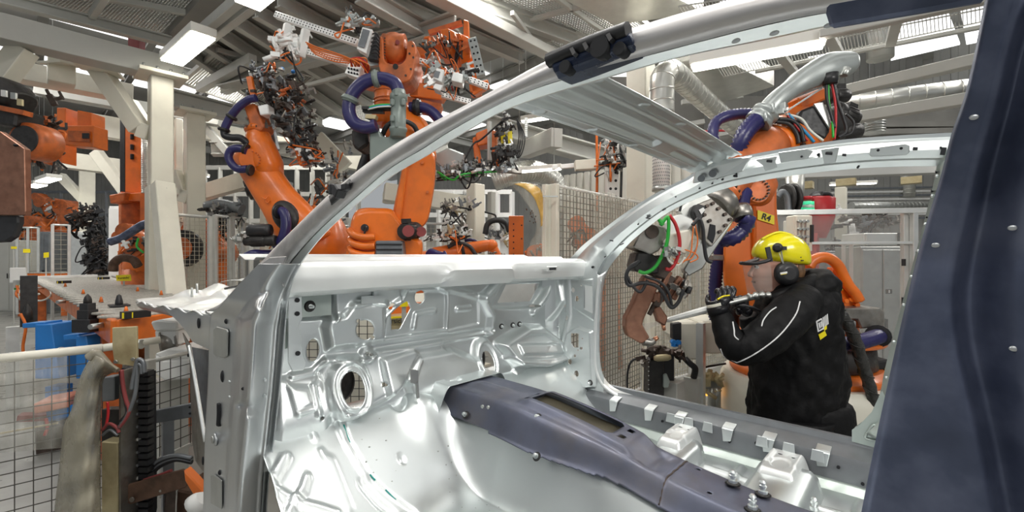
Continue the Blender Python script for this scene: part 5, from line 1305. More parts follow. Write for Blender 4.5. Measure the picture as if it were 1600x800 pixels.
gdir = (at(1175, 466, d=lance_d)-at(1112, 480, d=lance_d)).normalized()
hp1 = at(1131, 470, d=lance_d-.035)
hand('near_glove', hp1, at(1120, 478, d=lance_d-.03), (-S*.1+UP*.5+S*.3), gdir, FW*.9+UP*.1, wk, 1.15)
hand('far_glove', at(1160, 478, d=lance_d+.045), at(1172, 492, d=lance_d+.06), (UP*.7-S*.5), gdir, -FW*.9-UP*.1, wk, 1.1)
b = MB(); b.tube([at(1121, 468, d=lance_d-.075), at(1130, 463, d=lance_d-.075), at(1140, 461.5, d=lance_d-.07)], .004, n=6); b.build('glove_stripe', 'yellow', wk)
# ---- lance, nozzle and hose (things of their own)
lt = thing('spray_lance', 'grey steel spray lance held up in both gloved hands', 'spray lance', la)
b = MB(); b.bar(la, lb, .0, .0) if False else None
n_ = 6; sd_, u_ = frame_for(lb-la)
b.loft([[p+(sd_*math.cos(2*math.pi*i/8)*r*1.0+u_*math.sin(2*math.pi*i/8)*r) for i in range(8)] for p, r in ((la, .008), (la.lerp(lb, .06), .013), (la.lerp(lb, .5), .017), (lb, .019))], False); b.build('barrel', 'aluminium', lt, bevel=.001)
b = MB()
for i in range(7):
    p_ = la.lerp(lb, .1+i*.13)-FW*.016; b.cyl(p_, p_-FW*.003, .002, n=6)
b.build('barrel_screws', 'brushed', lt)
b = MB(); b.tube([lb-lax*.012, lb+lax*.05], .024, n=14, sub=1); b.build('lance_collar', 'black_plastic', lt)
b = MB(); b.tube([at(1128, 476, d=lance_d), at(1160, 468, d=lance_d), at(1185, 463, d=lance_d)], .014, n=12); b.build('lance_grip', 'brushed', lt)
b = MB(); b.tube([at(1168, 464, d=lance_d-.01), at(1186, 461, d=lance_d-.01), at(1203, 461, d=lance_d)], lambda t: .014+.005*math.sin(t*22), n=14); b.build('lance_coupling', 'brushed', lt)
b = MB(); b.tube([at(1146, 484, d=lance_d), at(1158, 478, d=lance_d-.06), at(1175, 480, d=lance_d-.07), at(1192, 488, d=lance_d-.02)], .006, n=8); b.build('lance_cable', 'black_plastic', lt)
# faint jet of dry ice between the tip and the copper electrode
jt = at(1003, 512, d=lance_d+.06)
b = MB(); b.cyl(la, jt, .004, .019, 16, False); solo(b, 'spray_jet', 'mist', 'faint white jet blowing from the lance tip onto the copper arm', 'spray')
# braided hose from behind the shoulder to the floor
ht = thing('braided_hose', 'thick black woven hose falling from the worker shoulder behind the jacket', 'hose', at(1370, 900, d=wk_d+.25))
hp_ = [at(1296, 462, d=wk_d+.10), at(1304, 480, d=wk_d+.08), at(1320, 500, d=wk_d+.08), at(1336, 530, d=wk_d+.10), at(1348, 570, d=wk_d+.13), at(1360, 608, d=wk_d+.15), at(1368, 650, d=wk_d+.18), at(1372, 720, d=wk_d+.22), Vector((at(1374, 800, d=wk_d+.25).x, at(1374, 800, d=wk_d+.25).y, FLOOR_Z+.04))]
b = MB(); b.tube(hp_, lambda t: .030+.0022*math.sin(t*95), n=18, sub=12); b.build('sleeve', 'weave', ht)
b = MB()
C_ = catmull(hp_, 10)
for i in range(3, len(C_)-4, 5):
    dr = (C_[i+1]-C_[i]).normalized(); sd, u = frame_for(dr); b.tube([C_[i]+dr*.012*k+(sd*math.cos(k*.5+i)+u*math.sin(k*.5+i))*.032 for k in range(8)], .003, n=5, sub=2)
b.build('wrap_edges', 'black_metal', ht, kind='stuff')
# ================================================================== robots
def hose(parent, pts, r, m='violet_hose', ribs=0, n=12, name='hose', amp=.1, label=None):
    b = MB(); b.tube(pts, r, n=n, sub=10, ribs=ribs, rib_amp=amp); return b.build(name, m, parent, label=label)
def strap(parent, p, d, r, w_=.03, m='black_plastic', name='hose_clamp'):
    d = Vector(d).normalized(); b = MB(); b.cyl(p-d*w_/2, p+d*w_/2, r, n=16); b.cyl(p-d*w_*.2, p+d*w_*.2, r*1.12, n=16); return b.build(name, m, parent)
def bolt_ring(parent, c, ax, r, n, br, h=.012, m='dark_brown', name='bolt_ring'):
    ax = Vector(ax).normalized(); s_, u_ = frame_for(ax); b = MB()
    for i in range(n):
        a = 2*math.pi*i/n; p = c+(s_*math.cos(a)+u_*math.sin(a))*r; b.cyl(p, p+ax*h, br, n=6)
    return b.build(name, m, parent, kind='stuff')
def motor(parent, a, b_, r, name='motor', m='black_metal'):
    a = Vector(a); b_ = Vector(b_); q = MB(); L = b_-a
    q.lathe(a, b_, [(0, r*.9), (.05, r), (.30, r), (.32, r*.93), (.36, r*.93), (.38, r), (.8, r), (.83, r*.85), (1, r*.8)], 18); o = q.build(name, m, parent)
    q = MB(); s_, u_ = frame_for(L)
    for i in range(14):
        an = 2*math.pi*i/14; d = s_*math.cos(an)+u_*math.sin(an); q.bar(a+L*.4+d*r, a+L*.78+d*r, r*.08, r*.12, up=d)
    q.bar(a+L*.55+u_*r*1.15, a+L*.9+u_*r*1.15, r*.7, r*.5, up=u_); q.build('cooling_fins', m, o); return o
def plate(parent, pts, d, th, m, name='plate', bevel=.003, **k):
    b = MB(); b.prism([at(x, y, d=d) if not isinstance(d, (list, tuple)) else at(x, y, d=d[i]) for i, (x, y) in enumerate(pts)], FW*th); return b.build(name, m, parent, bevel=bevel, **k)

# ------------------------------------------------------------------ the robot marked R4
D4 = 2.95
bc = at(1258, 400, d=3.02); bz = at(1258, 581, d=3.02).z
r4 = thing('industrial_robot', 'large orange industrial robot with yellow R4 sign behind the worker', 'robot', (bc.x, bc.y, FLOOR_Z), 'orange industrial robots')
rb = .52
b = MB(); b.lathe((bc.x, bc.y, FLOOR_Z), (bc.x, bc.y, bz), [(0, rb), (.9, rb), (.955, rb*.985), (.97, rb*.96), (1, rb*.95)], 48); b.build('pedestal', 'cream', r4)
b = MB(); b.lathe((bc.x, bc.y, bz), (bc.x, bc.y, bz+.07), [(0, rb*.86), (.3, rb*.88), (.5, rb*.86), (1, rb*.78)], 48); b.build('turntable_ring', 'orange', r4)
b = MB(); b.lathe((bc.x, bc.y, bz+.07), (bc.x, bc.y, bz+.225), [(0, rb*.70), (.05, rb*.74), (.9, rb*.72), (1, rb*.66)], 48); b.build('turntable_motor_drum', 'black_metal', r4)
b = MB(); b.lathe((bc.x, bc.y, bz+.22), (bc.x, bc.y, bz+.255), [(0, rb*.72), (.2, rb*.82), (.8, rb*.82), (1, rb*.75)], 48); b.build('carousel_plate', 'orange', r4)
# carousel side cheek with arch
b = MB(); b.link([at(1262, 570, d=3.0), at(1268, 520, d=3.0), at(1275, 470, d=3.0), at(1270, 440, d=3.0)], [.62, .56, .44, .30], [.36, .34, .30, .22], up=FW, n=26); b.build('carousel', 'orange', r4)
b = MB()
arch = [(1262, 418), (1270, 407), (1284, 402), (1298, 405), (1310, 416), (1318, 432), (1326, 446), (1336, 458), (1343, 470)]
b.tube([at(x, y, d=2.80) for x, y in arch], lambda t: .034-.004*t, n=14, sub=6); ar = b.build('carousel_arch', 'orange', r4)
plate(r4, [(1305, 416), (1320, 430), (1343, 466), (1340, 480), (1310, 486), (1300, 440)], 2.84, .08, 'orange', 'carousel_cheek', .01)
for x_, y_ in ((1328, 468), (1337, 476), (1320, 470)): b = MB(); p_ = at(x_, y_, d=2.83); b.cyl(p_, p_-FW*.02, .014, n=8); b.build('lug_bolt', 'orange', r4)
plate(r4, [(1309, 448), (1315, 445), (1317, 453), (1311, 456)], 2.79, .004, 'yellow', 'warning_sticker', 0)
plate(r4, [(1309, 578), (1324, 581), (1325, 599), (1311, 597)], 2.60, .004, 'yellow', 'warning_sticker', 0)
b = MB()
for k in range(4): b.bar(at(1311, 583+k*3.5, d=2.597), at(1316+k % 2*2, 583.8+k*3.5, d=2.597), .003, .002)
b.ball(at(1319.5, 584, d=2.597), .008, 8, 5); b.build('sticker_print', 'text_black', r4)
# grey steel bracket and violet hose at its foot
b = MB(); b.prism([at(x, y, d=2.72) for x, y in ((1298, 490), (1306, 482), (1375, 481), (1383, 486), (1383, 510), (1346, 514), (1340, 500), (1300, 498))], FW*.22); b.build('hose_bracket', 'bare_steel', r4, bevel=.008)
plate(r4, [(1297, 498), (1338, 502), (1338, 522), (1299, 524)], 2.70, .02, 'brushed', 'bracket_plate')
for x_, y_ in ((1303, 508), (1320, 494), (1330, 512)): b = MB(); p_ = at(x_, y_, d=2.70); b.cyl(p_, p_-FW*.02, .012, n=6); b.build('bracket_bolt', 'brushed', r4)
hose(r4, [at(1270, 540, d=2.72), at(1300, 541, d=2.58), at(1340, 535, d=2.55), at(1368, 527, d=2.62), at(1378, 524, d=2.8)], .040, ribs=.024, n=16)
strap(r4, at(1372, 525, d=2.68), at(1378, 524, d=2.8)-at(1366, 527, d=2.62), .058, .05)
plate(r4, [(1362, 566), (1392, 562), (1396, 604), (1366, 600)], 2.8, .2, 'black_plastic', 'connector_box', .01)
plate(r4, [(1383, 576), (1387, 575), (1388, 585), (1384, 586)], 2.79, .004, 'yellow', 'warning_sticker', 0)
# link arm (big orange plate arm)
dl = 2.80
outline = [(1139, 300), (1133, 340), (1130, 400), (1131, 445), (1139, 460), (1152, 476), (1164, 505), (1172, 560), (1200, 590), (1226, 560), (1232, 480), (1222, 400), (1214, 330), (1213, 272), (1205, 258), (1160, 262)]
b = MB(); oc = resample(outline+[outline[0]], 60)[:-1]
cx_, cy_ = 1180, 400
sec = []
for k, (sc_, dd) in enumerate(((.93, 0), (.985, .012), (1, .035), (1, .20), (.985, .23), (.93, .245))): sec.append([at(cx_+(x-cx_)*sc_, cy_+(y-cy_)*(sc_*.5+.5), d=dl+dd) for x, y in oc])
b.loft(sec, True, True); la4 = b.build('link_arm', 'orange', r4); la4.modifiers.new('e', 'EDGE_SPLIT').split_angle = R(55)
plate(la4, [(1178, 262), (1212, 262), (1213, 335), (1221, 420), (1180, 420)], dl-.035, .05, 'orange', 'arm_rib', .012)
pl = plate(la4, [(1184, 328), (1210, 337), (1210, 351), (1184, 343)], dl-.045, .006, 'yellow', 'name_sign', 0)
o_ = at(1197.3, 340, d=dl-.047); xa = (at(1210, 344, d=dl-.047)-at(1184, 335.5, d=dl-.047)); text('R4', 'sign_text', .052, 'text_black', la4, mbasis(o_, xa, UP), bold=.0012)
for x_, y_ in ((1206, 283), (1206, 290)): b = MB(); p_ = at(x_, y_, d=dl-.04); b.cyl(p_, p_-FW*.008, .012, n=10); b.build('lug_bolt', 'bare_steel', la4)
# violet hose behind the arm on the left
hose(r4, [at(1150, 310, d=2.75), at(1140, 350, d=2.85), at(1126, 390, d=2.95), at(1118, 440, d=3.0), at(1118, 500, d=3.0), at(1128, 520, d=2.95)], .040, ribs=.024, n=16)
hose(r4, [at(1152, 470, d=3.1), at(1146, 490, d=3.1), at(1144, 520, d=3.1)], .045, 'black_plastic', n=14)
b = MB(); b.bar(at(1110, 402, d=2.8), at(1134, 403, d=2.85), .05, .035); b.build('hose_holder', 'bare_steel', r4, bevel=.004)
# elbow and forearm
eA = at(1268, 205, d=2.72); eB = at(1205, 228, d=2.55); eC = at(1148, 268, d=2.42); eD = at(1122, 312, d=2.33)
b = MB(); b.lathe(at(1262, 204, d=2.72), at(1200, 232, d=2.54), [(0, .13), (.1, .165), (.35, .175), (.62, .155), (.86, .12), (.88, .13), (1, .13)], 32); fa = b.build('forearm', 'orange', r4)
ax4 = (at(1200, 232, d=2.54)-at(1290, 190, d=2.80)).normalized()
bolt_ring(fa, at(1213, 226, d=2.575), -ax4, .138, 26, .011, .02)
b = MB(); b.lathe(at(1204, 230, d=2.55), at(1138, 262, d=2.44), [(0, .128), (.2, .13), (.5, .105), (.9, .10), (1, .085)], 28); wr4 = b.build('wrist_housing', 'orange_worn', r4)
b = MB(); b.lathe(at(1183, 306, d=2.50), at(1191, 288, d=2.58), [(0, .055), (.1, .075), (.9, .08), (1, .08)], 26); b.build('wrist_hub', 'orange_worn', r4)
c_ = at(1185, 297, d=2.42); b = MB(); b.cyl(c_, c_+FW*.10, .068, n=28); hb = b.build('elbow_cover', 'orange_worn', r4, bevel=.004); bolt_ring(hb, c_-FW*.004, -FW, .052, 18, .006, .008)
b = MB(); b.lathe(at(1160, 270, d=2.46), at(1122, 318, d=2.32), [(0, .075), (.25, .08), (.4, .065), (.6, .06), (.62, .072), (.75, .072), (.77, .055), (1, .055)], 26); b.build('wrist', 'orange_worn', r4)
bolt_ring(r4, at(1136, 300, d=2.36), (at(1122, 318, d=2.32)-at(1160, 270, d=2.46)), .066, 14, .007, .012)
b = MB(); b.lathe(at(1128, 310, d=2.34), at(1112, 328, d=2.30), [(0, .08), (.2, .10), (.8, .10), (1, .085)], 28); b.build('tool_flange', 'bare_steel', r4)
# elbow motors
b = MB(); b.link([at(1240, 215, d=2.62), at(1290, 195, d=2.66), at(1318, 200, d=2.7)], [.22, .22, .16], [.2, .2, .16], up=UP); b.build('elbow_casting', 'black_metal', r4)
motor(r4, at(1302, 172, d=2.62), at(1336, 186, d=2.66), .055); motor(r4, at(1296, 208, d=2.62), at(1338, 205, d=2.68), .06); motor(r4, at(1290, 150, d=2.75), at(1322, 150, d=2.78), .05)
b = MB(); b.prism([at(x, y, d=2.47) for x, y in ((1252, 172), (1275, 163), (1300, 178), (1298, 205), (1290, 218), (1262, 205), (1246, 190))], FW*.12); b.build('black_shell', 'black_plastic', r4, bevel=.012)
b = MB(); b.prism([at(x, y, d=2.455) for x, y in ((1272, 162), (1286, 160), (1300, 185), (1296, 200))], FW*.01); b.build('silver_shield', 'aluminium', r4)
b = MB(); b.bar(at(1240, 165, d=2.60), at(1282, 148, d=2.66), .08, .07); b.build('top_casting', 'orange', r4, bevel=.01)
plate(r4, [(1322, 178), (1328, 176), (1329, 184), (1323, 185)], 2.59, .004, 'yellow', 'warning_sticker', 0)
# cast hose guide on top
g_ = [at(1196, 177, d=2.45), at(1212, 158, d=2.45), at(1232, 142, d=2.46), at(1258, 124, d=2.48), at(1292, 108, d=2.50), at(1322, 101, d=2.52), at(1333, 101, d=2.53)]
b = MB(); b.link(g_, [.115, .115, .11, .14, .17, .15, .06], [.105, .10, .10, .13, .165, .13, .05], up=UP, n=22, e=2.3); hg = b.build('hose_guide', 'cast_grey', r4, label='grey cast hose guide arching over the robot head')
gd = (g_[0]-g_[1]).normalized(); b = MB(); b.lathe(g_[0]-gd*.02, g_[0]+gd*.07, [(0, .06), (.15, .072), (.35, .072), (.4, .062), (.65, .062), (.7, .07), (1, .07)], 24); b.build('guide_collar', 'cast_grey', hg)
b = MB(); 
for k in (0, 1): p_ = g_[0]+gd*(.0+k*.06)-FW*.07; b.cyl(p_-UP*.02, p_+UP*.03, .010, n=8)
b.box(at(1223, 168, d=2.40), (.03, .03, .05)); b.box(at(1217, 175, d=2.40), (.05, .03, .03)); b.build('guide_latches', 'cast_grey', hg, bevel=.003)
b = MB(); b.cyl(at(1296, 116, d=2.44), at(1297, 132, d=2.44), .042, .034, n=20); b.build('guide_outlet', 'black_plastic', hg)
b = MB(); b.box(at(1316, 113, d=2.45), (.05, .05, .045)); b.cyl(at(1320, 118, d=2.43), at(1324, 106, d=2.43), .018, n=10); b.build('guide_latch', 'brushed', hg, bevel=.004)
hose(r4, [g_[0]+gd*.05, at(1180, 190, d=2.42), at(1166, 205, d=2.40), at(1157, 222, d=2.40), at(1150, 240, d=2.42)], .040, ribs=.022, n=18, amp=.16)
hose(r4, [at(1178, 178, d=2.6), at(1156, 178, d=2.6), at(1134, 182, d=2.58), at(1118, 192, d=2.58), at(1114, 210, d=2.56), at(1120, 232, d=2.55)], .030, ribs=.022, n=14, amp=.08)
for (pts, r_, m_) in (([(1231, 177), (1242, 190), (1258, 206), (1272, 222)], .008, 'cyan_cable'), ([(1228, 178), (1252, 186), (1266, 204), (1286, 220)], .007, 'white_cable'), ([(1216, 186), (1236, 188), (1250, 200), (1256, 222)], .011, 'black_plastic'), ([(1212, 190), (1232, 194), (1244, 208), (1248, 224)], .011, 'black_plastic'),
    ([(1294, 128), (1295, 160), (1300, 185), (1302, 215)], .006, 'green'), ([(1299, 128), (1305, 160), (1306, 190), (1304, 218)], .006, 'red'), ([(1291, 126), (1292, 155), (1298, 178), (1304, 200)], .008, 'black_plastic'), ([(1302, 128), (1309, 160), (1318, 185), (1322, 205), (1310, 215)], .008, 'black_plastic'), ([(1322, 178), (1334, 192), (1330, 208), (1312, 214)], .006, 'black_plastic'), ([(1230, 180), (1240, 192), (1250, 205), (1262, 220)], .005, 'red')):
    hose(r4, [at(x, y, d=2.44) for x, y in pts], r_, m_, n=8, name='cable')
b = MB(); b.bar(at(1222, 178, d=2.42), at(1284, 138, d=2.46), .006, .008); b.build('tie_rod', 'brushed', r4)
hose(r4, [at(1160, 338, d=2.30), at(1168, 345, d=2.30), at(1160, 360, d=2.32), at(1145, 372, d=2.32), at(1130, 374, d=2.36)], .038, ribs=.022, n=14)
b = MB(); b.lathe(at(1157, 322, d=2.33), at(1162, 342, d=2.30), [(0, .04), (.3, .05), (.7, .05), (1, .045)], 18); b.build('hose_clamp', 'bare_steel', r4)
hose(r4, [at(1164, 300, d=2.40), at(1160, 312, d=2.36), at(1159, 326, d=2.33)], .034, ribs=.012, n=14)

# ------------------------------------------------------------------ welding gun held by R4
gd4 = 2.22
wg = thing('welding_gun', 'spot welding gun with copper electrode arms hanging from the R4 robot', 'welding gun', at(1045, 440, d=gd4))
plate(wg, [(1060, 330), (1090, 306), (1104, 302), (1147, 343), (1143, 352), (1098, 420), (1076, 432), (1068, 422), (1096, 372), (1076, 348)], gd4-.02, .05, 'brushed', 'frame_plate', .006)
plate(wg, [(1092, 318), (1112, 310), (1147, 342), (1112, 386), (1096, 372)], gd4-.045, .03, 'bare_steel', 'adapter_plate', .004)
b = MB()
for x_, y_ in ((1113, 318), (1122, 326), (1132, 335), (1140, 343), (1133, 352), (1124, 362), (1104, 322), (1100, 336), (1108, 345)): p_ = at(x_, y_, d=gd4-.045); b.cyl(p_, p_-FW*.012, .0085, n=8)
b.build('plate_bolts', 'dark_brown', wg, kind='stuff')
plate(wg, [(1110, 350), (1118, 352), (1118, 366), (1114, 380), (1106, 372)], gd4-.05, .006, 'hole_dark', 'plate_opening', 0)
plate(wg, [(1042, 346), (1064, 334), (1082, 341), (1086, 346), (1070, 368), (1050, 372), (1040, 358)], gd4-.05, .10, 'aluminium', 'valve_box', .006)
plate(wg, [(1084, 332), (1090, 318), (1104, 322), (1098, 342), (1088, 344)], gd4-.07, .06, 'black_plastic', 'drive_housing', .006)
plate(wg, [(1092, 328), (1099, 324), (1102, 328), (1096, 335)], gd4-.075, .004, 'white_box', 'data_plate', 0)
plate(wg, [(1050, 366), (1078, 358), (1082, 372), (1072, 398), (1048, 390), (1038, 378)], gd4-.10, .12, 'cream', 'transformer_cover', .006)
plate(wg, [(989, 386), (1008, 347), (1038, 354), (1044, 370), (1030, 392), (1018, 398)], gd4-.07, .16, 'bare_steel', 'cylinder_block', .006)
c_ = at(1019, 362, d=gd4-.075); b = MB(); b.cyl(c_, c_-FW*.004, .032, n=24); b.build('cylinder_bore', 'dark_brown', wg)
plate(wg, [(990, 415), (996, 394), (1016, 394), (1030, 404), (1030, 428), (1016, 428), (992, 424)], gd4-.06, .14, 'black_metal', 'gun_body', .008)
plate(wg, [(1020, 400), (1046, 398), (1052, 420), (1040, 438), (1020, 430)], gd4-.04, .12, 'dark_brown', 'gun_body', .008)
# copper arms
b = MB(); sec = [(1004, 432, 1036, 436), (996, 458, 1026, 468), (984, 486, 1014, 500), (978, 500, 1006, 512)]
b.prism([at(x, y, d=gd4-.03) for x, y in ((1008, 430), (1034, 436), (1018, 474), (1006, 500), (1004, 508), (1010, 518), (1016, 528), (1003, 538), (981, 526), (977, 510), (978, 498), (990, 474))], FW*.075); b.build('lower_electrode_arm', 'copper', wg, bevel=.008, seg=2)
b = MB(); b.tube([at(1005, 533, d=gd4), at(1016, 535, d=gd4), at(1022, 531, d=gd4)], lambda t: .022-.006*t, n=12); b.build('electrode_shank', 'bare_steel', wg)
b = MB(); b.cyl(at(1022, 531, d=gd4), at(1028, 527, d=gd4), .012, .009, n=12); b.build('electrode_tip', 'copper_bright', wg)
b = MB(); b.prism([at(x, y, d=gd4-.02) for x, y in ((1022, 482), (1030, 476), (1044, 496), (1040, 510), (1030, 504))], FW*.06); b.build('upper_electrode_arm', 'copper', wg, bevel=.006)
b = MB(); b.cyl(at(1036, 506, d=gd4), at(1038, 516, d=gd4), .010, .008, n=12); b.build('electrode_tip', 'copper_bright', wg)
b = MB(); b.bar(at(1014, 492, d=gd4), at(1040, 440, d=gd4), .02, .02); b.bar(at(1024, 478, d=gd4-.02), at(1050, 432, d=gd4-.02), .035, .03); b.build('plunger', 'dark_brown', wg, bevel=.003)
for (a, c, w_) in (((1040, 470), (1062, 432), .022), ((1052, 468), (1068, 436), .018), ((1034, 450), (1046, 424), .03)):
    b = MB(); b.bar(at(*a, d=gd4-.03), at(*c, d=gd4-.02), w_, .025); b.build('shunt', 'copper', wg, bevel=.004)
b = MB(); b.cyl(at(1026, 430, d=gd4), at(1012, 466, d=gd4), .05, n=14) if False else None
b.box(at(1024, 464, d=gd4), (.07, .06, .05)); b.build('clevis', 'copper', wg, bevel=.005)
for pts, r_, m_ in (([(1032, 352), (1044, 340), (1042, 380), (1026, 414), (1010, 426), (998, 424)], .0085, 'green'), ([(1046, 336), (1056, 352), (1062, 378), (1058, 404), (1048, 420), (1040, 420)], .0085, 'red'),
    ([(1000, 408), (984, 418), (978, 434), (984, 446), (1004, 442), (1024, 446), (1036, 458), (1048, 480), (1060, 472), (1068, 452)], .009, 'black_plastic'), ([(996, 412), (980, 424), (984, 440), (1000, 456), (1012, 438)], .0075, 'black_plastic'),
    ([(1082, 352), (1092, 342), (1098, 356), (1100, 380), (1104, 404), (1112, 410)], .009, 'black_plastic'), ([(1008, 432), (1030, 440), (1044, 456), (1050, 478)], .007, 'black_plastic'),
    ([(1084, 345), (1082, 370), (1078, 398), (1062, 412), (1052, 404)], .003, 'orange_cable'), ([(1086, 350), (1090, 378), (1082, 402), (1066, 408)], .003, 'orange_cable'), ([(1070, 390), (1086, 396), (1090, 404), (1078, 410)], .003, 'orange_cable'), ([(1062, 330), (1066, 318), (1078, 312)], .006, 'black_plastic'), ([(1040, 390), (1046, 408), (1060, 414), (1070, 402)], .005, 'white_cable'), ([(1024, 326), (1028, 340), (1036, 352)], .009, 'green')):
    hose(wg, [at(x, y, d=gd4-.12) for x, y in pts], r_, m_, n=8, name='cable')
rnd = random.Random(5)
def fittings(parent, pts, d, n, m='brushed', s0=.012, s1=.03, seed=1, name='fittings'):
    q = random.Random(seed); b = MB()
    for i in range(n):
        a = q.choice(pts); p = at(a[0]+q.uniform(-5, 5), a[1]+q.uniform(-5, 5), d=d+q.uniform(-.05, .05))
        if q.random() < .5: b.cyl(p, p+Vector((q.uniform(-1, 1), q.uniform(-1, 1), q.uniform(-1, 1))).normalized()*s1*1.5, q.uniform(s0, s1)*.5, n=8)
        else: b.box(p, [q.uniform(s0, s1)*1.3 for _ in range(3)], Matrix.Rotation(q.uniform(0, 3), 3, 'X') @ Matrix.Rotation(q.uniform(0, 3), 3, 'Z'))
    return b.build(name, m, parent, kind='stuff')
fittings(wg, [(1045, 390), (1052, 398), (1040, 400), (1060, 392)], gd4-.12, 16, 'brushed', .010, .02, 2)
fittings(wg, [(1068, 440), (1058, 452), (1072, 455)], gd4-.05, 10, 'bare_steel', .012, .03, 3)
b = MB(); 
for x_, y_ in ((1062, 462), (1068, 448), (1074, 458)): b.cyl(at(x_, y_, d=gd4-.06), at(x_+4, y_-10, d=gd4-.06), .014, n=10)
b.build('plugs', 'black_plastic', wg)
# ------------------------------------------------------------------ tip dresser on its post and control housings right behind the far sill
td_ = 2.75
dr = thing('tip_dresser', 'black tip dressing unit on a grey post behind the far sill', 'machine', (at(1035, 600, d=td_).x, at(1035, 600, d=td_).y, FLOOR_Z))
plate(dr, [(1015, 565), (1038, 560), (1038, 622), (1014, 620)], td_-.05, .12, 'black_metal', 'housing', .006)
plate(dr, [(1018, 545), (1054, 548), (1054, 606), (1044, 610), (1036, 606), (1036, 560), (1018, 552)], td_+.02, .10, 'black_plastic', 'bracket', .005)
plate(dr, [(1037, 586), (1042, 584), (1047, 596), (1044, 606), (1037, 606)], td_-.07, .02, 'steel_green', 'guard_disc', .003)
b = MB(); b.lathe(at(1022, 560, d=td_-.1), at(1048, 558, d=td_-.1), [(0, .012), (.2, .02), (.8, .02), (1, .012)], 16); b.build('rotor', 'beige_plate', dr)
fittings(dr, [(1020, 548), (1040, 550), (1058, 552), (1004, 562)], td_-.04, 30, 'dark_brown', .012, .035, 8)
fittings(dr, [(1006, 564), (1002, 568)], td_-.04, 8, 'bare_steel', .01, .02, 9)
hose(dr, [at(1004, 562, d=td_), at(990, 562, d=td_), at(982, 575, d=td_), at(980, 600, d=td_), at(982, 640, d=td_)], .007, 'black_plastic', n=8, name='cable')
b = MB(); c0 = at(1044, 618, d=td_+.05); b.box((c0.x, c0.y, (c0.z+.1+FLOOR_Z)/2), (.16, .12, c0.z+.1-FLOOR_Z)); b.build('post', 'grey_paint', dr, bevel=.004)
b = MB()
for k in range(8): b.cyl(at(1013.5, 566+k*7, d=td_-.055), at(1013.5, 566+k*7, d=td_-.065), .004, n=6)
b.build('housing_screws', 'brushed', dr)
cab = thing('control_box', 'pair of cream control housings on a grey aluminium post behind the copper gun arm', 'box', (at(1095, 640, d=2.95).x, at(1095, 640, d=2.95).y, FLOOR_Z))
plate(cab, [(1058, 504), (1093, 504), (1094, 562), (1076, 562), (1058, 528)], 2.9, .25, 'cream', 'housing', .01)
plate(cab, [(1097, 503), (1135, 500), (1140, 553), (1097, 553)], 2.95, .3, 'cream', 'housing', .01)
plate(cab, [(1051, 506), (1065, 504), (1065, 532), (1051, 530)], 2.84, .05, 'black_plastic', 'socket_strip', .004)
for x_ in (1053, 1060):
    b = MB(); b.cyl(at(x_, 535, d=2.84)-FW*.01, at(x_, 535, d=2.84)+FW*.03, .016, n=12); b.box(at(x_, 539, d=2.84), (.028, .02, .02)); b.build('blue_socket', 'blue', cab)
b = MB(); c0 = at(1095, 505, d=2.9); b.box((c0.x, c0.y, (c0.z+FLOOR_Z)/2), (.045, .045, c0.z-FLOOR_Z)); b.build('post', 'aluminium', cab)
b = MB(); c0 = at(1083, 588, d=2.9); b.box((c0.x, c0.y, (c0.z+FLOOR_Z)/2), (.09, .09, c0.z-FLOOR_Z)); b.build('post_foot', 'aluminium', cab, bevel=.003)
hose(cab, [at(1070, 560, d=2.85), at(1078, 568, d=2.83), at(1086, 576, d=2.83), at(1084, 590, d=2.85)], .02, 'black_plastic', n=8, name='cable')
vb = thing('valve_unit', 'brass and steel valve unit beside the cream robot pedestal', 'machine', (at(1118, 640, d=3.1).x, at(1118, 640, d=3.1).y, FLOOR_Z))
b = MB()
for x_ in (1112, 1120): b.cyl(at(x_, 640, d=3.05), at(x_, 605, d=3.05), .026, n=14)
b.bar(at(1096, 601, d=3.05), at(1126, 600, d=3.05), .04, .05); c0 = at(1118, 640, d=3.08); b.box((c0.x, c0.y, (c0.z+FLOOR_Z)/2), (.18, .14, c0.z-FLOOR_Z)); b.build('cylinders', 'brushed', vb)
fittings(vb, [(1104, 592), (1116, 590), (1124, 596), (1108, 610)], 3.05, 26, 'beige_plate', .015, .04, 11)
hose(vb, [at(1098, 606, d=3.05), at(1102, 590, d=3.05), at(1116, 588, d=3.05), at(1126, 600, d=3.05)], .010, 'black_plastic', n=8, name='cable')
hose(vb, [at(1098, 575, d=3.1), at(1110, 572, d=3.1), at(1134, 568, d=3.1)], .008, 'black_plastic', n=8, name='cable')
b = MB(); b.box(at(1108, 610, d=3.2), (.05, .05, .07)); b.build('lamp', 'amber_glow', vb)

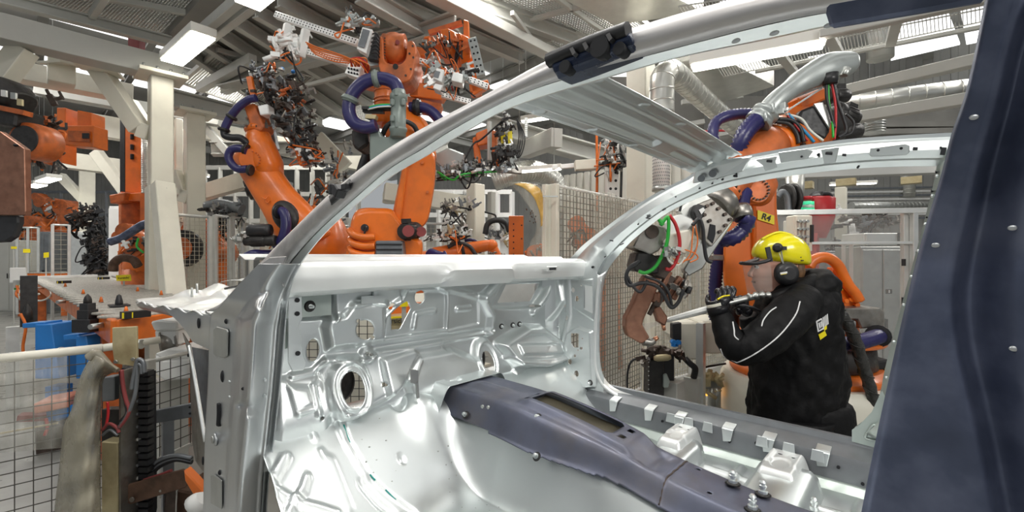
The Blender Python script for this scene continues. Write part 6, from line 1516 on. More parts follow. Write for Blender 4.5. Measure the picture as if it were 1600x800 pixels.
# ------------------------------------------------------------------ generic helpers for tooling (grippers)
def clamp_unit(q, p, s_, m, parent, kind=0):
    T = (RT*.94+UP*.34, UP*.94-RT*.34, FW)[q.randrange(3)]*q.choice((-1, 1)); ax = (T+Vector((q.uniform(-1, 1), q.uniform(-1, 1), q.uniform(-1, 1)))*.22).normalized(); sd, u = frame_for(ax); b = MB()
    if q.random() < .35:
        b.box(p, (s_*.75, s_*.5, s_*.4), Matrix.Rotation(YAW+q.uniform(-.3, .3), 3, 'Z')); b.cyl(p, p+ax*s_*1.1, s_*.2, n=8); b.cyl(p+sd*s_*.3, p+sd*s_*.3+ax*s_*.9, s_*.12, n=8); return b.build('clamp', m, parent)
    b.bar(p, p+ax*s_, s_*.35, s_*.45); b.cyl(p+ax*s_, p+ax*s_*1.5, s_*.13, n=8); b.bar(p+ax*s_*.2+sd*s_*.3, p+ax*s_*.9+sd*s_*.3, s_*.12, s_*.3, up=sd)
    e_ = p+ax*s_*.5; b.bar(e_, e_+u*s_*.8, s_*.2, s_*.25); b.bar(e_+u*s_*.8, e_+u*s_*.8+ax*s_*.6, s_*.16, s_*.2); b.cyl(e_+u*s_*.75-sd*s_*.25, e_+u*s_*.75+sd*s_*.25, s_*.12, n=8)
    return b.build('clamp', m, parent, bevel=0)
def tooling(parent, poly, d, dd, n, s0, s1, mats, seed, cables=8, cable_m=('black_plastic', 'orange_cable')):
    q = random.Random(seed)
    def rp():
        w_ = [q.random() for _ in poly]; 
        i = q.randrange(max(1, len(poly)-1)); t = q.random(); a = poly[i]; c = poly[min(i+1, len(poly)-1)]
        return at(a[0]+(c[0]-a[0])*t+q.gauss(0, 1)*a[2], a[1]+(c[1]-a[1])*t+q.gauss(0, 1)*a[2], d=d+q.uniform(-dd, dd))
    for i in range(n): clamp_unit(q, rp(), q.uniform(s0, s1), q.choice(mats), parent)
    b = {}
    for i in range(cables):
        p0 = rp(); p1 = rp(); 
        if (p1-p0).length > (s1*9): p1 = p0+(p1-p0).normalized()*s1*7
        md = (p0+p1)/2+Vector((q.uniform(-1, 1), q.uniform(-1, 1), q.uniform(-1.5, .6)))*s1*1.6
        m_ = q.choice(cable_m); b.setdefault(m_, MB()).tube([p0, p0.lerp(md, .6)+Vector((0, 0, q.uniform(-1, 1)*s1)), md, p1], q.uniform(.005, .009)*d/4, n=5, sub=5)
    for m_, mb_ in b.items(): mb_.build('cables', m_, parent, kind='stuff')
def perf_rail(parent, a, b_, w_, m='white_alu', n=0, face=None):
    q = MB(); q.bar(a, b_, w_, w_, up=FW); o = q.build('perforated_rail', m, parent, bevel=.003)
    L = (b_-a).length; d = (b_-a).normalized(); h = MB(); sd, u = frame_for(d, FW); n = int(L/(w_*.62))
    f_ = -u if u.dot(FW) > 0 else u
    for i in range(n):
        for s_ in (-.22, .22): c = a+d*(i+.5)*L/n+sd*s_*w_; h.cyl(c+f_*w_*.5, c+f_*w_*.505, w_*.13, n=6)
    h.build('rail_holes', 'hole_dark', o, kind='stuff'); return o

# ------------------------------------------------------------------ middle robot
Dm = 3.9
bm_ = at(620, 400, d=Dm+.1)
rm = thing('industrial_robot', 'big orange robot in the middle with a fork wrist and grey pipe column', 'robot', (bm_.x, bm_.y, FLOOR_Z), 'orange industrial robots')
b = MB(); b.lathe((bm_.x, bm_.y, FLOOR_Z), (bm_.x, bm_.y, -.30), [(0, .5), (.6, .5), (.62, .46), (1, .46)], 36); b.build('pedestal', 'cream', rm)
b = MB(); b.lathe((bm_.x, bm_.y, -.30), (bm_.x, bm_.y, .04), [(0, .44), (.3, .46), (1, .42)], 36); b.build('carousel_base', 'orange', rm)
cz = [(548, 410), (547, 395), (546, 370), (549, 345), (556, 330), (568, 325), (590, 325), (612, 327), (622, 340), (640, 365), (652, 372), (660, 378), (660, 410)]
b = MB(); oc = resample(cz, 50); sec = []
for sc_, dd in ((.90, 0), (.975, .03), (1, .08), (1, .5), (.97, .56)): sec.append([at(600+(x-600)*sc_, 410+(y-410)*sc_, d=Dm-.35+dd) for x, y in oc])
b.loft(sec, True, True); cm_ = b.build('carousel', 'orange', rm); cm_.modifiers.new('e', 'EDGE_SPLIT').split_angle = R(50)
for y_ in (366, 380, 394, 407):
    b = MB(); b.tube([at(547, y_-6, d=Dm-.30), at(553, y_+1, d=Dm-.40), at(570, y_+5, d=Dm-.43), at(586, y_+4, d=Dm-.42)], .028, n=10); b.build('carousel_fin', 'orange', cm_)
plate(rm, [(586, 376), (628, 376), (632, 412), (586, 412)], Dm-.44, .12, 'steel_grey', 'battery_box', .01)
b = MB()
for k in range(4): b.bar(at(588, 382+k*8, d=Dm-.442), at(628, 382+k*8, d=Dm-.442), .01, .012)
b.build('box_ribs', 'black_plastic', rm)
b = MB(); b.cyl(at(570, 356, d=Dm-.37), at(570, 356, d=Dm-.33), .03, n=16); b.build('cable_port', 'black_plastic', cm_)
hose(cm_, [at(570, 360, d=Dm-.36), at(573, 354, d=Dm-.40), at(569, 366, d=Dm-.40)], .008, 'black_plastic', n=8, name='cable')
# shoulder motor
motor(rm, at(650, 360, d=Dm-.25), at(630, 362, d=Dm-.42), .07); b = MB(); b.cyl(at(638, 361, d=Dm-.46), at(638, 361, d=Dm-.40), .045, n=20); b.build('motor_cap', 'dark_red', rm)
b = MB(); b.cyl(at(658, 362, d=Dm-.36), at(658, 362, d=Dm-.30), .04, n=16); b.build('motor_cap', 'dark_red', rm)
# link arm
oc = resample([(606, 372), (612, 340), (620, 300), (628, 262), (630, 238), (650, 232), (672, 234), (680, 248), (680, 280), (676, 310), (668, 345), (654, 360), (640, 376), (606, 372)], 50)[:-1]
b = MB(); sec = []
for sc_, dd in ((.93, 0), (.985, .02), (1, .05), (1, .30), (.97, .33)): sec.append([at(645+(x-645)*sc_, 305+(y-305)*(sc_*.6+.4), d=Dm-.22+dd) for x, y in oc])
b.loft(sec, True, True); lm = b.build('link_arm', 'orange', rm); lm.modifiers.new('e', 'EDGE_SPLIT').split_angle = R(50)
plate(lm, [(614, 350), (621, 300), (629, 256), (636, 262), (628, 330), (622, 365)], Dm-.25, .04, 'orange', 'arm_rib', .01)
for x_, y_ in ((641, 256), (660, 254), (668, 300), (614, 362), (636, 350)): b = MB(); b.cyl(at(x_, y_, d=Dm-.225), at(x_, y_, d=Dm-.245), .012, n=8); b.build('lug_bolt', 'orange_worn', lm)
# forearm and elbow, mostly behind the car rail
b = MB(); b.link([at(650, 250, d=Dm), at(640, 215, d=Dm), at(625, 190, d=Dm), at(612, 160, d=Dm)], [.36, .40, .32, .22], [.34, .36, .30, .22], up=FW); b.build('forearm', 'orange', rm)
b = MB(); b.lathe(at(606, 196, d=Dm-.06), at(605, 132, d=Dm-.06), [(0, .12), (.3, .13), (.4, .105), (.9, .105), (1, .125)], 26); b.build('wrist_tube', 'orange', rm)
b = MB()
for y_ in (163, 158, 140, 146): b.cyl(at(605, y_, d=Dm-.06), at(605, y_-2, d=Dm-.06), .11, n=26)
b.build('tube_rings', 'orange_worn', rm)
# fork wrist
fo = [(589, 62), (589, 78), (591, 100), (597, 118), (608, 127), (622, 130), (636, 127), (644, 118), (648, 100), (650, 80), (647, 66), (641, 62), (636, 66), (635, 84), (632, 94), (624, 100), (610, 100), (602, 95), (600, 86), (599, 62), (594, 55)]
b = MB(); b.prism([at(x, y, d=Dm-.22) for x, y in resample(fo+[fo[0]], 60)[:-1]], FW*.26); b.build('wrist_fork', 'orange_worn', rm, bevel=.018, seg=2)
b = MB(); b.ball(at(616, 76, d=Dm-.10), 1, 26, 18, (.115, .12, .13)); b.cyl(at(600, 72, d=Dm-.1), at(634, 72, d=Dm-.1), .095, n=28); wb = b.build('wrist_joint', 'orange_worn', rm)
b = MB()
for k in range(9): p_ = at(601.5, 60+k*4.5, d=Dm-.215+.02*abs(k-4)*.2); b.cyl(p_, p_-FW*.01, .006, n=6)
for x_, y_ in ((645, 72), (646, 90), (642, 108), (634, 118), (640, 84)): p_ = at(x_, y_, d=Dm-.222); b.cyl(p_, p_-FW*.006, .009, n=8)
b.build('wrist_bolts', 'dark_brown', rm, kind='stuff')
b = MB(); b.cyl(at(621, 66, d=Dm-.235), at(621, 66, d=Dm-.20), .018, n=12); b.build('plug', 'dark_red', rm); b = MB(); b.cyl(at(618, 104, d=Dm-.23), at(618, 104, d=Dm-.20), .022, n=12); b.build('plug', 'black_metal', rm)
# grey pipe column and casting, violet loop
b = MB(); b.lathe(at(622, 215, d=Dm-.42), at(623, 141, d=Dm-.42), [(0, .06), (.12, .06), (.14, .068), (.2, .068), (.22, .058), (.78, .058), (.8, .066), (.9, .066), (.92, .056), (1, .05)], 22); b.build('pipe_column', 'grey_green', rm)
b = MB(); b.prism([at(x, y, d=Dm-.40) for x, y in ((577, 245), (577, 208), (583, 202), (592, 203), (596, 212), (606, 214), (612, 205), (628, 205), (630, 230), (600, 245), (590, 262), (578, 256))], FW*.16); b.build('pipe_casting', 'grey_green', rm, bevel=.014, seg=2)
b = MB(); b.cyl(at(584, 205, d=Dm-.34), at(584, 196, d=Dm-.34), .045, n=18); b.build('pipe_cap', 'grey_green', rm)
b = MB()
for x_, y_ in ((613, 160), (613, 185), (620, 195), (630, 160), (619, 145)): b.box(at(x_, y_, d=Dm-.48), (.03, .03, .05))
b.build('pipe_lugs', 'grey_green', rm, bevel=.006, kind='stuff')
lp = [(624, 148), (618, 132), (604, 124), (588, 123), (570, 128), (556, 140), (547, 156), (545, 172), (549, 186), (558, 195), (572, 199), (588, 196)]
hose(rm, [at(x, y, d=Dm-.42) for x, y in lp], .050, ribs=0, n=18)
for i in (3, 6): strap(rm, at(*lp[i], d=Dm-.42), at(*lp[i+1], d=Dm-.42)-at(*lp[i-1], d=Dm-.42), .060, .045, 'grey_green')
hose(rm, [at(640, 168, d=Dm-.1), at(660, 168, d=Dm-.1), at(676, 176, d=Dm-.1), at(690, 192, d=Dm-.1)], .045, ribs=0, n=16)
strap(rm, at(652, 168, d=Dm-.1), at(660, 168, d=Dm-.1)-at(645, 168, d=Dm-.1), .065, .06)
plate(rm, [(548, 200), (572, 197), (576, 225), (560, 236), (550, 228)], Dm-.3, .2, 'black_metal', 'elbow_motor_box', .02)
plate(rm, [(571, 178), (588, 179), (586, 186), (570, 185)], Dm-.44, .06, 'beige_plate', 'connector', .003)
b = MB(); b.bar(at(567, 170, d=Dm-.4), at(612, 170, d=Dm-.4), .06, .02); b.bar(at(568, 174, d=Dm-.38), at(600, 175, d=Dm-.38), .05, .02); b.build('hose_tray', 'black_plastic', rm)
for off, m_ in ((0, 'green'), (1.5, 'cyan_cable'), (3, 'white_cable')): hose(rm, [at(575, 168+off, d=Dm-.42), at(592, 164+off, d=Dm-.45), at(612, 163+off, d=Dm-.46)], .007, m_, n=6, name='cable')
hose(rm, [at(596, 214, d=Dm-.3), at(606, 196, d=Dm-.35), at(625, 188, d=Dm-.3), at(646, 196, d=Dm-.25), at(655, 215, d=Dm-.2)], .02, 'black_plastic', n=8, name='cable')
hose(rm, [at(566, 190, d=Dm-.4), at(572, 188, d=Dm-.45), at(580, 192, d=Dm-.45), at(584, 200, d=Dm-.44)], .009, 'white_cable', n=8, name='cable')
b = MB(); b.tube([at(571, 300, d=Dm-.1), at(560, 296, d=Dm-.1), at(550, 302, d=Dm-.1)], .05, n=12); b.tube([at(575, 240, d=Dm), at(566, 265, d=Dm), at(560, 290, d=Dm)], .045, n=12); b.build('balancer', 'black_plastic', rm)
hose(rm, [at(672, 398, d=Dm-.2), at(690, 404, d=Dm-.3), at(700, 400, d=Dm-.3)], .05, ribs=.02, n=14)
# gripper held by the middle robot
gm = thing('robot_gripper', 'long gripper of bright perforated rails on the middle robot wrist', 'gripper', at(560, 75, d=Dm-.15))
perf_rail(gm, at(432, 24, d=Dm+.25), at(560, 68, d=Dm-.05), .055); perf_rail(gm, at(480, 82, d=Dm+.15), at(547, 100, d=Dm-.1), .055)
perf_rail(gm, at(655, 96, d=Dm-.05), at(680, 104, d=Dm-.05), .05); perf_rail(gm, at(726, 122, d=Dm+.1), at(762, 136, d=Dm+.15), .05); perf_rail(gm, at(690, 148, d=Dm), at(735, 160, d=Dm+.05), .045)
tooling(gm, [(420, 66, 5), (445, 60, 7), (470, 55, 8), (462, 90, 5), (438, 92, 6), (455, 70, 7)], Dm+.1, .2, 26, .05, .10, ['white_alu', 'white_alu', 'aluminium'], 21, 8, ('orange_cable', 'black_plastic'))
b = MB(); b.bar(at(450, 38, d=Dm+.1), at(442, 78, d=Dm+.1), .05, .06); b.bar(at(478, 46, d=Dm+.1), at(470, 90, d=Dm+.1), .06, .06); b.build('gripper_arms', 'white_alu', gm, bevel=.004)
for k in range(5): hose(gm, [at(478+k*2, 66+k*3, d=Dm-.1), at(496, 74+k*3, d=Dm-.15), at(515+k*2, 80+k*4, d=Dm-.15), at(538+k*3, 88+k*3, d=Dm-.2), at(556, 96+k*4, d=Dm-.25)], .006, 'orange_cable', n=6, name='cable')
vbx = plate(gm, [(557, 76), (566, 42), (582, 46), (572, 84)], Dm-.32, .08, 'white_alu', 'valve_terminal', .004)
b = MB()
for k in range(9): t = k/9; b.bar(at(559.5+t*8, 70-t*26, d=Dm-.33), at(570+t*8, 73-t*26, d=Dm-.33), .010, .02)
b.build('valve_slices', 'steel_grey', vbx)
plate(gm, [(574, 92), (584, 50), (592, 54), (590, 94)], Dm-.26, .07, 'black_plastic', 'cable_terminal', .004)
vb2 = plate(gm, [(538, 114), (546, 98), (566, 102), (560, 122)], Dm-.3, .1, 'white_alu', 'valve_box', .004)
b = MB()
for i in range(4):
    for j in range(2): p_ = at(545+i*4.5, 107+j*6+i, d=Dm-.302); b.cyl(p_, p_-FW*.008, .008, n=8)
b.build('sockets', 'hole_dark', vb2)
q = random.Random(4)
for k in range(10): x0 = 548+q.uniform(0, 14); hose(gm, [at(x0, 104, d=Dm-.34), at(x0+q.uniform(-4, 4), 92, d=Dm-.4), at(560+q.uniform(0, 16), 96+q.uniform(-6, 6), d=Dm-.4), at(570+q.uniform(0, 10), 112+q.uniform(-4, 10), d=Dm-.3)], .006, 'orange_cable' if k % 3 else 'red', n=5, name='cable')
for k in range(6): hose(gm, [at(580, 54+k*6, d=Dm-.28), at(588, 52+k*6, d=Dm-.34), at(593, 60+k*6, d=Dm-.3)], .006, 'black_plastic', n=5, name='cable')
tooling(gm, [(530, 40, 3), (548, 22, 4), (552, 45, 4), (585, 34, 3), (592, 40, 3)], Dm-.1, .08, 12, .05, .09, ['cast_grey', 'aluminium', 'black_metal'], 22, 4)
b = MB(); b.bar(at(565, 103, d=Dm-.2), at(592, 99, d=Dm-.18), .035, .04); b.build('mount_bar', 'cast_grey', gm)
tooling(gm, [(660, 90, 5), (690, 108, 8), (715, 120, 7), (722, 112, 6), (690, 135, 7), (668, 120, 6)], Dm, .15, 26, .05, .10, ['white_alu', 'aluminium', 'cast_grey', 'black_metal'], 23, 10, ('orange_cable', 'red', 'black_plastic'))
for k, (pp, m_) in enumerate((([(676, 122), (682, 106), (694, 109), (690, 128)], 'white_alu'), ([(705, 126), (708, 112), (724, 116), (722, 130)], 'aluminium'), ([(676, 137), (680, 130), (692, 133), (688, 142)], 'white_alu'))): plate(gm, pp, Dm-.2, .12, m_, 'valve_box', .004)
plate(gm, [(677, 120), (680, 110), (688, 112), (685, 122)], Dm-.205, .01, 'steel_grey', 'valve_slices', 0)

# orange cradle tooling behind the fork (a thing hanging from the gantry)
oc_ = thing('tool_cradle', 'orange welded tool cradle hanging right of the middle robot wrist', 'tooling frame', at(715, 150, d=4.9))
def cpl(pts, d, th, m='orange', par=oc_, name='cradle_plate', bv=.008): return plate(par, pts, d, th, m, name, bv)
cpl([(688, 46), (700, 44), (716, 52), (718, 92), (706, 98), (690, 86)], 4.7, .2)
cpl([(716, 50), (732, 58), (736, 66), (734, 84), (718, 92)], 4.65, .15)
cpl([(650, 72), (668, 76), (690, 66), (690, 82), (664, 88), (650, 86)], 4.8, .15)
cpl([(724, 30), (732, 32), (733, 60), (724, 58)], 4.7, .1)
cpl([(728, 74), (740, 72), (752, 142), (734, 144)], 4.9, .2)
cpl([(660, 60), (676, 56), (682, 64), (670, 72)], 4.75, .12, 'orange_worn')
cpl([(640, 124), (700, 140), (690, 156), (640, 150)], 4.9, .15); cpl([(636, 150), (690, 162), (684, 178), (636, 170)], 4.9, .15, 'orange_worn')
cpl([(736, 130), (762, 124), (765, 134), (738, 150)], 4.9, .1); cpl([(640, 98), (656, 100), (654, 150), (640, 150)], 4.9, .2, 'orange_worn')
cpl([(636, 170), (652, 172), (650, 210), (636, 205)], 4.9, .2)
cpl([(560, 118), (590, 124), (586, 138), (562, 132)], 4.6, .15)
b = MB(); b.bar(at(670, 52, d=4.9), at(722, 36, d=4.9), .05, .05); b.build('cradle_tube', 'orange_worn', oc_)
perf_rail(oc_, at(738, 62, d=4.6), at(752, 120, d=4.6), .09, 'cast_grey')
tooling(oc_, [(690, 60, 4), (712, 74, 5), (722, 66, 4), (660, 66, 4)], 4.6, .05, 14, .05, .09, ['orange', 'orange_worn', 'bare_steel'], 25, 8, ('black_plastic',))

# lower cradle and gripper right of the middle robot (under the car rail)
lg = thing('robot_gripper', 'dark gripper with yellow sensors and orange block under the near roof rail', 'gripper', at(770, 260, d=4.4))
plate(lg, [(743, 208), (762, 200), (778, 204), (776, 222), (746, 228)], 4.3, .2, 'orange', 'orange_block', .01); plate(lg, [(738, 215), (746, 212), (754, 262), (742, 256)], 4.35, .12, 'orange', 'orange_arm', .01)
plate(lg, [(768, 222), (776, 220), (780, 262), (770, 262)], 4.3, .08, 'orange', 'orange_post', .005)
b = MB(); b.bar(at(765, 190, d=4.25), at(765, 250, d=4.25), .03, .03); b.build('rod', 'aluminium', lg)
for x_ in (786, 797): plate(lg, [(x_-4, 206), (x_+3, 204), (x_+4, 222), (x_-3, 224)], 4.2, .05, 'yellow', 'yellow_sensor', .004)
plate(lg, [(680, 240), (700, 230), (726, 240), (730, 258), (690, 262), (678, 252)], 4.3, .18, 'cast_grey', 'carrier_casting', .015)
tooling(lg, [(685, 275, 6), (710, 270, 7), (735, 266, 6), (760, 262, 6), (800, 262, 5), (785, 235, 4), (790, 196, 5), (800, 180, 3)], 4.2, .15, 60, .035, .075, ['black_metal', 'bare_steel', 'aluminium', 'cast_grey', 'black_metal'], 31, 7, ('black_plastic',))
tooling(lg, [(678, 272, 4), (700, 270, 4), (730, 268, 4), (765, 266, 3), (800, 264, 3)], 4.15, .1, 46, .035, .07, ['black_metal', 'bare_steel', 'aluminium', 'steel_grey'], 33, 3, ('green',))
tooling(lg, [(775, 232, 4), (800, 240, 4), (782, 248, 4)], 4.15, .1, 12, .05, .08, ['black_metal'], 32, 3)
for k in range(4): hose(lg, [at(808, 185+k*2, d=4.2), at(820-k*3, 215, d=4.2), at(812-k*3, 245, d=4.2), at(796-k*2, 240-k*2, d=4.2)], .006, 'black_plastic', n=6, name='cable')
b = MB(); b.bar(at(742, 262, d=4.2), at(815, 268, d=4.3), .06, .05); b.build('gripper_beam', 'bare_steel', lg, bevel=.005)
perf_rail(lg, at(822, 185, d=4.3), at(822, 215, d=4.3), .03, 'aluminium')

# ------------------------------------------------------------------ left robot
Dl = 4.6
bl = at(480, 400, d=Dl+.2)
rl = thing('industrial_robot', 'orange robot at left leaning away with violet hose loops', 'robot', (bl.x, bl.y, FLOOR_Z), 'orange industrial robots')
b = MB(); b.lathe((bl.x, bl.y, FLOOR_Z), (bl.x, bl.y, -.25), [(0, .5), (.6, .5), (.62, .45), (1, .45)], 32); b.build('pedestal', 'cream', rl)
b = MB(); b.link([at(495, 412, d=Dl), at(500, 385, d=Dl), at(492, 360, d=Dl), at(478, 345, d=Dl)], [.42, .60, .56, .40], [.5, .6, .5, .35], up=FW, n=28, e=2.3); b.build('carousel', 'orange', rl)
b = MB(); b.link([at(482, 382, d=Dl-.25), at(462, 350, d=Dl-.25), at(430, 305, d=Dl-.2), at(402, 262, d=Dl-.15), at(385, 240, d=Dl-.1)], [.48, .44, .36, .34, .26], [.26, .26, .24, .24, .2], up=FW, n=28, e=2.5); la_ = b.build('link_arm', 'orange', rl)
# dished shell near the shoulder with hose in it
b = MB(); b.ball(at(447, 338, d=Dl-.36), 1, 22, 12, (.12, .06, .16), Matrix.Rotation(YAW, 3, 'Z') @ Matrix.Rotation(R(-32), 3, 'Y')); b.build('arm_recess', 'black_metal', la_)
hose(rl, [at(432, 331, d=Dl-.42), at(443, 332, d=Dl-.46), at(447, 350, d=Dl-.48), at(442, 372, d=Dl-.48), at(432, 385, d=Dl-.44)], .045, ribs=0, n=14)
strap(rl, at(436, 331, d=Dl-.45), at(443, 332, d=Dl-.46)-at(430, 331, d=Dl-.42), .06, .04)
b = MB(); b.cyl(at(393, 250, d=Dl-.32), at(393, 250, d=Dl-.1), .105, n=28); eh = b.build('elbow_hub', 'orange', rl, bevel=.006); bolt_ring(eh, at(393, 250, d=Dl-.325), -FW, .08, 18, .008, .01, 'orange_worn')
b = MB(); b.link([at(432, 282, d=Dl-.15), at(420, 258, d=Dl-.18), at(408, 232, d=Dl-.2), at(404, 215, d=Dl-.2), at(402, 204, d=Dl-.2)], [.16, .26, .27, .22, .19], [.18, .28, .26, .22, .19], up=FW, n=24, e=2.2); b.build('forearm', 'orange', rl)
b = MB(); b.lathe(at(403, 206, d=Dl-.2), at(401, 197, d=Dl-.2), [(0, .105), (.4, .115), (.6, .115), (1, .10)], 24); b.build('wrist_ring', 'orange', rl); bolt_ring(rl, at(402, 203, d=Dl-.2), UP, .108, 16, .008, .02)
b = MB(); b.prism([at(x, y, d=Dl-.30) for x, y in ((379, 164), (396, 160), (413, 198), (408, 205), (392, 203))], FW*.2); b.build('wrist_block', 'orange_worn', rl, bevel=.02, seg=2)
for (pts, r_) in (([(400, 153), (388, 156), (374, 166), (362, 180), (354, 194), (350, 204)], .036), ([(387, 264), (372, 264), (362, 256), (357, 244), (362, 234), (374, 232), (386, 236)], .036)):
    hose(rl, [at(x, y, d=Dl-.35) for x, y in pts], r_, ribs=0, n=14)
hose(rl, [at(350, 204, d=Dl-.35), at(352, 212, d=Dl-.35), at(362, 215, d=Dl-.35), at(376, 216, d=Dl-.33), at(388, 225, d=Dl-.3)], .033, 'black_plastic', n=12)
for x_, y_, dx, dy in ((362, 183, -8, 12), (350, 203, -2, 8), (391, 266, 10, 2), (384, 233, 8, 4)): strap(rl, at(x_, y_, d=Dl-.35), at(x_+dx, y_+dy, d=Dl-.35)-at(x_, y_, d=Dl-.35), .048, .03, 'black_metal')
motor(rl, at(424, 258, d=Dl-.05), at(440, 262, d=Dl), .08); motor(rl, at(392, 280, d=Dl+.1), at(402, 310, d=Dl+.12), .08)
b = MB(); b.link([at(432, 275, d=Dl+.1), at(450, 300, d=Dl+.1), at(468, 316, d=Dl+.05)], [.12, .12, .10], [.12, .12, .1], up=FW); b.build('balancer', 'black_plastic', rl)
# counterweight cylinder group at left
b = MB(); b.lathe(at(387, 360, d=Dl-.5), at(425, 360, d=Dl-.5), [(0, .03), (.06, .055), (.2, .06), (.8, .06), (.94, .055), (1, .03)], 20); b.build('accumulator', 'black_plastic', rl)
motor(rl, at(432, 376, d=Dl-.5), at(383, 377, d=Dl-.5), .05)
fittings(rl, [(372, 374), (378, 366), (368, 378)], Dl-.5, 14, 'brushed', .015, .035, 12)
hose(rl, [at(384, 400, d=Dl-.5), at(396, 396, d=Dl-.5), at(410, 396, d=Dl-.45), at(424, 396, d=Dl-.4)], .035, ribs=0, n=12)
b = MB()
for k in range(2): b.tube([at(410+k*4, 308+k*6, d=Dl-.34), at(414+k*4, 311+k*6, d=Dl-.36), at(419+k*2, 307+k*6, d=Dl-.34)], .006, n=6)
b.build('lifting_lugs', 'orange', la_)
# its big dark gripper
gl = thing('robot_gripper', 'tangled dark welding gripper held high by the left robot', 'gripper', at(440, 190, d=Dl-.1))
tooling(gl, [(400, 140, 12), (430, 130, 12), (455, 150, 12), (440, 175, 14), (420, 165, 10), (465, 130, 8)], Dl-.1, .3, 90, .04, .10, ['black_metal', 'dark_brown', 'black_metal', 'dark_brown', 'steel_grey', 'bare_steel', 'orange_worn'], 41, 20, ('black_plastic', 'orange_cable', 'black_plastic', 'white_cable'))
tooling(gl, [(440, 190, 8), (460, 215, 8), (475, 235, 7), (490, 250, 5), (470, 200, 8), (478, 170, 5)], Dl, .25, 46, .04, .10, ['black_metal', 'dark_brown', 'dark_brown', 'bare_steel', 'black_metal'], 42, 10, ('black_plastic', 'orange_cable'))
tooling(gl, [(455, 225, 3), (470, 238, 3), (500, 240, 4), (470, 258, 3)], Dl-.1, .1, 16, .05, .09, ['aluminium', 'white_alu', 'steel_grey'], 43, 4)
tooling(gl, [(395, 115, 5), (402, 130, 5), (420, 108, 8), (440, 115, 6), (375, 133, 3)], Dl-.2, .1, 20, .04, .09, ['aluminium', 'steel_grey', 'bare_steel'], 44, 6)
plate(gl, [(384, 120), (392, 118), (395, 134), (399, 148), (392, 152), (388, 140)], Dl-.35, .04, 'orange', 'orange_bracket', .003)
plate(gl, [(402, 165), (418, 162), (420, 178), (406, 180)], Dl-.36, .12, 'white_alu', 'coupling_block', .008)
b = MB(); b.bar(at(430, 235, d=Dl), at(415, 165, d=Dl), .07, .07); b.bar(at(428, 160, d=Dl), at(472, 240, d=Dl), .07, .07); b.bar(at(436, 120, d=Dl), at(480, 180, d=Dl), .05, .05); b.build('gripper_frame', 'steel_grey', gl, bevel=.006)
for (x_, y_) in ((412, 109), (441, 108), (458, 112)): b = MB(); b.ball(at(x_, y_, d=Dl-.2), .02, 10, 8); b.build('blue_knob' if x_ == 441 else 'red_knob', 'blue' if x_ != 412 else 'red', gl)
# ------------------------------------------------------------------ small robot behind the cowl on the right
Ds = 5.0
sr = thing('industrial_robot', 'smaller orange robot stretching low behind the cowl beside the orange board', 'robot', (at(690, 410, d=Ds).x, at(690, 410, d=Ds).y, FLOOR_Z), 'orange industrial robots')
b = MB(); c0 = at(690, 405, d=Ds); b.lathe((c0.x, c0.y, FLOOR_Z), c0, [(0, .3), (.8, .28), (1, .2)], 24); b.build('pedestal', 'cream', sr)
b = MB(); b.link([at(680, 402, d=Ds), at(700, 398, d=Ds), at(728, 390, d=Ds), at(752, 385, d=Ds), at(766, 383, d=Ds)], [.22, .22, .15, .13, .12], [.22, .2, .15, .13, .12], up=FW, n=20, e=2.2); b.build('forearm', 'orange', sr)
b = MB(); b.ball(at(768, 384, d=Ds), .07, 18, 12); b.link([at(768, 384, d=Ds), at(776, 398, d=Ds), at(782, 410, d=Ds)], [.11, .10, .09], [.1, .1, .09], up=FW); b.build('wrist', 'orange', sr)
b = MB(); b.cyl(at(722, 392, d=Ds), at(727, 391, d=Ds), .085, n=20); b.build('wrist_seal', 'black_plastic', sr)
hose(sr, [at(700, 386, d=Ds-.1), at(714, 380, d=Ds-.1), at(732, 384, d=Ds-.1), at(742, 396, d=Ds-.1), at(750, 408, d=Ds-.1)], .022, 'black_plastic', n=10)
hose(sr, [at(726, 376, d=Ds), at(738, 375, d=Ds), at(748, 382, d=Ds), at(750, 396, d=Ds)], .018, n=10)
tooling(sr, [(675, 372, 4), (700, 368, 4), (722, 370, 3), (690, 366, 3)], Ds-.1, .1, 24, .04, .08, ['bare_steel', 'aluminium', 'black_metal', 'beige_plate'], 51, 8)
fittings(sr, [(770, 398), (778, 404), (786, 400)], Ds-.1, 16, 'bare_steel', .012, .03, 13)
b = MB(); b.prism([at(x, y, d=4.7) for x, y in ((795, 337), (818, 337), (818, 410), (795, 410))], FW*.04)
ob = thing('orange_board', 'upright orange steel plate with black bolt holes left of the fence sheet', 'panel', at(806, 410, d=4.7)); b.build('plate', 'orange', ob, bevel=.004)
b = MB()
for k in range(6): b.cyl(at(802.5, 350+k*9.5, d=4.69), at(802.5, 350+k*9.5, d=4.71), .008, n=8)
b.cyl(at(815, 352, d=4.69), at(815, 352, d=4.71), .008, n=8); b.cyl(at(815, 373, d=4.69), at(815, 373, d=4.71), .008, n=8); b.build('bolt_holes', 'hole_dark', ob)
b = MB(); c0 = at(806, 405, d=4.75); b.box((c0.x, c0.y, (c0.z+FLOOR_Z)/2), (.1, .1, c0.z-FLOOR_Z)); b.build('post', 'orange_worn', ob)
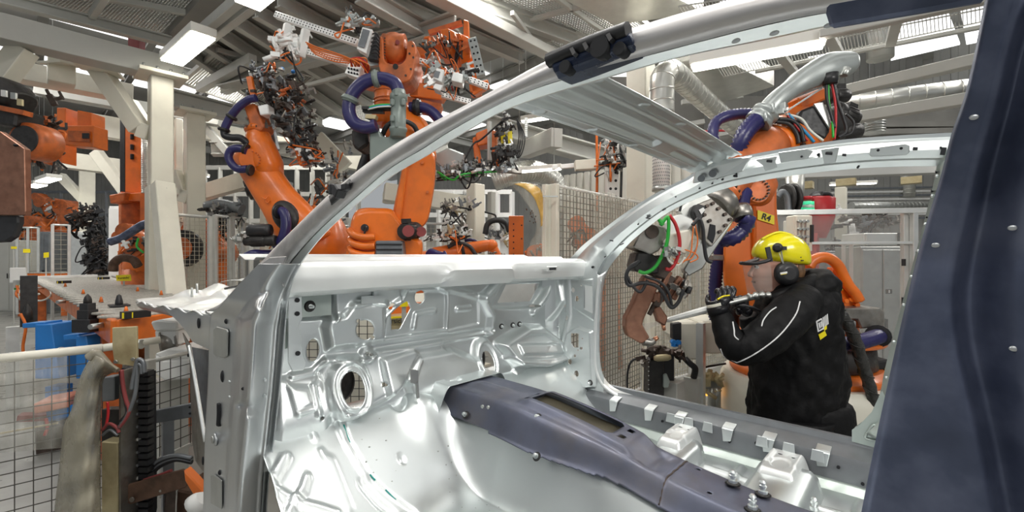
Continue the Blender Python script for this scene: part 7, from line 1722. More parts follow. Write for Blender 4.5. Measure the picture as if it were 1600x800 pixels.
# ================================================================== left side: conveyors, fixtures, fences, distant robots
# ---- conveyor tables
def conveyor(label, c, zt, hgt, group='conveyor tables'):   # c: 4 ground-plan corners: near-left, near-right, far-right, far-left
    ctr = sum(c, Vector())/4; t = thing('conveyor_table', label, 'conveyor', (ctr.x, ctr.y, FLOOR_Z), group)
    up = lambda p, z: Vector((p.x, p.y, z))
    for i in range(4):
        a, b_ = c[i], c[(i+1) % 4]; MB().bar(up(a, zt-hgt/2), up(b_, zt-hgt/2), .05, hgt).build('frame_rail', 'orange', t, bevel=.008)
    n = int((c[3]-c[0]).length/.28); n = min(n, 70)
    for i in range(n):
        a = c[0].lerp(c[3], (i+.5)/n); b_ = c[1].lerp(c[2], (i+.5)/n); wd = (c[3]-c[0]).length/n*.95
        m_ = MB(); m_.bar(up(a, zt+.004), up(b_, zt+.004), wd, .02); m_.build('deck_slat', 'conveyor_top', t, bevel=.006)
    for i in range(4):
        p = c[i].lerp(ctr, .12); MB().box((p.x, p.y, (zt-hgt+FLOOR_Z)/2), (.12, .12, zt-hgt-FLOOR_Z)).build('leg', 'orange_worn', t)
    return t
ZT = -.45
c1_ = [at(180, 500, Z=ZT), at(262, 500, Z=ZT), at(150, 431.5, Z=ZT), at(56, 435.5, Z=ZT)]
c1_[1] = at(330, 480, Z=ZT); c1_[2] = at(160, 430, Z=ZT)
cv = conveyor('nearest orange framed conveyor table with grey slatted top', c1_, ZT, .175)
for (x_, y_) in ((215, 455), (238, 450), (252, 461), (262, 478), (158, 472), (197, 489), (130, 459), (102, 448), (70, 434)):
    b = MB(); p = at(x_, y_, Z=ZT+.02); b.cyl(p, p+Vector((0, 0, .05)), .018, .007, n=8); b.build('locating_peg', 'orange', cv)
b = MB(); p = at(186, 478, Z=ZT+.02); b.lathe(p, p+UP*.10, [(0, .028), (.3, .028), (.5, .025), (.9, .016), (1, .003)], 12); b.box(p+UP*.006, (.18, .13, .012)); b.build('guide_pin', 'black_plastic', cv)
for (x_, y_) in ((212, 491), (100, 441), (243, 448), (162, 435)):
    p = at(x_, y_, Z=ZT+.03); b = MB(); b.box(p, (.07, .16, .05), Matrix.Rotation(.3, 3, 'Z')); o = b.build('sensor_block', 'black_plastic', cv); b = MB(); b.box(p+Vector((.04, -.05, 0)), (.01, .06, .04)); b.build('sensor_face', 'yellow', o)
b = MB(); b.bar(at(60, 434, Z=ZT+.03), at(150, 431, Z=ZT+.03), .12, .06); b.build('cross_bar', 'white_box', cv)
for (x_, y_) in ((70, 450), (110, 470), (170, 506)): p = at(x_, y_, Z=ZT-.06); b = MB(); b.cyl(p, p-FW*.15, .02, n=8); b.build('side_pin', 'brushed', cv)
hose(cv, [at(62, 440, Z=ZT-.05), at(80, 458, Z=ZT-.07), at(62, 470, Z=ZT-.25), at(35, 462, Z=ZT-.2)], .012, 'white_cable', n=6, name='cable')
conveyor('second conveyor table just beyond the near one', [at(30, 427, Z=ZT), at(108, 426.8, Z=ZT), at(62, 419, Z=ZT), at(14, 419.3, Z=ZT)], ZT, .15)
conveyor('third conveyor table at the far left end', [at(-5, 417.7, Z=ZT), at(50, 417.3, Z=ZT), at(34, 413, Z=ZT), at(-2, 413.2, Z=ZT)], ZT, .15)
# ---- blue fixtures with locating pins
def fixture(label, px0, px1, y0, y1, d, pin=None):
    a = at(px0, y1, d=d); c0 = at((px0+px1)/2, y0, d=d); t = thing('fixture_stand', label, 'fixture', (c0.x, c0.y, FLOOR_Z), 'blue fixture stands')
    w_ = (px1-px0)/FPX*d; b = MB(); b.prism([at(px0, y0, d=d), at(px1-6, y0, d=d), at(px1+6, y1+40, d=d), at(px0, y1+40, d=d)], FW*.25); b.build('gusset_plate', 'blue', t, bevel=.006)
    b = MB(); b.box((c0.x, c0.y, (a.z-.3+FLOOR_Z)/2)+0*c0 if False else Vector((c0.x, c0.y, (a.z-.3+FLOOR_Z)/2))+FW*.12, (w_*.7, .12, a.z-.3-FLOOR_Z), Matrix.Rotation(YAW, 3, 'Z')); b.build('pedestal', 'blue', t)
    b = MB(); b.bar(at(px0-4, y0, d=d+.1), at(px1-2, y0-2, d=d+.1), .16, .04); b.build('top_plate', 'blue', t, bevel=.004)
    if pin:
        x_, yb = pin; p = at(x_, yb, d=d); 
        b = MB(); rz_ = Matrix.Rotation(YAW, 3, 'Z'); b.box(p+UP*.04, (.14, .12, .10), rz_); b.box(p+UP*.12, (.09, .09, .08), rz_); b.box(p+UP*.18, (.07, .07, .06), rz_); b.build('pin_block', 'black_plastic', t, bevel=.004)
        b = MB(); b.lathe(p+UP*.205, p+UP*.28, [(0, .026), (.4, .026), (.7, .02), (1, .004)], 14); b.build('locating_pin', 'black_metal', t)
    return t
fixture('blue fixture stand at far left behind the mesh fence', 54, 86, 507, 552, 3.8)
fixture('blue fixture stand with stepped black locating pin', 118, 140, 525, 552, 3.5, (137, 516))
b = MB(); b.box(at(45, 470, d=4.5), (.12, .12, .5)); b.lathe(at(43, 500, d=4.4), at(43, 474, d=4.4), [(0, .04), (.5, .035), (.8, .02), (1, .005)], 10)
jb = thing('junction_post', 'dark wiring post with orange cables beside the conveyor', 'machine', (at(38, 500, d=4.7).x, at(38, 500, d=4.7).y, FLOOR_Z))
b.build('dark_blocks', 'black_metal', jb)
c0 = at(20, 500, d=4.8); MB().box((c0.x, c0.y, (-.75+FLOOR_Z)/2), (.10, .10, -.75-FLOOR_Z)).build('post', 'aluminium', jb)
c0 = at(28, 440, d=4.8); MB().box(at(28, 430, d=4.8), (.1, .12, .16)).build('white_cover', 'white_box', jb, bevel=.006)
MB().box(at(36, 443, d=4.8), (.22, .14, .08)).build('cable_tray', 'brushed', jb)
q = random.Random(8)
for k in range(9): x0 = 24+q.uniform(0, 30); hose(jb, [at(x0, 446, d=4.7), at(x0+q.uniform(-6, 6), 460, d=4.6), at(30+q.uniform(0, 20), 468, d=4.6), at(40+q.uniform(0, 22), 462+q.uniform(-4, 10), d=4.65)], .011, 'orange_cable' if k % 2 else 'white_cable', n=5, name='cable')
for k in range(5): p = at(24+k*6, 449, d=4.7); MB().box(p, (.02, .02, .05)).build('green_terminal', 'green', jb)
hose(jb, [at(32, 490, d=4.3), at(40, 510, d=4.3), at(36, 540, d=4.3), at(37, 556, d=4.3)], .012, 'orange_cable', n=6, name='cable')
# ---- low machinery visible through the front mesh: red and blue beam, grey base slabs
t = thing('pedestal_machine', 'blue machine base with pale red pads behind the front mesh fence', 'machine', (at(100, 640, d=3.9).x, at(100, 640, d=3.9).y, FLOOR_Z))
plate(t, [(70, 640), (118, 632), (118, 650), (72, 660)], 3.6, .4, 'blue', 'base_beam', .01); plate(t, [(66, 626), (118, 617), (119, 632), (70, 640)], 3.6, .4, 'red_pad', 'red_pad', .01) if 'red_pad' in MATS else None
b = MB(); b.bar(at(66, 632, d=3.62), at(119, 622, d=3.7), .25, .08); b.build('red_pad', 'orange_pale', t, bevel=.01) if 'orange_pale' in MATS else None
b = MB(); b.bar(at(30, 652, d=3.7), at(80, 650, d=3.8), .1, .05); b.build('red_bar', 'dark_red', t)
hose(t, [at(72, 654, d=3.5), at(74, 668, d=3.5), at(70, 680, d=3.5)], .012, 'red', n=6, name='cable')
b = MB(); c0 = at(95, 655, d=3.9); b.box((c0.x, c0.y, (c0.z+FLOOR_Z)/2), (.5, .3, c0.z-FLOOR_Z)); b.build('plinth', 'dark_brown', t)
# pale worn floor plate
# ---- front mesh fence
def mesh_fence(label, a, b_, z0, z1, pitch, wr=.0022, m='wire_dark', rail='cream', rail_r=.022, name='mesh_fence', posts=(), diag=False, plastic=None, prail=None):
    a = Vector(a); b_ = Vector(b_); L = (b_-a).length; d = (b_-a)/L; ctr = (a+b_)/2; t = thing(name, label, 'fence', (ctr.x, ctr.y, z0))
    w_ = MB(); n = int(L/pitch); k = int((z1-z0)/pitch)
    for i in range(n+1): p = a+d*L*i/n; w_.bar((p.x, p.y, z0), (p.x, p.y, z1), wr*2, wr*2)
    for j in range(k+1): z = z0+(z1-z0)*j/k; w_.bar((a.x, a.y, z), (b_.x, b_.y, z), wr*2, wr*2)
    w_.build('wire_mesh', m, t, kind='stuff')
    if rail_r:
        MB().cyl((a.x, a.y, z1+rail_r*.5), (b_.x, b_.y, z1+rail_r*.5), rail_r, n=14).build('top_rail', rail, t)
        MB().bar((a.x, a.y, z0), (b_.x, b_.y, z0), rail_r*1.4, rail_r*1.4).build('bottom_rail', rail, t)
    for f_ in posts: p = a+d*L*f_; MB().box((p.x, p.y, (z0+z1)/2), (.05, .05, z1-z0+.04), Matrix.Rotation(math.atan2(d.y, d.x), 3, 'Z')).build('post', prail or rail, t, bevel=.003)
    return t
fz_ = -.50
fa_ = at(-40, 568, Z=fz_); fb_ = at(160, 547, Z=fz_)
mf = mesh_fence('near wire mesh fence with a round cream top rail at lower left', fa_, fb_, -1.35, fz_, .058)
b = MB(); b.cyl((fb_.x, fb_.y, fz_+.011), at(250, 531, Z=fz_+.02), .020, n=14); b.build('top_rail', 'cream', mf)
b = MB()
for x_ in (18, 95, 220): p = at(x_, 560-x_*.1, Z=fz_+.01); b.cyl(p-RT*.006, p+RT*.006, .026, n=14)
b.build('rail_clips', 'brushed', mf)
b = MB(); b.bar(at(-20, 681, d=2.25), at(90, 661, d=2.3), .008, .008); b.build('yellow_rod', 'beige_plate', mf)
# plastic film draped over it
rows = []
q = random.Random(2)
for i in range(22):
    t_ = i/21; rows.append([at(-20+t_*125, 566-t_*10+j*13, d=2.13+.02*math.sin(i*1.3+j*.7)+.015*math.sin(j*1.9)) for j in range(12)])
b = MB(); b.loft(rows, True, False, False); o = b.build('plastic_film', 'clear_plastic', mf, solid=.001); o['label'] = 'clear crinkled film hung over the mesh'
mf2 = mesh_fence('second wire mesh panel between the cable post and the car body', at(232, 560, d=2.62), at(312, 545, d=2.95), -1.2, -.62, .058, posts=(0,), rail='grey_paint', rail_r=.012)
# ---- post with cable chain under its dirty plastic cover
cp = thing('cable_post', 'cable chain post with beige plate and dark wiring at lower left', 'machine', (at(185, 620, d=2.25).x, at(185, 620, d=2.25).y, FLOOR_Z))
plate(cp, [(175, 512), (213, 510), (214, 560), (213, 573), (178, 568), (175, 540)], 2.18, .012, 'beige_plate', 'beige_plate', .002)
for x_, y_ in ((182, 565), (209, 561)): b = MB(); p = at(x_, y_, d=2.175); b.cyl(p, p-FW*.008, .009, n=8); b.build('plate_screw', 'brushed', cp)
plate(cp, [(158, 690), (184, 692), (184, 830), (158, 830)], 2.2, .12, 'beige_plate', 'lower_housing', .004)
plate(cp, [(159, 640), (186, 640), (186, 690), (159, 690)], 2.26, .05, 'black_metal', 'wiring_recess', 0); plate(cp, [(159, 590), (178, 588), (178, 626), (159, 628)], 2.24, .06, 'steel_grey', 'terminal_box', .004)
plate(cp, [(186, 580), (189, 580), (189, 830), (186, 830)], 2.16, .10, 'bare_steel', 'side_plate', 0)
plate(cp, [(190, 575), (234, 582), (236, 800), (232, 820), (190, 820)], 2.3, .04, 'hole_dark', 'chain_backing', 0)
# chain links: each its own part
for row in range(22):
    y_ = 580+row*10.8
    for (x0, x1) in ((193, 208), (216, 231)):
        b = MB(); b.prism([at(x0, y_, d=2.25), at(x1, y_, d=2.25), at(x1, y_+7.5, d=2.25), at(x0, y_+7.5, d=2.25)], FW*.04); b.build('chain_link', 'black_plastic', cp)
for row in range(11):
    b = MB(); b.bar(at(207, 586+row*20, d=2.26), at(218, 586+row*20, d=2.26), .02, .012); b.build('chain_pin', 'grey_paint' if row in (5, 8, 9) else 'steel_grey', cp)
for pts, r_, m_ in (([(190, 578), (192, 600), (197, 625), (202, 640), (196, 655), (186, 668)], .012, 'dark_red'), ([(188, 580), (190, 605), (196, 630), (198, 645), (188, 658)], .009, 'black_plastic'), ([(226, 582), (224, 566), (216, 562), (212, 575), (208, 595), (206, 608)], .014, 'steel_grey'), ([(222, 584), (221, 572), (215, 570), (214, 590), (210, 620), (198, 650), (186, 668)], .012, 'steel_grey'), ([(160, 672), (170, 662), (182, 668), (186, 676)], .010, 'dark_red'), ([(160, 680), (172, 672), (184, 680)], .008, 'steel_grey'), ([(168, 628), (169, 645), (166, 665)], .008, 'red')):
    hose(cp, [at(x, y, d=2.12) for x, y in pts], r_*.7, m_, n=8, name='cable')
rows = []
cov_l = [(146, 554), (132, 575), (122, 600), (112, 640), (100, 665), (96, 700), (92, 740), (86, 790), (84, 830)]
cov_m = [(156, 556), (150, 590), (146, 640), (140, 700), (138, 760), (136, 830)]
cov_r = [(186, 580), (172, 584), (161, 594), (158, 625), (157, 680), (157, 740), (158, 830)]
A_ = resample(cov_l, 40); M_ = resample(cov_m, 40); B_ = resample(cov_r, 40)
for i in range(40):
    r_ = []
    for j in range(16):
        t_ = j/15; w1 = (1-t_)**2; w2 = 2*t_*(1-t_); w3 = t_*t_
        x_ = A_[i][0]*w1+M_[i][0]*w2+B_[i][0]*w3; y_ = A_[i][1]*w1+M_[i][1]*w2+B_[i][1]*w3
        r_.append(at(x_, y_, d=2.12-.10*math.sin(t_*math.pi)+.010*math.sin(i*.8+t_*5)+.006*math.sin(t_*19+i*.3)))
    rows.append(r_)
b = MB(); b.loft(rows, True, False, False); dc = solo(b, 'plastic_cover', 'dirty_plastic', 'grimy translucent plastic cover tied around the cable post', 'cover')
b = MB(); p_ = [at(x, y, d=2.10) for x, y in ((140, 558), (150, 552), (160, 560), (172, 572), (184, 579))]
b.tube(p_, lambda t: .022-.010*t, n=10); o = b.build('gathered_edge', 'dirty_plastic', None); o.parent = dc; rebase(o, dc)
md = dc.modifiers.new('gauge', 'SOLIDIFY'); md.thickness = .001
# brown and grey bracket plates at lower centre left
br_ = thing('support_bracket', 'rusty support bracket with rounded plate beside the cable post', 'bracket', (at(250, 760, d=2.3).x, at(250, 760, d=2.3).y, FLOOR_Z))
plate(br_, [(197, 764), (200, 757), (286, 733), (290, 737), (294, 755), (290, 762), (202, 789), (197, 784)], 2.2, .012, 'rust_brown', 'rounded_plate', .004)
b = MB(); p = at(207, 780, d=2.19); b.cyl(p, p-FW*.006, .012, n=10); p = at(251, 767, d=2.19); b.cyl(p, p-FW*.004, .006, n=8); b.build('plate_bolts', 'bare_steel', br_)
plate(br_, [(286, 734), (300, 748), (318, 768), (316, 780), (300, 772), (288, 752)], 2.1, .05, 'orange', 'orange_arm', .006)
c0 = at(262, 790, d=2.3); MB().bar(at(266, 765, d=2.3), (c0.x, c0.y, FLOOR_Z), .04, .04).build('leg', 'dark_brown', br_)
plate(br_, [(275, 765), (310, 772), (318, 800), (318, 830), (272, 830)], 2.35, .2, 'rust_brown', 'lower_block', .01)
MB().box((c0.x, c0.y, FLOOR_Z+.03), (.4, .3, .06)).build('foot', 'dark_brown', br_)
b = MB(); b.lathe(at(306, 790, d=1.95), at(318, 778, d=1.95), [(0, .05), (.5, .045), (1, .03)], 16); b.build('white_cap', 'white_box', br_)
for k in range(4): hose(br_, [at(236, 742-k*3, d=2.3), at(250, 728-k*3, d=2.3), at(275, 718-k*2, d=2.3), at(300, 722-k*2, d=2.3)], .012, 'steel_grey' if k % 2 else 'black_plastic', n=8, name='cable')
hose(br_, [at(225, 750, d=2.25), at(250, 742, d=2.25), at(268, 735, d=2.25)], .008, 'dark_red', n=6, name='cable')
gb = thing('cross_rail', 'grey drilled steel rail between the cable post and the car body', 'rail', (at(268, 645, d=2.5).x, at(268, 645, d=2.5).y, FLOOR_Z))
plate(gb, [(235, 643), (301, 630), (301, 652), (236, 663)], 2.45, .03, 'steel_grey', 'rail', .003)
b = MB()
for x_, y_ in ((242, 648), (242, 656), (297, 636), (297, 646)): p = at(x_, y_, d=2.448); b.cyl(p, p-FW*.003, .006, n=8)
b.build('rail_holes', 'hole_dark', gb, kind='stuff')
c0 = at(262, 660, d=2.5); MB().bar(at(262, 652, d=2.5), (c0.x, c0.y, FLOOR_Z), .05, .05).build('leg', 'steel_grey', gb)
# white boxes and drum left of the hinge pillar
wb_ = thing('machine_cover', 'pair of white angular machine covers with a steel drum behind the fender', 'machine', (at(268, 600, d=3.0).x, at(268, 600, d=3.0).y, FLOOR_Z))
for pts, d_, th in (([(241, 553), (256, 563), (295, 560), (295, 592), (257, 596), (242, 585)], 2.95, .3), ([(233, 503), (246, 500), (276, 502), (277, 516), (240, 518)], 3.0, .15), ([(240, 516), (277, 515), (277, 540), (242, 538)], 3.02, .13)):
    plate(wb_, pts, d_, th, 'white_box', 'white_cover', .012)
b = MB(); b.prism([at(x, y, d=2.95) for x, y in ((241, 553), (262, 545), (295, 547), (295, 560), (256, 563))], FW*.28); b.build('white_lid', 'white_box', wb_, bevel=.008)
b = MB(); b.lathe(at(252, 537, d=3.05), at(281, 532, d=3.1), [(0, .085), (.1, .09), (.12, .075), (.8, .075), (.82, .09), (.95, .10), (1, .06)], 26); b.build('drum', 'bare_steel', wb_)
c0 = at(268, 590, d=3.1); MB().box((c0.x, c0.y, (c0.z+FLOOR_Z)/2), (.16, .16, c0.z-FLOOR_Z)).build('stand', 'grey_paint', wb_)
# ---- safety fences farther back (cream posts, mesh)
def back_fence(label, x0, x1, yt0, yt1, d0, d1, pitch=.05, posts=(0, 1), m='wire', zb=FLOOR_Z+.1, pm='aluminium'):
    a = at(x0, yt0, d=d0); b_ = at(x1, yt1, d=d1); z1 = a.z; b_.z = z1
    return mesh_fence(label, a, b_, zb, z1, pitch, .0028, m, pm, .022, posts=posts, prail=pm)
back_fence('wire mesh fence bay right of the slanting column brace', 266, 332, 336, 337, 6.1, 6.6, .06, (0, .93, 1.05))
back_fence('wire mesh fence bay left of the leftmost large robot', 336, 384, 338, 341, 6.6, 7.2, .06, (0, .45, .55, .9))
back_fence('low mesh guard beside the braced column with a yellow sign', 176, 236, 432, 436, 9.4, 6.8, .05, (0, 1))
back_fence('distant mesh fence in front of the small robots', 82, 108, 352, 352, 9.6, 9.8, .10, (0, 1))
back_fence('farthest mesh fence beside the copper block', 27, 60, 356, 356, 11.8, 12, .12, (0, .5, 1))
back_fence('mesh fence behind the middle robot', 440, 545, 352, 352, 8.0, 8.4, .07, (0, .3, .6, 1))
back_fence('mesh fence bay between middle robot and cream column', 660, 742, 350, 350, 7.4, 7.8, .07, (0, .5, 1))
# yellow warning sign with writing
def sign(label, pts, d, txt, size, txt_off=0, name='warning_sign'):
    b = MB(); t = thing(name, label, 'sign', at((pts[0][0]+pts[1][0])/2, pts[2][1], d=d)); plate(t, pts, d, .006, 'yellow', 'board', 0); pb = at((pts[2][0]+pts[3][0])/2, pts[2][1]-2, d=d+.02); b.bar(pb, (pb.x, pb.y, FLOOR_Z), .02, .02); b.build('post', 'grey_paint', t)
    if txt:
        cx = sum(p[0] for p in pts)/4; cy_ = sum(p[1] for p in pts)/4; o_ = at(cx, cy_, d=d-.003); xa = at(pts[1][0], pts[1][1], d=d)-at(pts[0][0], pts[0][1], d=d); text(txt, 'lettering', size, 'text_black', t, mbasis(o_, xa, UP))
    return t
sign('yellow Vorsicht warning sign on the low mesh guard', [(181, 430), (204, 429), (205, 439), (182, 439)], 6.6, 'Vorsicht!', .048)
sign('yellow sign far left on the distant fence, lower one', [(36, 389), (47, 389), (47, 395), (36, 395)], 9.5, '', 0)
sign('yellow sign far left on the distant fence, upper one', [(17, 385), (26, 385), (26, 389), (17, 389)], 10.5, '', 0)
sign('small yellow board beside the distant mesh fence', [(68, 395), (76, 394), (76, 402), (68, 403)], 8.8, '', 0)
sign('yellow sign seen through the opening in the dash panel', [(606, 495), (630, 494), (630, 508), (606, 510)], 3.0, 'Vorsicht!', .045)
mb = MB(); mb.prism([at(x, y, d=3.0) for x, y in ((590, 500), (645, 495), (645, 540), (590, 540))], FW*.3); solo(mb, 'floor_cabinet', 'beige_plate', 'beige low cabinet seen through the dash panel opening', 'cabinet')
mb = MB(); mb.prism([at(x, y, d=3.3) for x, y in ((608, 480), (645, 478), (648, 494), (606, 496))], FW*.3); solo(mb, 'orange_casting', 'orange', 'orange machine casting seen through the dash panel opening', 'machine')
sign('small yellow data sign seen through the dash panel opening', [(625, 470.5), (637, 470), (637, 479), (625, 479.5)], 2.9, '', 0)
mesh_fence('pale mesh panel seen through the holes of the dash panel', at(470, 500, d=2.9), at(600, 500, d=2.9), -1.3, -.25, .05, .002, 'wire_dark', rail_r=0)
mb = MB(); mb.prism([at(x, y, d=3.15) for x, y in ((470, 480), (602, 480), (602, 690), (470, 690))], FW*.05); solo(mb, 'backing_board', 'cream', 'cream board standing behind the pale mesh panel', 'board')
mb = MB(); mb.prism([at(x, y, d=3.6) for x, y in ((770, 436), (900, 436), (900, 520), (770, 520))], FW*.2); solo(mb, 'equipment_box', 'aluminium', 'silver equipment box glimpsed through the window slot of the dash panel', 'box')
# ---- orange lift mast and carriage
ms = thing('lift_mast', 'tall orange lift mast with oval slots and a black edge', 'mast', (at(203, 400, d=7.9).x, at(203, 400, d=7.9).y, FLOOR_Z))
plate(ms, [(195, 186), (220, 190), (220, 303), (195, 300)], 7.8, .3, 'orange', 'mast', .01); plate(ms, [(187, 186), (195, 186), (195, 302), (187, 300)], 7.8, .3, 'black_plastic', 'edge_guide', .005)
for y_ in (214, 230, 245): b = MB(); b.tube([at(206.5, y_-4, d=7.79), at(206.5, y_, d=7.79), at(206.5, y_+4, d=7.79)], .028, n=10); b.build('oval_slot', 'hole_dark', ms)
plate(ms, [(180, 303), (232, 300), (232, 315), (180, 312)], 7.6, .5, 'orange', 'carriage', .01); plate(ms, [(218, 312), (232, 312), (232, 350), (218, 348)], 7.6, .4, 'orange', 'carriage_leg', .01); plate(ms, [(170, 305), (196, 300), (192, 314), (172, 318)], 7.5, .2, 'orange_worn', 'carriage_arm', .01)
c0 = at(205, 400, d=7.9); MB().box((c0.x, c0.y, (at(205, 302, d=7.9).z+FLOOR_Z)/2), (.3, .3, at(205, 302, d=7.9).z-FLOOR_Z)).build('column', 'orange_worn', ms)
# ---- welding gun robot in front of the white cabinet
def small_robot(label, pts, ws, d, seed, tool=(), toolm=('black_metal', 'dark_brown', 'bare_steel'), name='industrial_robot', nt=16, ts=.05, ped=True):
    c0 = at(pts[0][0], pts[0][1], d=d); t = thing(name, label, 'robot', (c0.x, c0.y, FLOOR_Z), 'orange industrial robots')
    if ped: b = MB(); b.lathe((c0.x, c0.y, FLOOR_Z), (c0.x, c0.y, c0.z), [(0, ws[0]*.6), (.6, ws[0]*.55), (1, ws[0]*.5)], 20); b.build('pedestal', 'orange_worn', t)
    P_ = [at(x, y, d=d-.1*i*.3) for i, (x, y) in enumerate(pts)]
    for i in range(len(P_)-1):
        b = MB(); b.link([P_[i], P_[i].lerp(P_[i+1], .5), P_[i+1]], [ws[i], ws[i]*.9, ws[i+1]], [ws[i], ws[i]*.85, ws[i+1]], up=FW, n=16, e=2.2); b.build(('link_arm', 'forearm', 'wrist', 'wrist_link')[min(i, 3)], 'orange' if i != 2 else 'orange_worn', t)
        b = MB(); b.cyl(P_[i+1]-FW*ws[i+1]*.7, P_[i+1]+FW*ws[i+1]*.7, ws[i+1]*.55, n=18); b.build('joint_hub', 'orange_worn', t)
    if tool: tooling(t, list(tool), d-.15, .15, nt, ts, ts*2, list(toolm), seed, 8)
    return t
small_robot('small robot with welding gun in front of the white machine cabinet', [(216, 420), (224, 385), (205, 362), (190, 370)], [.4, .3, .22, .14], 7.1, 61, [(196, 372, 5), (210, 392, 6), (222, 376, 4), (205, 380, 5)], nt=22)
g1 = thing('welding_gun', 'brown C shaped welding gun lying low before the white cabinet', 'welding gun', at(195, 415, d=6.2))
b = MB(); b.tube([at(176, 424, d=6.2), at(178, 412, d=6.2), at(190, 403, d=6.2), at(208, 406, d=6.2), at(216, 416, d=6.2)], .055, n=10); b.build('yoke', 'rust_brown', g1)
hose(g1, [at(172, 378, d=6.2), at(190, 372, d=6.2), at(206, 362, d=6.2), at(222, 352, d=6.2), at(232, 348, d=6.2)], .055, 'steel_navy', n=12)
hose(g1, [at(216, 372, d=6.1), at(214, 385, d=6.1), at(224, 395, d=6.1)], .015, 'green', n=6, name='cable')
b = MB(); b.bar(at(190, 384, d=6.1), at(201, 378, d=6.1), .03, .03); b.bar(at(192, 376, d=6.1), at(199, 388, d=6.1), .03, .03); b.build('cross_fitting', 'white_alu', g1)
small_robot('distant robot with white gripper above the far fences', [(130, 375), (122, 345), (108, 325), (88, 318)], [.75, .6, .48, .32], 16, 62, [(86, 320, 4), (92, 335, 5), (76, 330, 5)], ('white_alu', 'white_alu', 'bare_steel'), nt=18, ts=.12)
small_robot('distant orange robot arm bent at the far left', [(95, 382), (90, 350), (72, 316), (62, 308)], [.7, .5, .42, .28], 18.5, 63, [(60, 330, 5), (50, 345, 6), (64, 345, 6)], nt=20, ts=.12)
small_robot('far robot low beside the mesh with its black ring', [(70, 392), (72, 372), (56, 348)], [.75, .6, .45], 17, 64, [(40, 340, 5), (50, 360, 6), (34, 365, 5)], nt=20, ts=.12)
small_robot('orange robot behind the mesh bay with round black disc', [(300, 425), (298, 392), (308, 362), (322, 350)], [.45, .4, .3, .2], 8.6, 65, [(276, 350, 3), (285, 345, 3)], nt=8)
b = MB(); c0 = at(283, 388, d=6.85); b.cyl(c0, c0+FW*.1, .28, n=30); ds_ = solo(b, 'cable_reel', 'black_metal', 'round black reel behind the mesh right of the braced column', 'reel'); 
b = MB(); b.cyl(c0-FW*.02, c0+FW*.02, .17, n=24); o = b.build('reel_hub', 'orange_worn', None); o.parent = ds_; rebase(o, ds_)
small_robot('orange robot behind the mesh near the left robot base', [(335, 425), (338, 395), (330, 372)], [.5, .42, .3], 8.2, 66, [(345, 360, 3)], nt=6)
small_robot('orange robot behind the fence sheet, right one', [(940, 460), (935, 420), (915, 375), (900, 350)], [.5, .4, .3, .2], 6.6, 67, [(905, 360, 5)], nt=10)
small_robot('orange robot behind the fence sheet, left one', [(845, 430), (838, 412), (836, 398)], [.4, .34, .25], 6.4, 68, [(840, 395, 5)], nt=10)
b = MB(); b.tube([at(323, 324, d=7), at(345, 320, d=7), at(372, 326, d=7), at(378, 328, d=7)], .09, n=12); bt = solo(b, 'pneumatic_cylinder', 'steel_grey', 'grey horizontal cylinder above the mesh left of the robot', 'cylinder')
tk = thing('tool_rack', 'rack of black grippers above the left mesh fence', 'rack', at(350, 345, d=7)); tooling(tk, [(330, 332, 5), (350, 330, 5), (372, 332, 5), (340, 345, 6), (372, 352, 6)], 7, .2, 26, .06, .12, ['black_metal', 'steel_grey', 'black_metal', 'bare_steel'], 70, 8, ('black_plastic',))
# dark tooling stack between the cabinets at left
ts_ = thing('tooling_stack', 'tall dark stack of weld tooling left of the white machine cabinet', 'tooling', (at(150, 400, d=10.6).x, at(150, 400, d=10.6).y, FLOOR_Z))
tooling(ts_, [(146, 330, 6), (152, 350, 8), (146, 375, 9), (154, 395, 8), (146, 415, 8), (150, 428, 6)], 10.4, .3, 100, .075, .18, ['black_metal', 'dark_brown', 'black_metal', 'black_plastic'], 71, 20, ('black_plastic',))
b = MB(); c0 = at(150, 400, d=10.8); b.box((c0.x, c0.y, (c0.z+.8+FLOOR_Z)/2), (.35, .3, c0.z+.8-FLOOR_Z)); b.build('rack_post', 'black_metal', ts_)
tooling(ts_, [(115, 335, 6), (120, 352, 6), (128, 338, 6)], 10.4, .3, 30, .07, .16, ['black_metal', 'black_metal', 'dark_brown'], 72, 6, ('black_plastic',))
# distant clutter under the far beams
for i, (x0, x1, y0, y1, d_, m_, lab) in enumerate(((0, 30, 375, 400, 13, 'grey_paint', 'pale far machine housing at the far left edge'), (60, 78, 362, 392, 12.5, 'steel_grey', 'grey far machine housing behind the far fences'), (440, 470, 350, 410, 9.5, 'steel_grey', 'grey cabinet far behind the left robot'), (500, 545, 340, 400, 10, 'grey_paint', 'pale cabinet behind the middle robot'), (690, 735, 340, 400, 9.5, 'white_box', 'white cabinet behind the cream column in the middle'))):
    cabinet(lab, x0, x1, y0, d_, m_, .5, 'machine_housing', 'cabinet', 2)
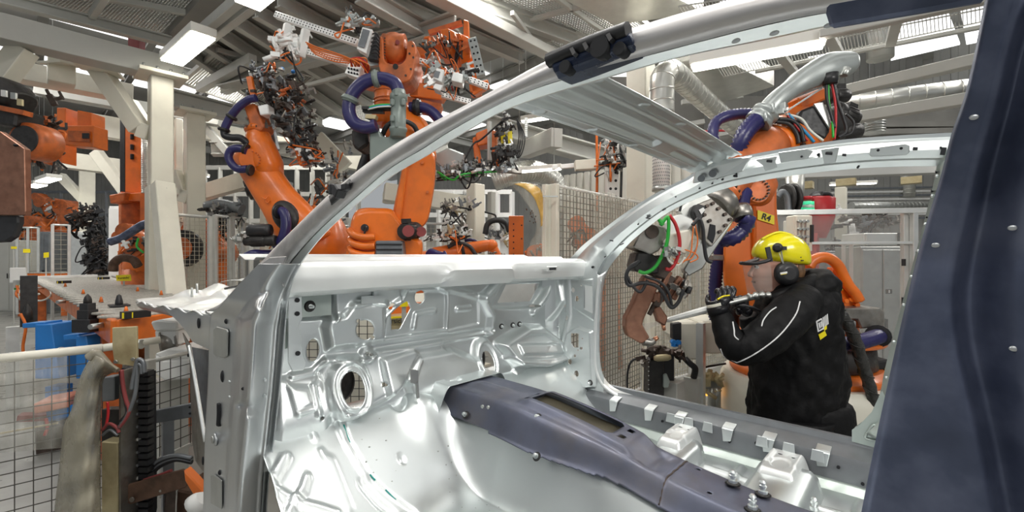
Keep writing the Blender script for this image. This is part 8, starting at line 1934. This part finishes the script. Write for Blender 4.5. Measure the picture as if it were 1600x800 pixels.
# perforated tooling masts behind the left robot and the fence
for j, (px_, y0, y1, d_, lab) in enumerate(((450, 285, 400, 7.5, 'perforated tooling mast right behind the left robot'), (434, 300, 400, 7.8, 'second perforated mast behind the left robot'), (956, 215, 315, 6.2, 'perforated mast with tooling between white column and fence'))):
    t = thing('tooling_mast', lab, 'mast', (at(px_, 400, d=d_).x, at(px_, 400, d=d_).y, FLOOR_Z)); perf_rail(t, at(px_, y1, d=d_), at(px_, y0, d=d_), .12 if j < 2 else .16, 'cast_grey' if j < 2 else 'white_alu')
    c0 = at(px_, y1, d=d_); MB().box((c0.x, c0.y, (c0.z+FLOOR_Z)/2), (.12, .12, c0.z-FLOOR_Z)).build('mast_foot', 'grey_paint', t)
    tooling(t, [(px_-4, y0+5, 8), (px_+4, y0+30, 6), (px_, y0+50, 8)] if j == 2 else [(px_, y0, 6), (px_-6, y0+50, 10), (px_+5, y0+90, 8)], d_-.15, .12, 26, .05, .12, ['bare_steel', 'cast_grey', 'black_metal', 'aluminium'], 80+j, 10, ('black_plastic', 'orange_cable'))
sbeam('white tube arm reaching left from the perforated mast', at(862, 262, d=6.2), at(925, 256, d=6.2), .06, .06, 'white_alu'); sbeam('cream box end on the tube arm by the perforated mast', at(898, 259, d=6.1), at(930, 257, d=6.1), .12, .13, 'cream')
for j, (x_, y0, y1) in enumerate(((932, 205, 330), (970, 230, 310))): b = MB(); b.tube([at(x_, y0, d=6.3), at(x_+1, (y0+y1)/2, d=6.3), at(x_, y1, d=6.3)], .02, n=6); solo(b, 'riser_pipe', 'orange_cable' if j == 0 else 'black_plastic', ('orange' if j == 0 else 'black')+' riser pipe beside the perforated mast', 'pipe')
# ---- tooling line in the gap between both big robots
tg = thing('tooling_line', 'low line of dark tooling behind the two big robots', 'tooling', (at(540, 400, d=8).x, at(540, 400, d=8).y, FLOOR_Z))
tooling(tg, [(400, 300, 6), (440, 320, 8), (490, 300, 8), (530, 300, 8), (500, 250, 8), (540, 240, 7), (520, 380, 10), (450, 385, 10), (420, 395, 8)], 7.6, .4, 80, .06, .15, ['steel_grey', 'bare_steel', 'black_metal', 'grey_paint', 'dark_brown'], 90, 16, ('black_plastic', 'orange_cable'))
tg2 = thing('tooling_line', 'tooling behind the small robot, right of the middle robot', 'tooling', (at(700, 400, d=7).x, at(700, 400, d=7).y, FLOOR_Z))
tooling(tg2, [(690, 330, 6), (720, 320, 8), (735, 350, 6), (700, 352, 8), (780, 380, 6), (785, 360, 6)], 6.6, .3, 70, .04, .10, ['steel_grey', 'bare_steel', 'aluminium', 'black_metal', 'beige_plate'], 91, 6, ('black_plastic', 'black_plastic'))
hose(tg2, [at(758, 366, d=6.4), at(762, 350, d=6.4), at(775, 344, d=6.4), at(790, 348, d=6.4), at(796, 362, d=6.4)], .04, 'black_plastic', n=10)
# ---- hanging orange robot and tooling at upper left
hr = thing('hanging_robot', 'dark and orange robot hanging from the runway at the upper left edge', 'robot', at(40, 200, d=5.2), 'orange industrial robots')
b = MB(); b.link([at(-30, 150, d=5.0), at(10, 148, d=5.0), at(34, 160, d=5.0)], [.5, .5, .3], [.35, .35, .25], up=UP); b.build('drive_housing', 'black_metal', hr)
for x_, y_, m_ in ((5, 146, 'white_box'), (20, 150, 'brushed'), (30, 160, 'beige_plate')): plate(hr, [(x_-4, y_-6), (x_+4, y_-5), (x_+4, y_+5), (x_-4, y_+4)], 4.72, .02, m_, 'data_plate', 0)
b = MB(); c0 = at(38, 218, d=4.9); b.lathe(c0, c0+FW*.25, [(0, .13), (.05, .19), (.3, .2), (1, .2)], 30); b.build('joint_ring', 'orange_worn', hr); b = MB(); b.cyl(c0-FW*.01, c0+FW*.05, .15, n=28); b.build('joint_disc', 'black_metal', hr)
b = MB(); b.bar(at(-10, 180, d=5), at(48, 190, d=5), .3, .2); b.bar(at(0, 168, d=4.9), at(44, 178, d=4.9), .15, .05); b.build('arm_beam', 'black_metal', hr, bevel=.02)
b = MB(); b.bar(at(0, 169, d=4.85), at(44, 178, d=4.85), .1, .05); b.build('orange_trim', 'orange_worn', hr)
tooling(hr, [(60, 195, 6), (70, 215, 8), (62, 235, 7), (80, 205, 6), (50, 250, 5), (85, 170, 5)], 5.6, .3, 60, .06, .14, ['orange_worn', 'black_metal', 'orange', 'dark_brown', 'bare_steel'], 93, 16, ('orange_cable', 'black_plastic'))
ct = thing('orange_carriage', 'orange carriage plates hanging right of the dark hanging robot', 'carriage', at(125, 210, d=7))
for pts, d_ in (([(88, 168), (102, 168), (102, 215), (88, 212)], 6.9), ([(98, 196), (146, 196), (146, 230), (100, 226)], 6.7), ([(120, 172), (142, 176), (142, 200), (120, 200)], 6.9), ([(84, 210), (96, 212), (96, 255), (86, 250)], 6.9)): plate(ct, pts, d_, .25, 'orange', 'carriage_plate', .01)
plate(ct, [(106, 204), (140, 205), (140, 222), (106, 220)], 6.68, .02, 'orange_worn', 'recess', 0); plate(ct, [(128, 208), (138, 208), (138, 216), (128, 216)], 6.66, .02, 'black_plastic', 'recess_box', 0)
tooling(ct, [(52, 250, 4), (70, 248, 5), (90, 240, 4), (60, 240, 4)], 6.6, .2, 22, .07, .13, ['bare_steel', 'orange_worn', 'cast_grey'], 94, 4)
cbk = thing('copper_block', 'worn copper coloured block close by at the left edge of the frame', 'block', at(15, 345, d=2.6))
plate(cbk, [(-30, 205), (0, 205), (38, 232), (40, 330), (38, 336), (-30, 336)], 2.5, .035, 'copper', 'block', .003); plate(cbk, [(-30, 336), (28, 336), (28, 348), (20, 370), (8, 378), (-30, 380)], 2.53, .04, 'black_plastic', 'lower_grip', .008)
b = MB(); p = at(25, 227, d=2.5); b.ball(p, 1, 12, 6, (.02, .012, .008)); b.build('hole', 'hole_dark', cbk)
# ---- sheeted mesh fence behind the roof bow
F1 = at(846, 292, Z=.60); F2 = at(868, 291, Z=.60); F3 = at(1002, 318, Z=.60); F4 = at(1110, 330, Z=.60)
pf = mesh_fence('tall mesh fence hung with clear plastic behind the far windscreen pillar', F2, F3, FLOOR_Z+.1, .60, .055, .0034, 'wire_dark', 'white_box', .014, posts=(0, 1), prail='cream')
pf2 = mesh_fence('continuing mesh fence panel behind the copper welding gun', F3, at(1180, 338, Z=.60), FLOOR_Z+.1, .60, .055, .003, 'wire', 'white_box', .014, posts=(.0, .35, .42, .7), prail='aluminium')
for x_ in (852, 862): c0 = at(x_, 400, d=F1.dot(FW)); MB().box((c0.x, c0.y, (.62+FLOOR_Z)/2), (.045, .045, .62-FLOOR_Z)).build('post', 'cream', pf, bevel=.004)
b = MB(); b.bar(at(838, 307, d=3.8), at(872, 307, d=3.8), .02, .012); b.build('latch_bar', 'brushed', pf)
def film(parent, a, b_, z0, z1, off, m, nx=40, nz=14, amp=.025, ph=0, top=None):
    rows = []; d = (b_-a).normalized(); nr_ = d.cross(UP)
    if nr_.dot(FW) > 0: nr_ = -nr_
    for i in range(nx+1):
        t = i/nx; p = a.lerp(b_, t); rows.append([Vector((p.x, p.y, z0+(z1-z0)*j/nz+(.02*math.sin(t*9+ph) if j == nz else 0)))+nr_*(off+amp*(.5+.5*math.sin(t*31+ph+j*.5))*(1-j/nz*.6)+amp*.5*math.sin(t*67+j)) for j in range(nz+1)])
    b = MB(); b.loft(rows, True, False, False); return b.build('plastic_sheet', m, parent, solid=.001)
film(pf, F2, F3, FLOOR_Z+.2, .61, .02, 'hazy_plastic'); film(pf2, F3, at(1180, 338, Z=.60), FLOOR_Z+.2, .61, .03, 'hazy_plastic', ph=2)
film(pf, F2.lerp(F3, .3), F2.lerp(F3, .75), -.2, .61, .06, 'hazy_plastic', 20, 10, .05, 4)
# loose curled corner with the amber stain
cl_ = [(788, 286), (806, 296), (826, 322), (836, 340), (838, 360), (826, 385), (822, 410), (822, 470)]
cr_ = [(812, 284), (840, 288), (852, 300), (852, 320), (850, 350), (848, 380), (848, 410), (848, 470)]
A_ = resample(cl_, 30); B_ = resample(cr_, 30); rows = [[at(A_[i][0]*(1-t)+B_[i][0]*t, A_[i][1]*(1-t)+B_[i][1]*t, d=3.75-.10*math.sin(t*3+i*.2)*(1-i/30)) for t in [j/8 for j in range(9)]] for i in range(30)]
b = MB(); b.loft(rows, True, False, False); cs = b.build('curled_sheet', 'hazy_plastic', pf, solid=.001)
am = [[at(A_[i][0]*(1-t)+B_[i][0]*t, A_[i][1]*(1-t)+B_[i][1]*t, d=3.74-.10*math.sin(t*3+i*.2)*(1-i/30)) for t in [.30+.02*i+(.62-.03*i)*j/6 for j in range(7)]] for i in range(1, 14)]
b = MB(); b.loft(am, True, False, False); b.build('amber_stain', 'amber_plastic', cs, solid=.001)
b = MB()
for k in range(14): x_ = 822+q.uniform(0, 16); y_ = 326+q.uniform(0, 22); p = at(x_, y_, d=3.60); b.ball(p, .006, 6, 4)
b.build('drips', 'rust_brown', cs, kind='stuff')
# ---- glazed guard behind the worker
gg = thing('glass_guard', 'aluminium framed clear guard wall behind the worker and the robot', 'guard', (at(1320, 400, d=3.9).x, at(1320, 400, d=3.9).y, FLOOR_Z))
zt_ = at(1413, 330, d=4.0).z; g0 = at(1205, 334, d=4.15); g1_ = at(1413, 330, d=4.0); g2_ = at(1480, 325, d=3.9)
def gpost(p, w_=.045): MB().box((p.x, p.y, (zt_+FLOOR_Z)/2), (w_, w_, zt_-FLOOR_Z), Matrix.Rotation(YAW, 3, 'Z')).build('post', 'aluminium', gg, bevel=.004)
for p in (g0, g1_, at(1428, 328, d=3.95), g2_): gpost(p)
for z_ in (zt_, zt_-.28, -1.4): MB().bar((g0.x, g0.y, z_), (g2_.x, g2_.y, z_), .045 if z_ == zt_ else .025, .045 if z_ == zt_ else .025).build('rail', 'aluminium', gg, bevel=.003)
for x_ in (1318, 1330): p = at(x_, 400, d=4.3); MB().box((p.x, p.y, (zt_-.28+FLOOR_Z)/2), (.03, .03, zt_-.28-FLOOR_Z)).build('inner_post', 'aluminium', gg)
MB().prism([Vector((g0.x, g0.y, -1.38)), Vector((g1_.x, g1_.y, -1.38)), Vector((g1_.x, g1_.y, zt_-.03)), Vector((g0.x, g0.y, zt_-.03))], FW*.006).build('pane', 'glass_pane', gg)
for x_, y_ in ((1412, 410), (1412, 470)): b = MB(); b.box(at(x_, y_, d=3.94), (.03, .03, .06)); b.build('hinge', 'black_plastic', gg)
plate(gg, [(1385, 452), (1394, 452), (1394, 459), (1385, 459)], 4.5, .01, 'text_black', 'black_sign', 0); b = MB(); b.bar(at(1389.5, 457.5, d=4.49), at(1389.5, 455, d=4.49), .012, .01); b.ball(at(1389.5, 454, d=4.49), .006, 8, 5); b.build('sign_figure', 'white_box', gg)
b = MB()
for i in range(4):
    for j in range(3): p = at(1247+j*6, 346+i*12, d=3.72); b.cyl(p, p-FW*.03, .012, n=8); b.bar(p, p-UP*.05, .008, .008)
tvl = solo(b, 'pneumatic_fittings', 'brushed', 'rows of silver pneumatic fittings on the pale control box', 'fittings'); tvl['kind'] = 'stuff'
# red vacuum cleaner drum
rv = thing('red_drum', 'tall red vacuum drum with black lid behind the guard', 'machine', (at(1280, 400, d=4.6).x, at(1280, 400, d=4.6).y, FLOOR_Z))
b = MB(); b.lathe(at(1280, 372, d=4.6), at(1280, 308, d=4.6), [(0, .06), (.25, .10), (.5, .135), (.95, .14), (1, .12)], 26); b.build('drum', 'red', rv); b = MB(); b.lathe(at(1280, 309, d=4.6), at(1280, 299, d=4.6), [(0, .12), (.3, .10), (.8, .07), (1, .03)], 22); b.build('lid', 'black_plastic', rv)
b = MB(); p0 = at(1268, 400, d=4.6); b.bar(at(1270, 365, d=4.6), at(1266, 420, d=4.6), .10, .12); b.bar(at(1275, 380, d=4.6), (p0.x, p0.y, FLOOR_Z), .06, .06); b.build('stand', 'red', rv)
hose(rv, [at(1284, 303, d=4.5), at(1296, 304, d=4.5), at(1298, 316, d=4.5), at(1294, 330, d=4.5)], .022, 'black_plastic', n=10); text('vacuum', 'lettering', .03, 'piping_white', rv, mbasis(at(1282, 320, d=4.45), RT, UP)) if False else None
sg = thing('signal_light', 'stacked red and green signal lights beside the red drum', 'signal light', at(1262, 331, d=4.5))
for x_, w_ in ((1262, .07), (1272, .055)):
    for k, (m_, y_) in enumerate((('red', 310), ('green_glow', 318), ('white_box', 323), ('green_glow', 327))): b = MB(); b.cyl(at(x_-2, y_+3, d=4.45+(.1 if x_ > 1265 else 0)), at(x_-2, y_-3, d=4.45+(.1 if x_ > 1265 else 0)), w_*.7, n=18); b.build(('red_lens', 'green_lens', 'white_ring', 'green_lens')[k], m_, sg)
MB().bar(at(1260, 332, d=4.5), at(1260, 390, d=4.5), .03, .03).build('stem', 'brushed', sg)
rl_ = thing('hose_reel', 'black hose reel behind the robot arm near the signal lights', 'reel', at(1233, 330, d=4.6))
for x_, r_ in ((1228, .16), (1238, .16)): b = MB(); c0 = at(x_, 312, d=4.5); b.lathe(c0-RT*.02, c0+RT*.02, [(0, r_*.9), (.3, r_), (.7, r_), (1, r_*.9)], 26); b.build('reel_disc', 'black_metal', rl_)
hose(rl_, [at(1214, 308, d=4.4), at(1222, 300, d=4.4), at(1230, 308, d=4.4), at(1232, 330, d=4.4)], .03, 'steel_grey', n=10)
MB().bar(at(1233, 325, d=4.6), at(1233, 395, d=4.6), .04, .04).build('stem', 'steel_grey', rl_)
# beams and clutter behind the guard, far right
sbeam('deep grey beam across the top of the far door opening', at(1200, 266, d=7), at(1500, 255, d=7), .2, .30, 'roof_panel')
for i in range(9):
    y_ = 296+i*5.5; sbeam(('thin far rack rail behind the guard, number one from the top', 'thin far rack rail behind the guard, second from the top', 'thin far rack rail behind the guard, third from the top', 'thin far rack rail behind the guard, fourth from the top', 'thin far rack rail behind the guard, fifth from the top', 'thin far rack rail behind the guard, sixth from the top', 'thin far rack rail behind the guard, seventh from the top', 'thin far rack rail behind the guard, eighth from the top', 'thin far rack rail behind the guard, lowest of all')[i], at(1300, y_, d=12), at(1480, y_-4+i*.6, d=12), .08, .05, 'white_box' if i % 2 else 'steel_grey')
fr = thing('far_tooling', 'distant tooling clutter seen through the guard glass', 'tooling', (at(1370, 400, d=10).x, at(1370, 400, d=10).y, FLOOR_Z))
tooling(fr, [(1310, 345, 6), (1340, 350, 6), (1370, 345, 6), (1400, 352, 6), (1320, 375, 8), (1300, 400, 10), (1310, 430, 10)], 8.5, .6, 60, .08, .18, ['steel_grey', 'black_metal', 'white_alu', 'bare_steel', 'dark_brown'], 95, 16, ('black_plastic', 'black_plastic'))
for x_, y_ in ((1256, 290), (1322, 285), (1424, 282), (1350, 266)):
    b = MB(); b.box(at(x_, y_, d=8), (.28, .2, .12)); solo(b, 'orange_bracket', 'amber_plastic' if False else 'beige_plate', {1256: 'amber bracket left under the far beam', 1322: 'amber bracket at the far thin lamp', 1424: 'amber bracket right under the far beam', 1350: 'thin amber bracket on the deep grey beam'}[x_], 'bracket')
# pale partition behind left robots, so the far wall is not bare
for (x0, x1, y0, y1, d_, m_, lab) in ((0, 190, 300, 372, 21, 'steel_grey', 'grey far partition behind the distant robots'), (320, 560, 262, 345, 13, 'grey_paint', 'glazed far partition behind the left robot'), (640, 800, 300, 372, 12, 'white_box', 'pale far partition right of the middle robot')):
    t = thing('far_partition', lab, 'partition', (at((x0+x1)/2, 400, d=d_).x, at((x0+x1)/2, 400, d=d_).y, FLOOR_Z))
    n = int((x1-x0)/22)
    for i in range(n+1): x_ = x0+(x1-x0)*i/n; p = at(x_, y0, d=d_); MB().box((p.x, p.y, (p.z+FLOOR_Z)/2), (.10, .10, p.z-FLOOR_Z)).build('post', m_, t)
    for y_ in (y0, (y0+y1)/2, y1): MB().bar(at(x0, y_, d=d_), at(x1, y_, d=d_), .08, .12).build('rail', m_, t)
    MB().prism([at(x0, y1, d=d_+.1), at(x1, y1, d=d_+.1), at(x1, 395+(600 / d_) * .15, d=d_+.1), at(x0, 395+(600/d_)*.15, d=d_+.1)], FW*.04).build('panel', m_, t)
b = MB(); b.bar(at(600, 310, d=9), at(660, 312, d=9), .2, .2); solo(b, 'steel_beam', 'cream', 'short cream beam end glimpsed beside the middle robot arm', 'beam')
# ================================================================== lift everything so that the floor lies at zero
for o in list(bpy.data.objects):
    if o.parent is None: o.location.z += LIFT
bpy.context.view_layer.update()
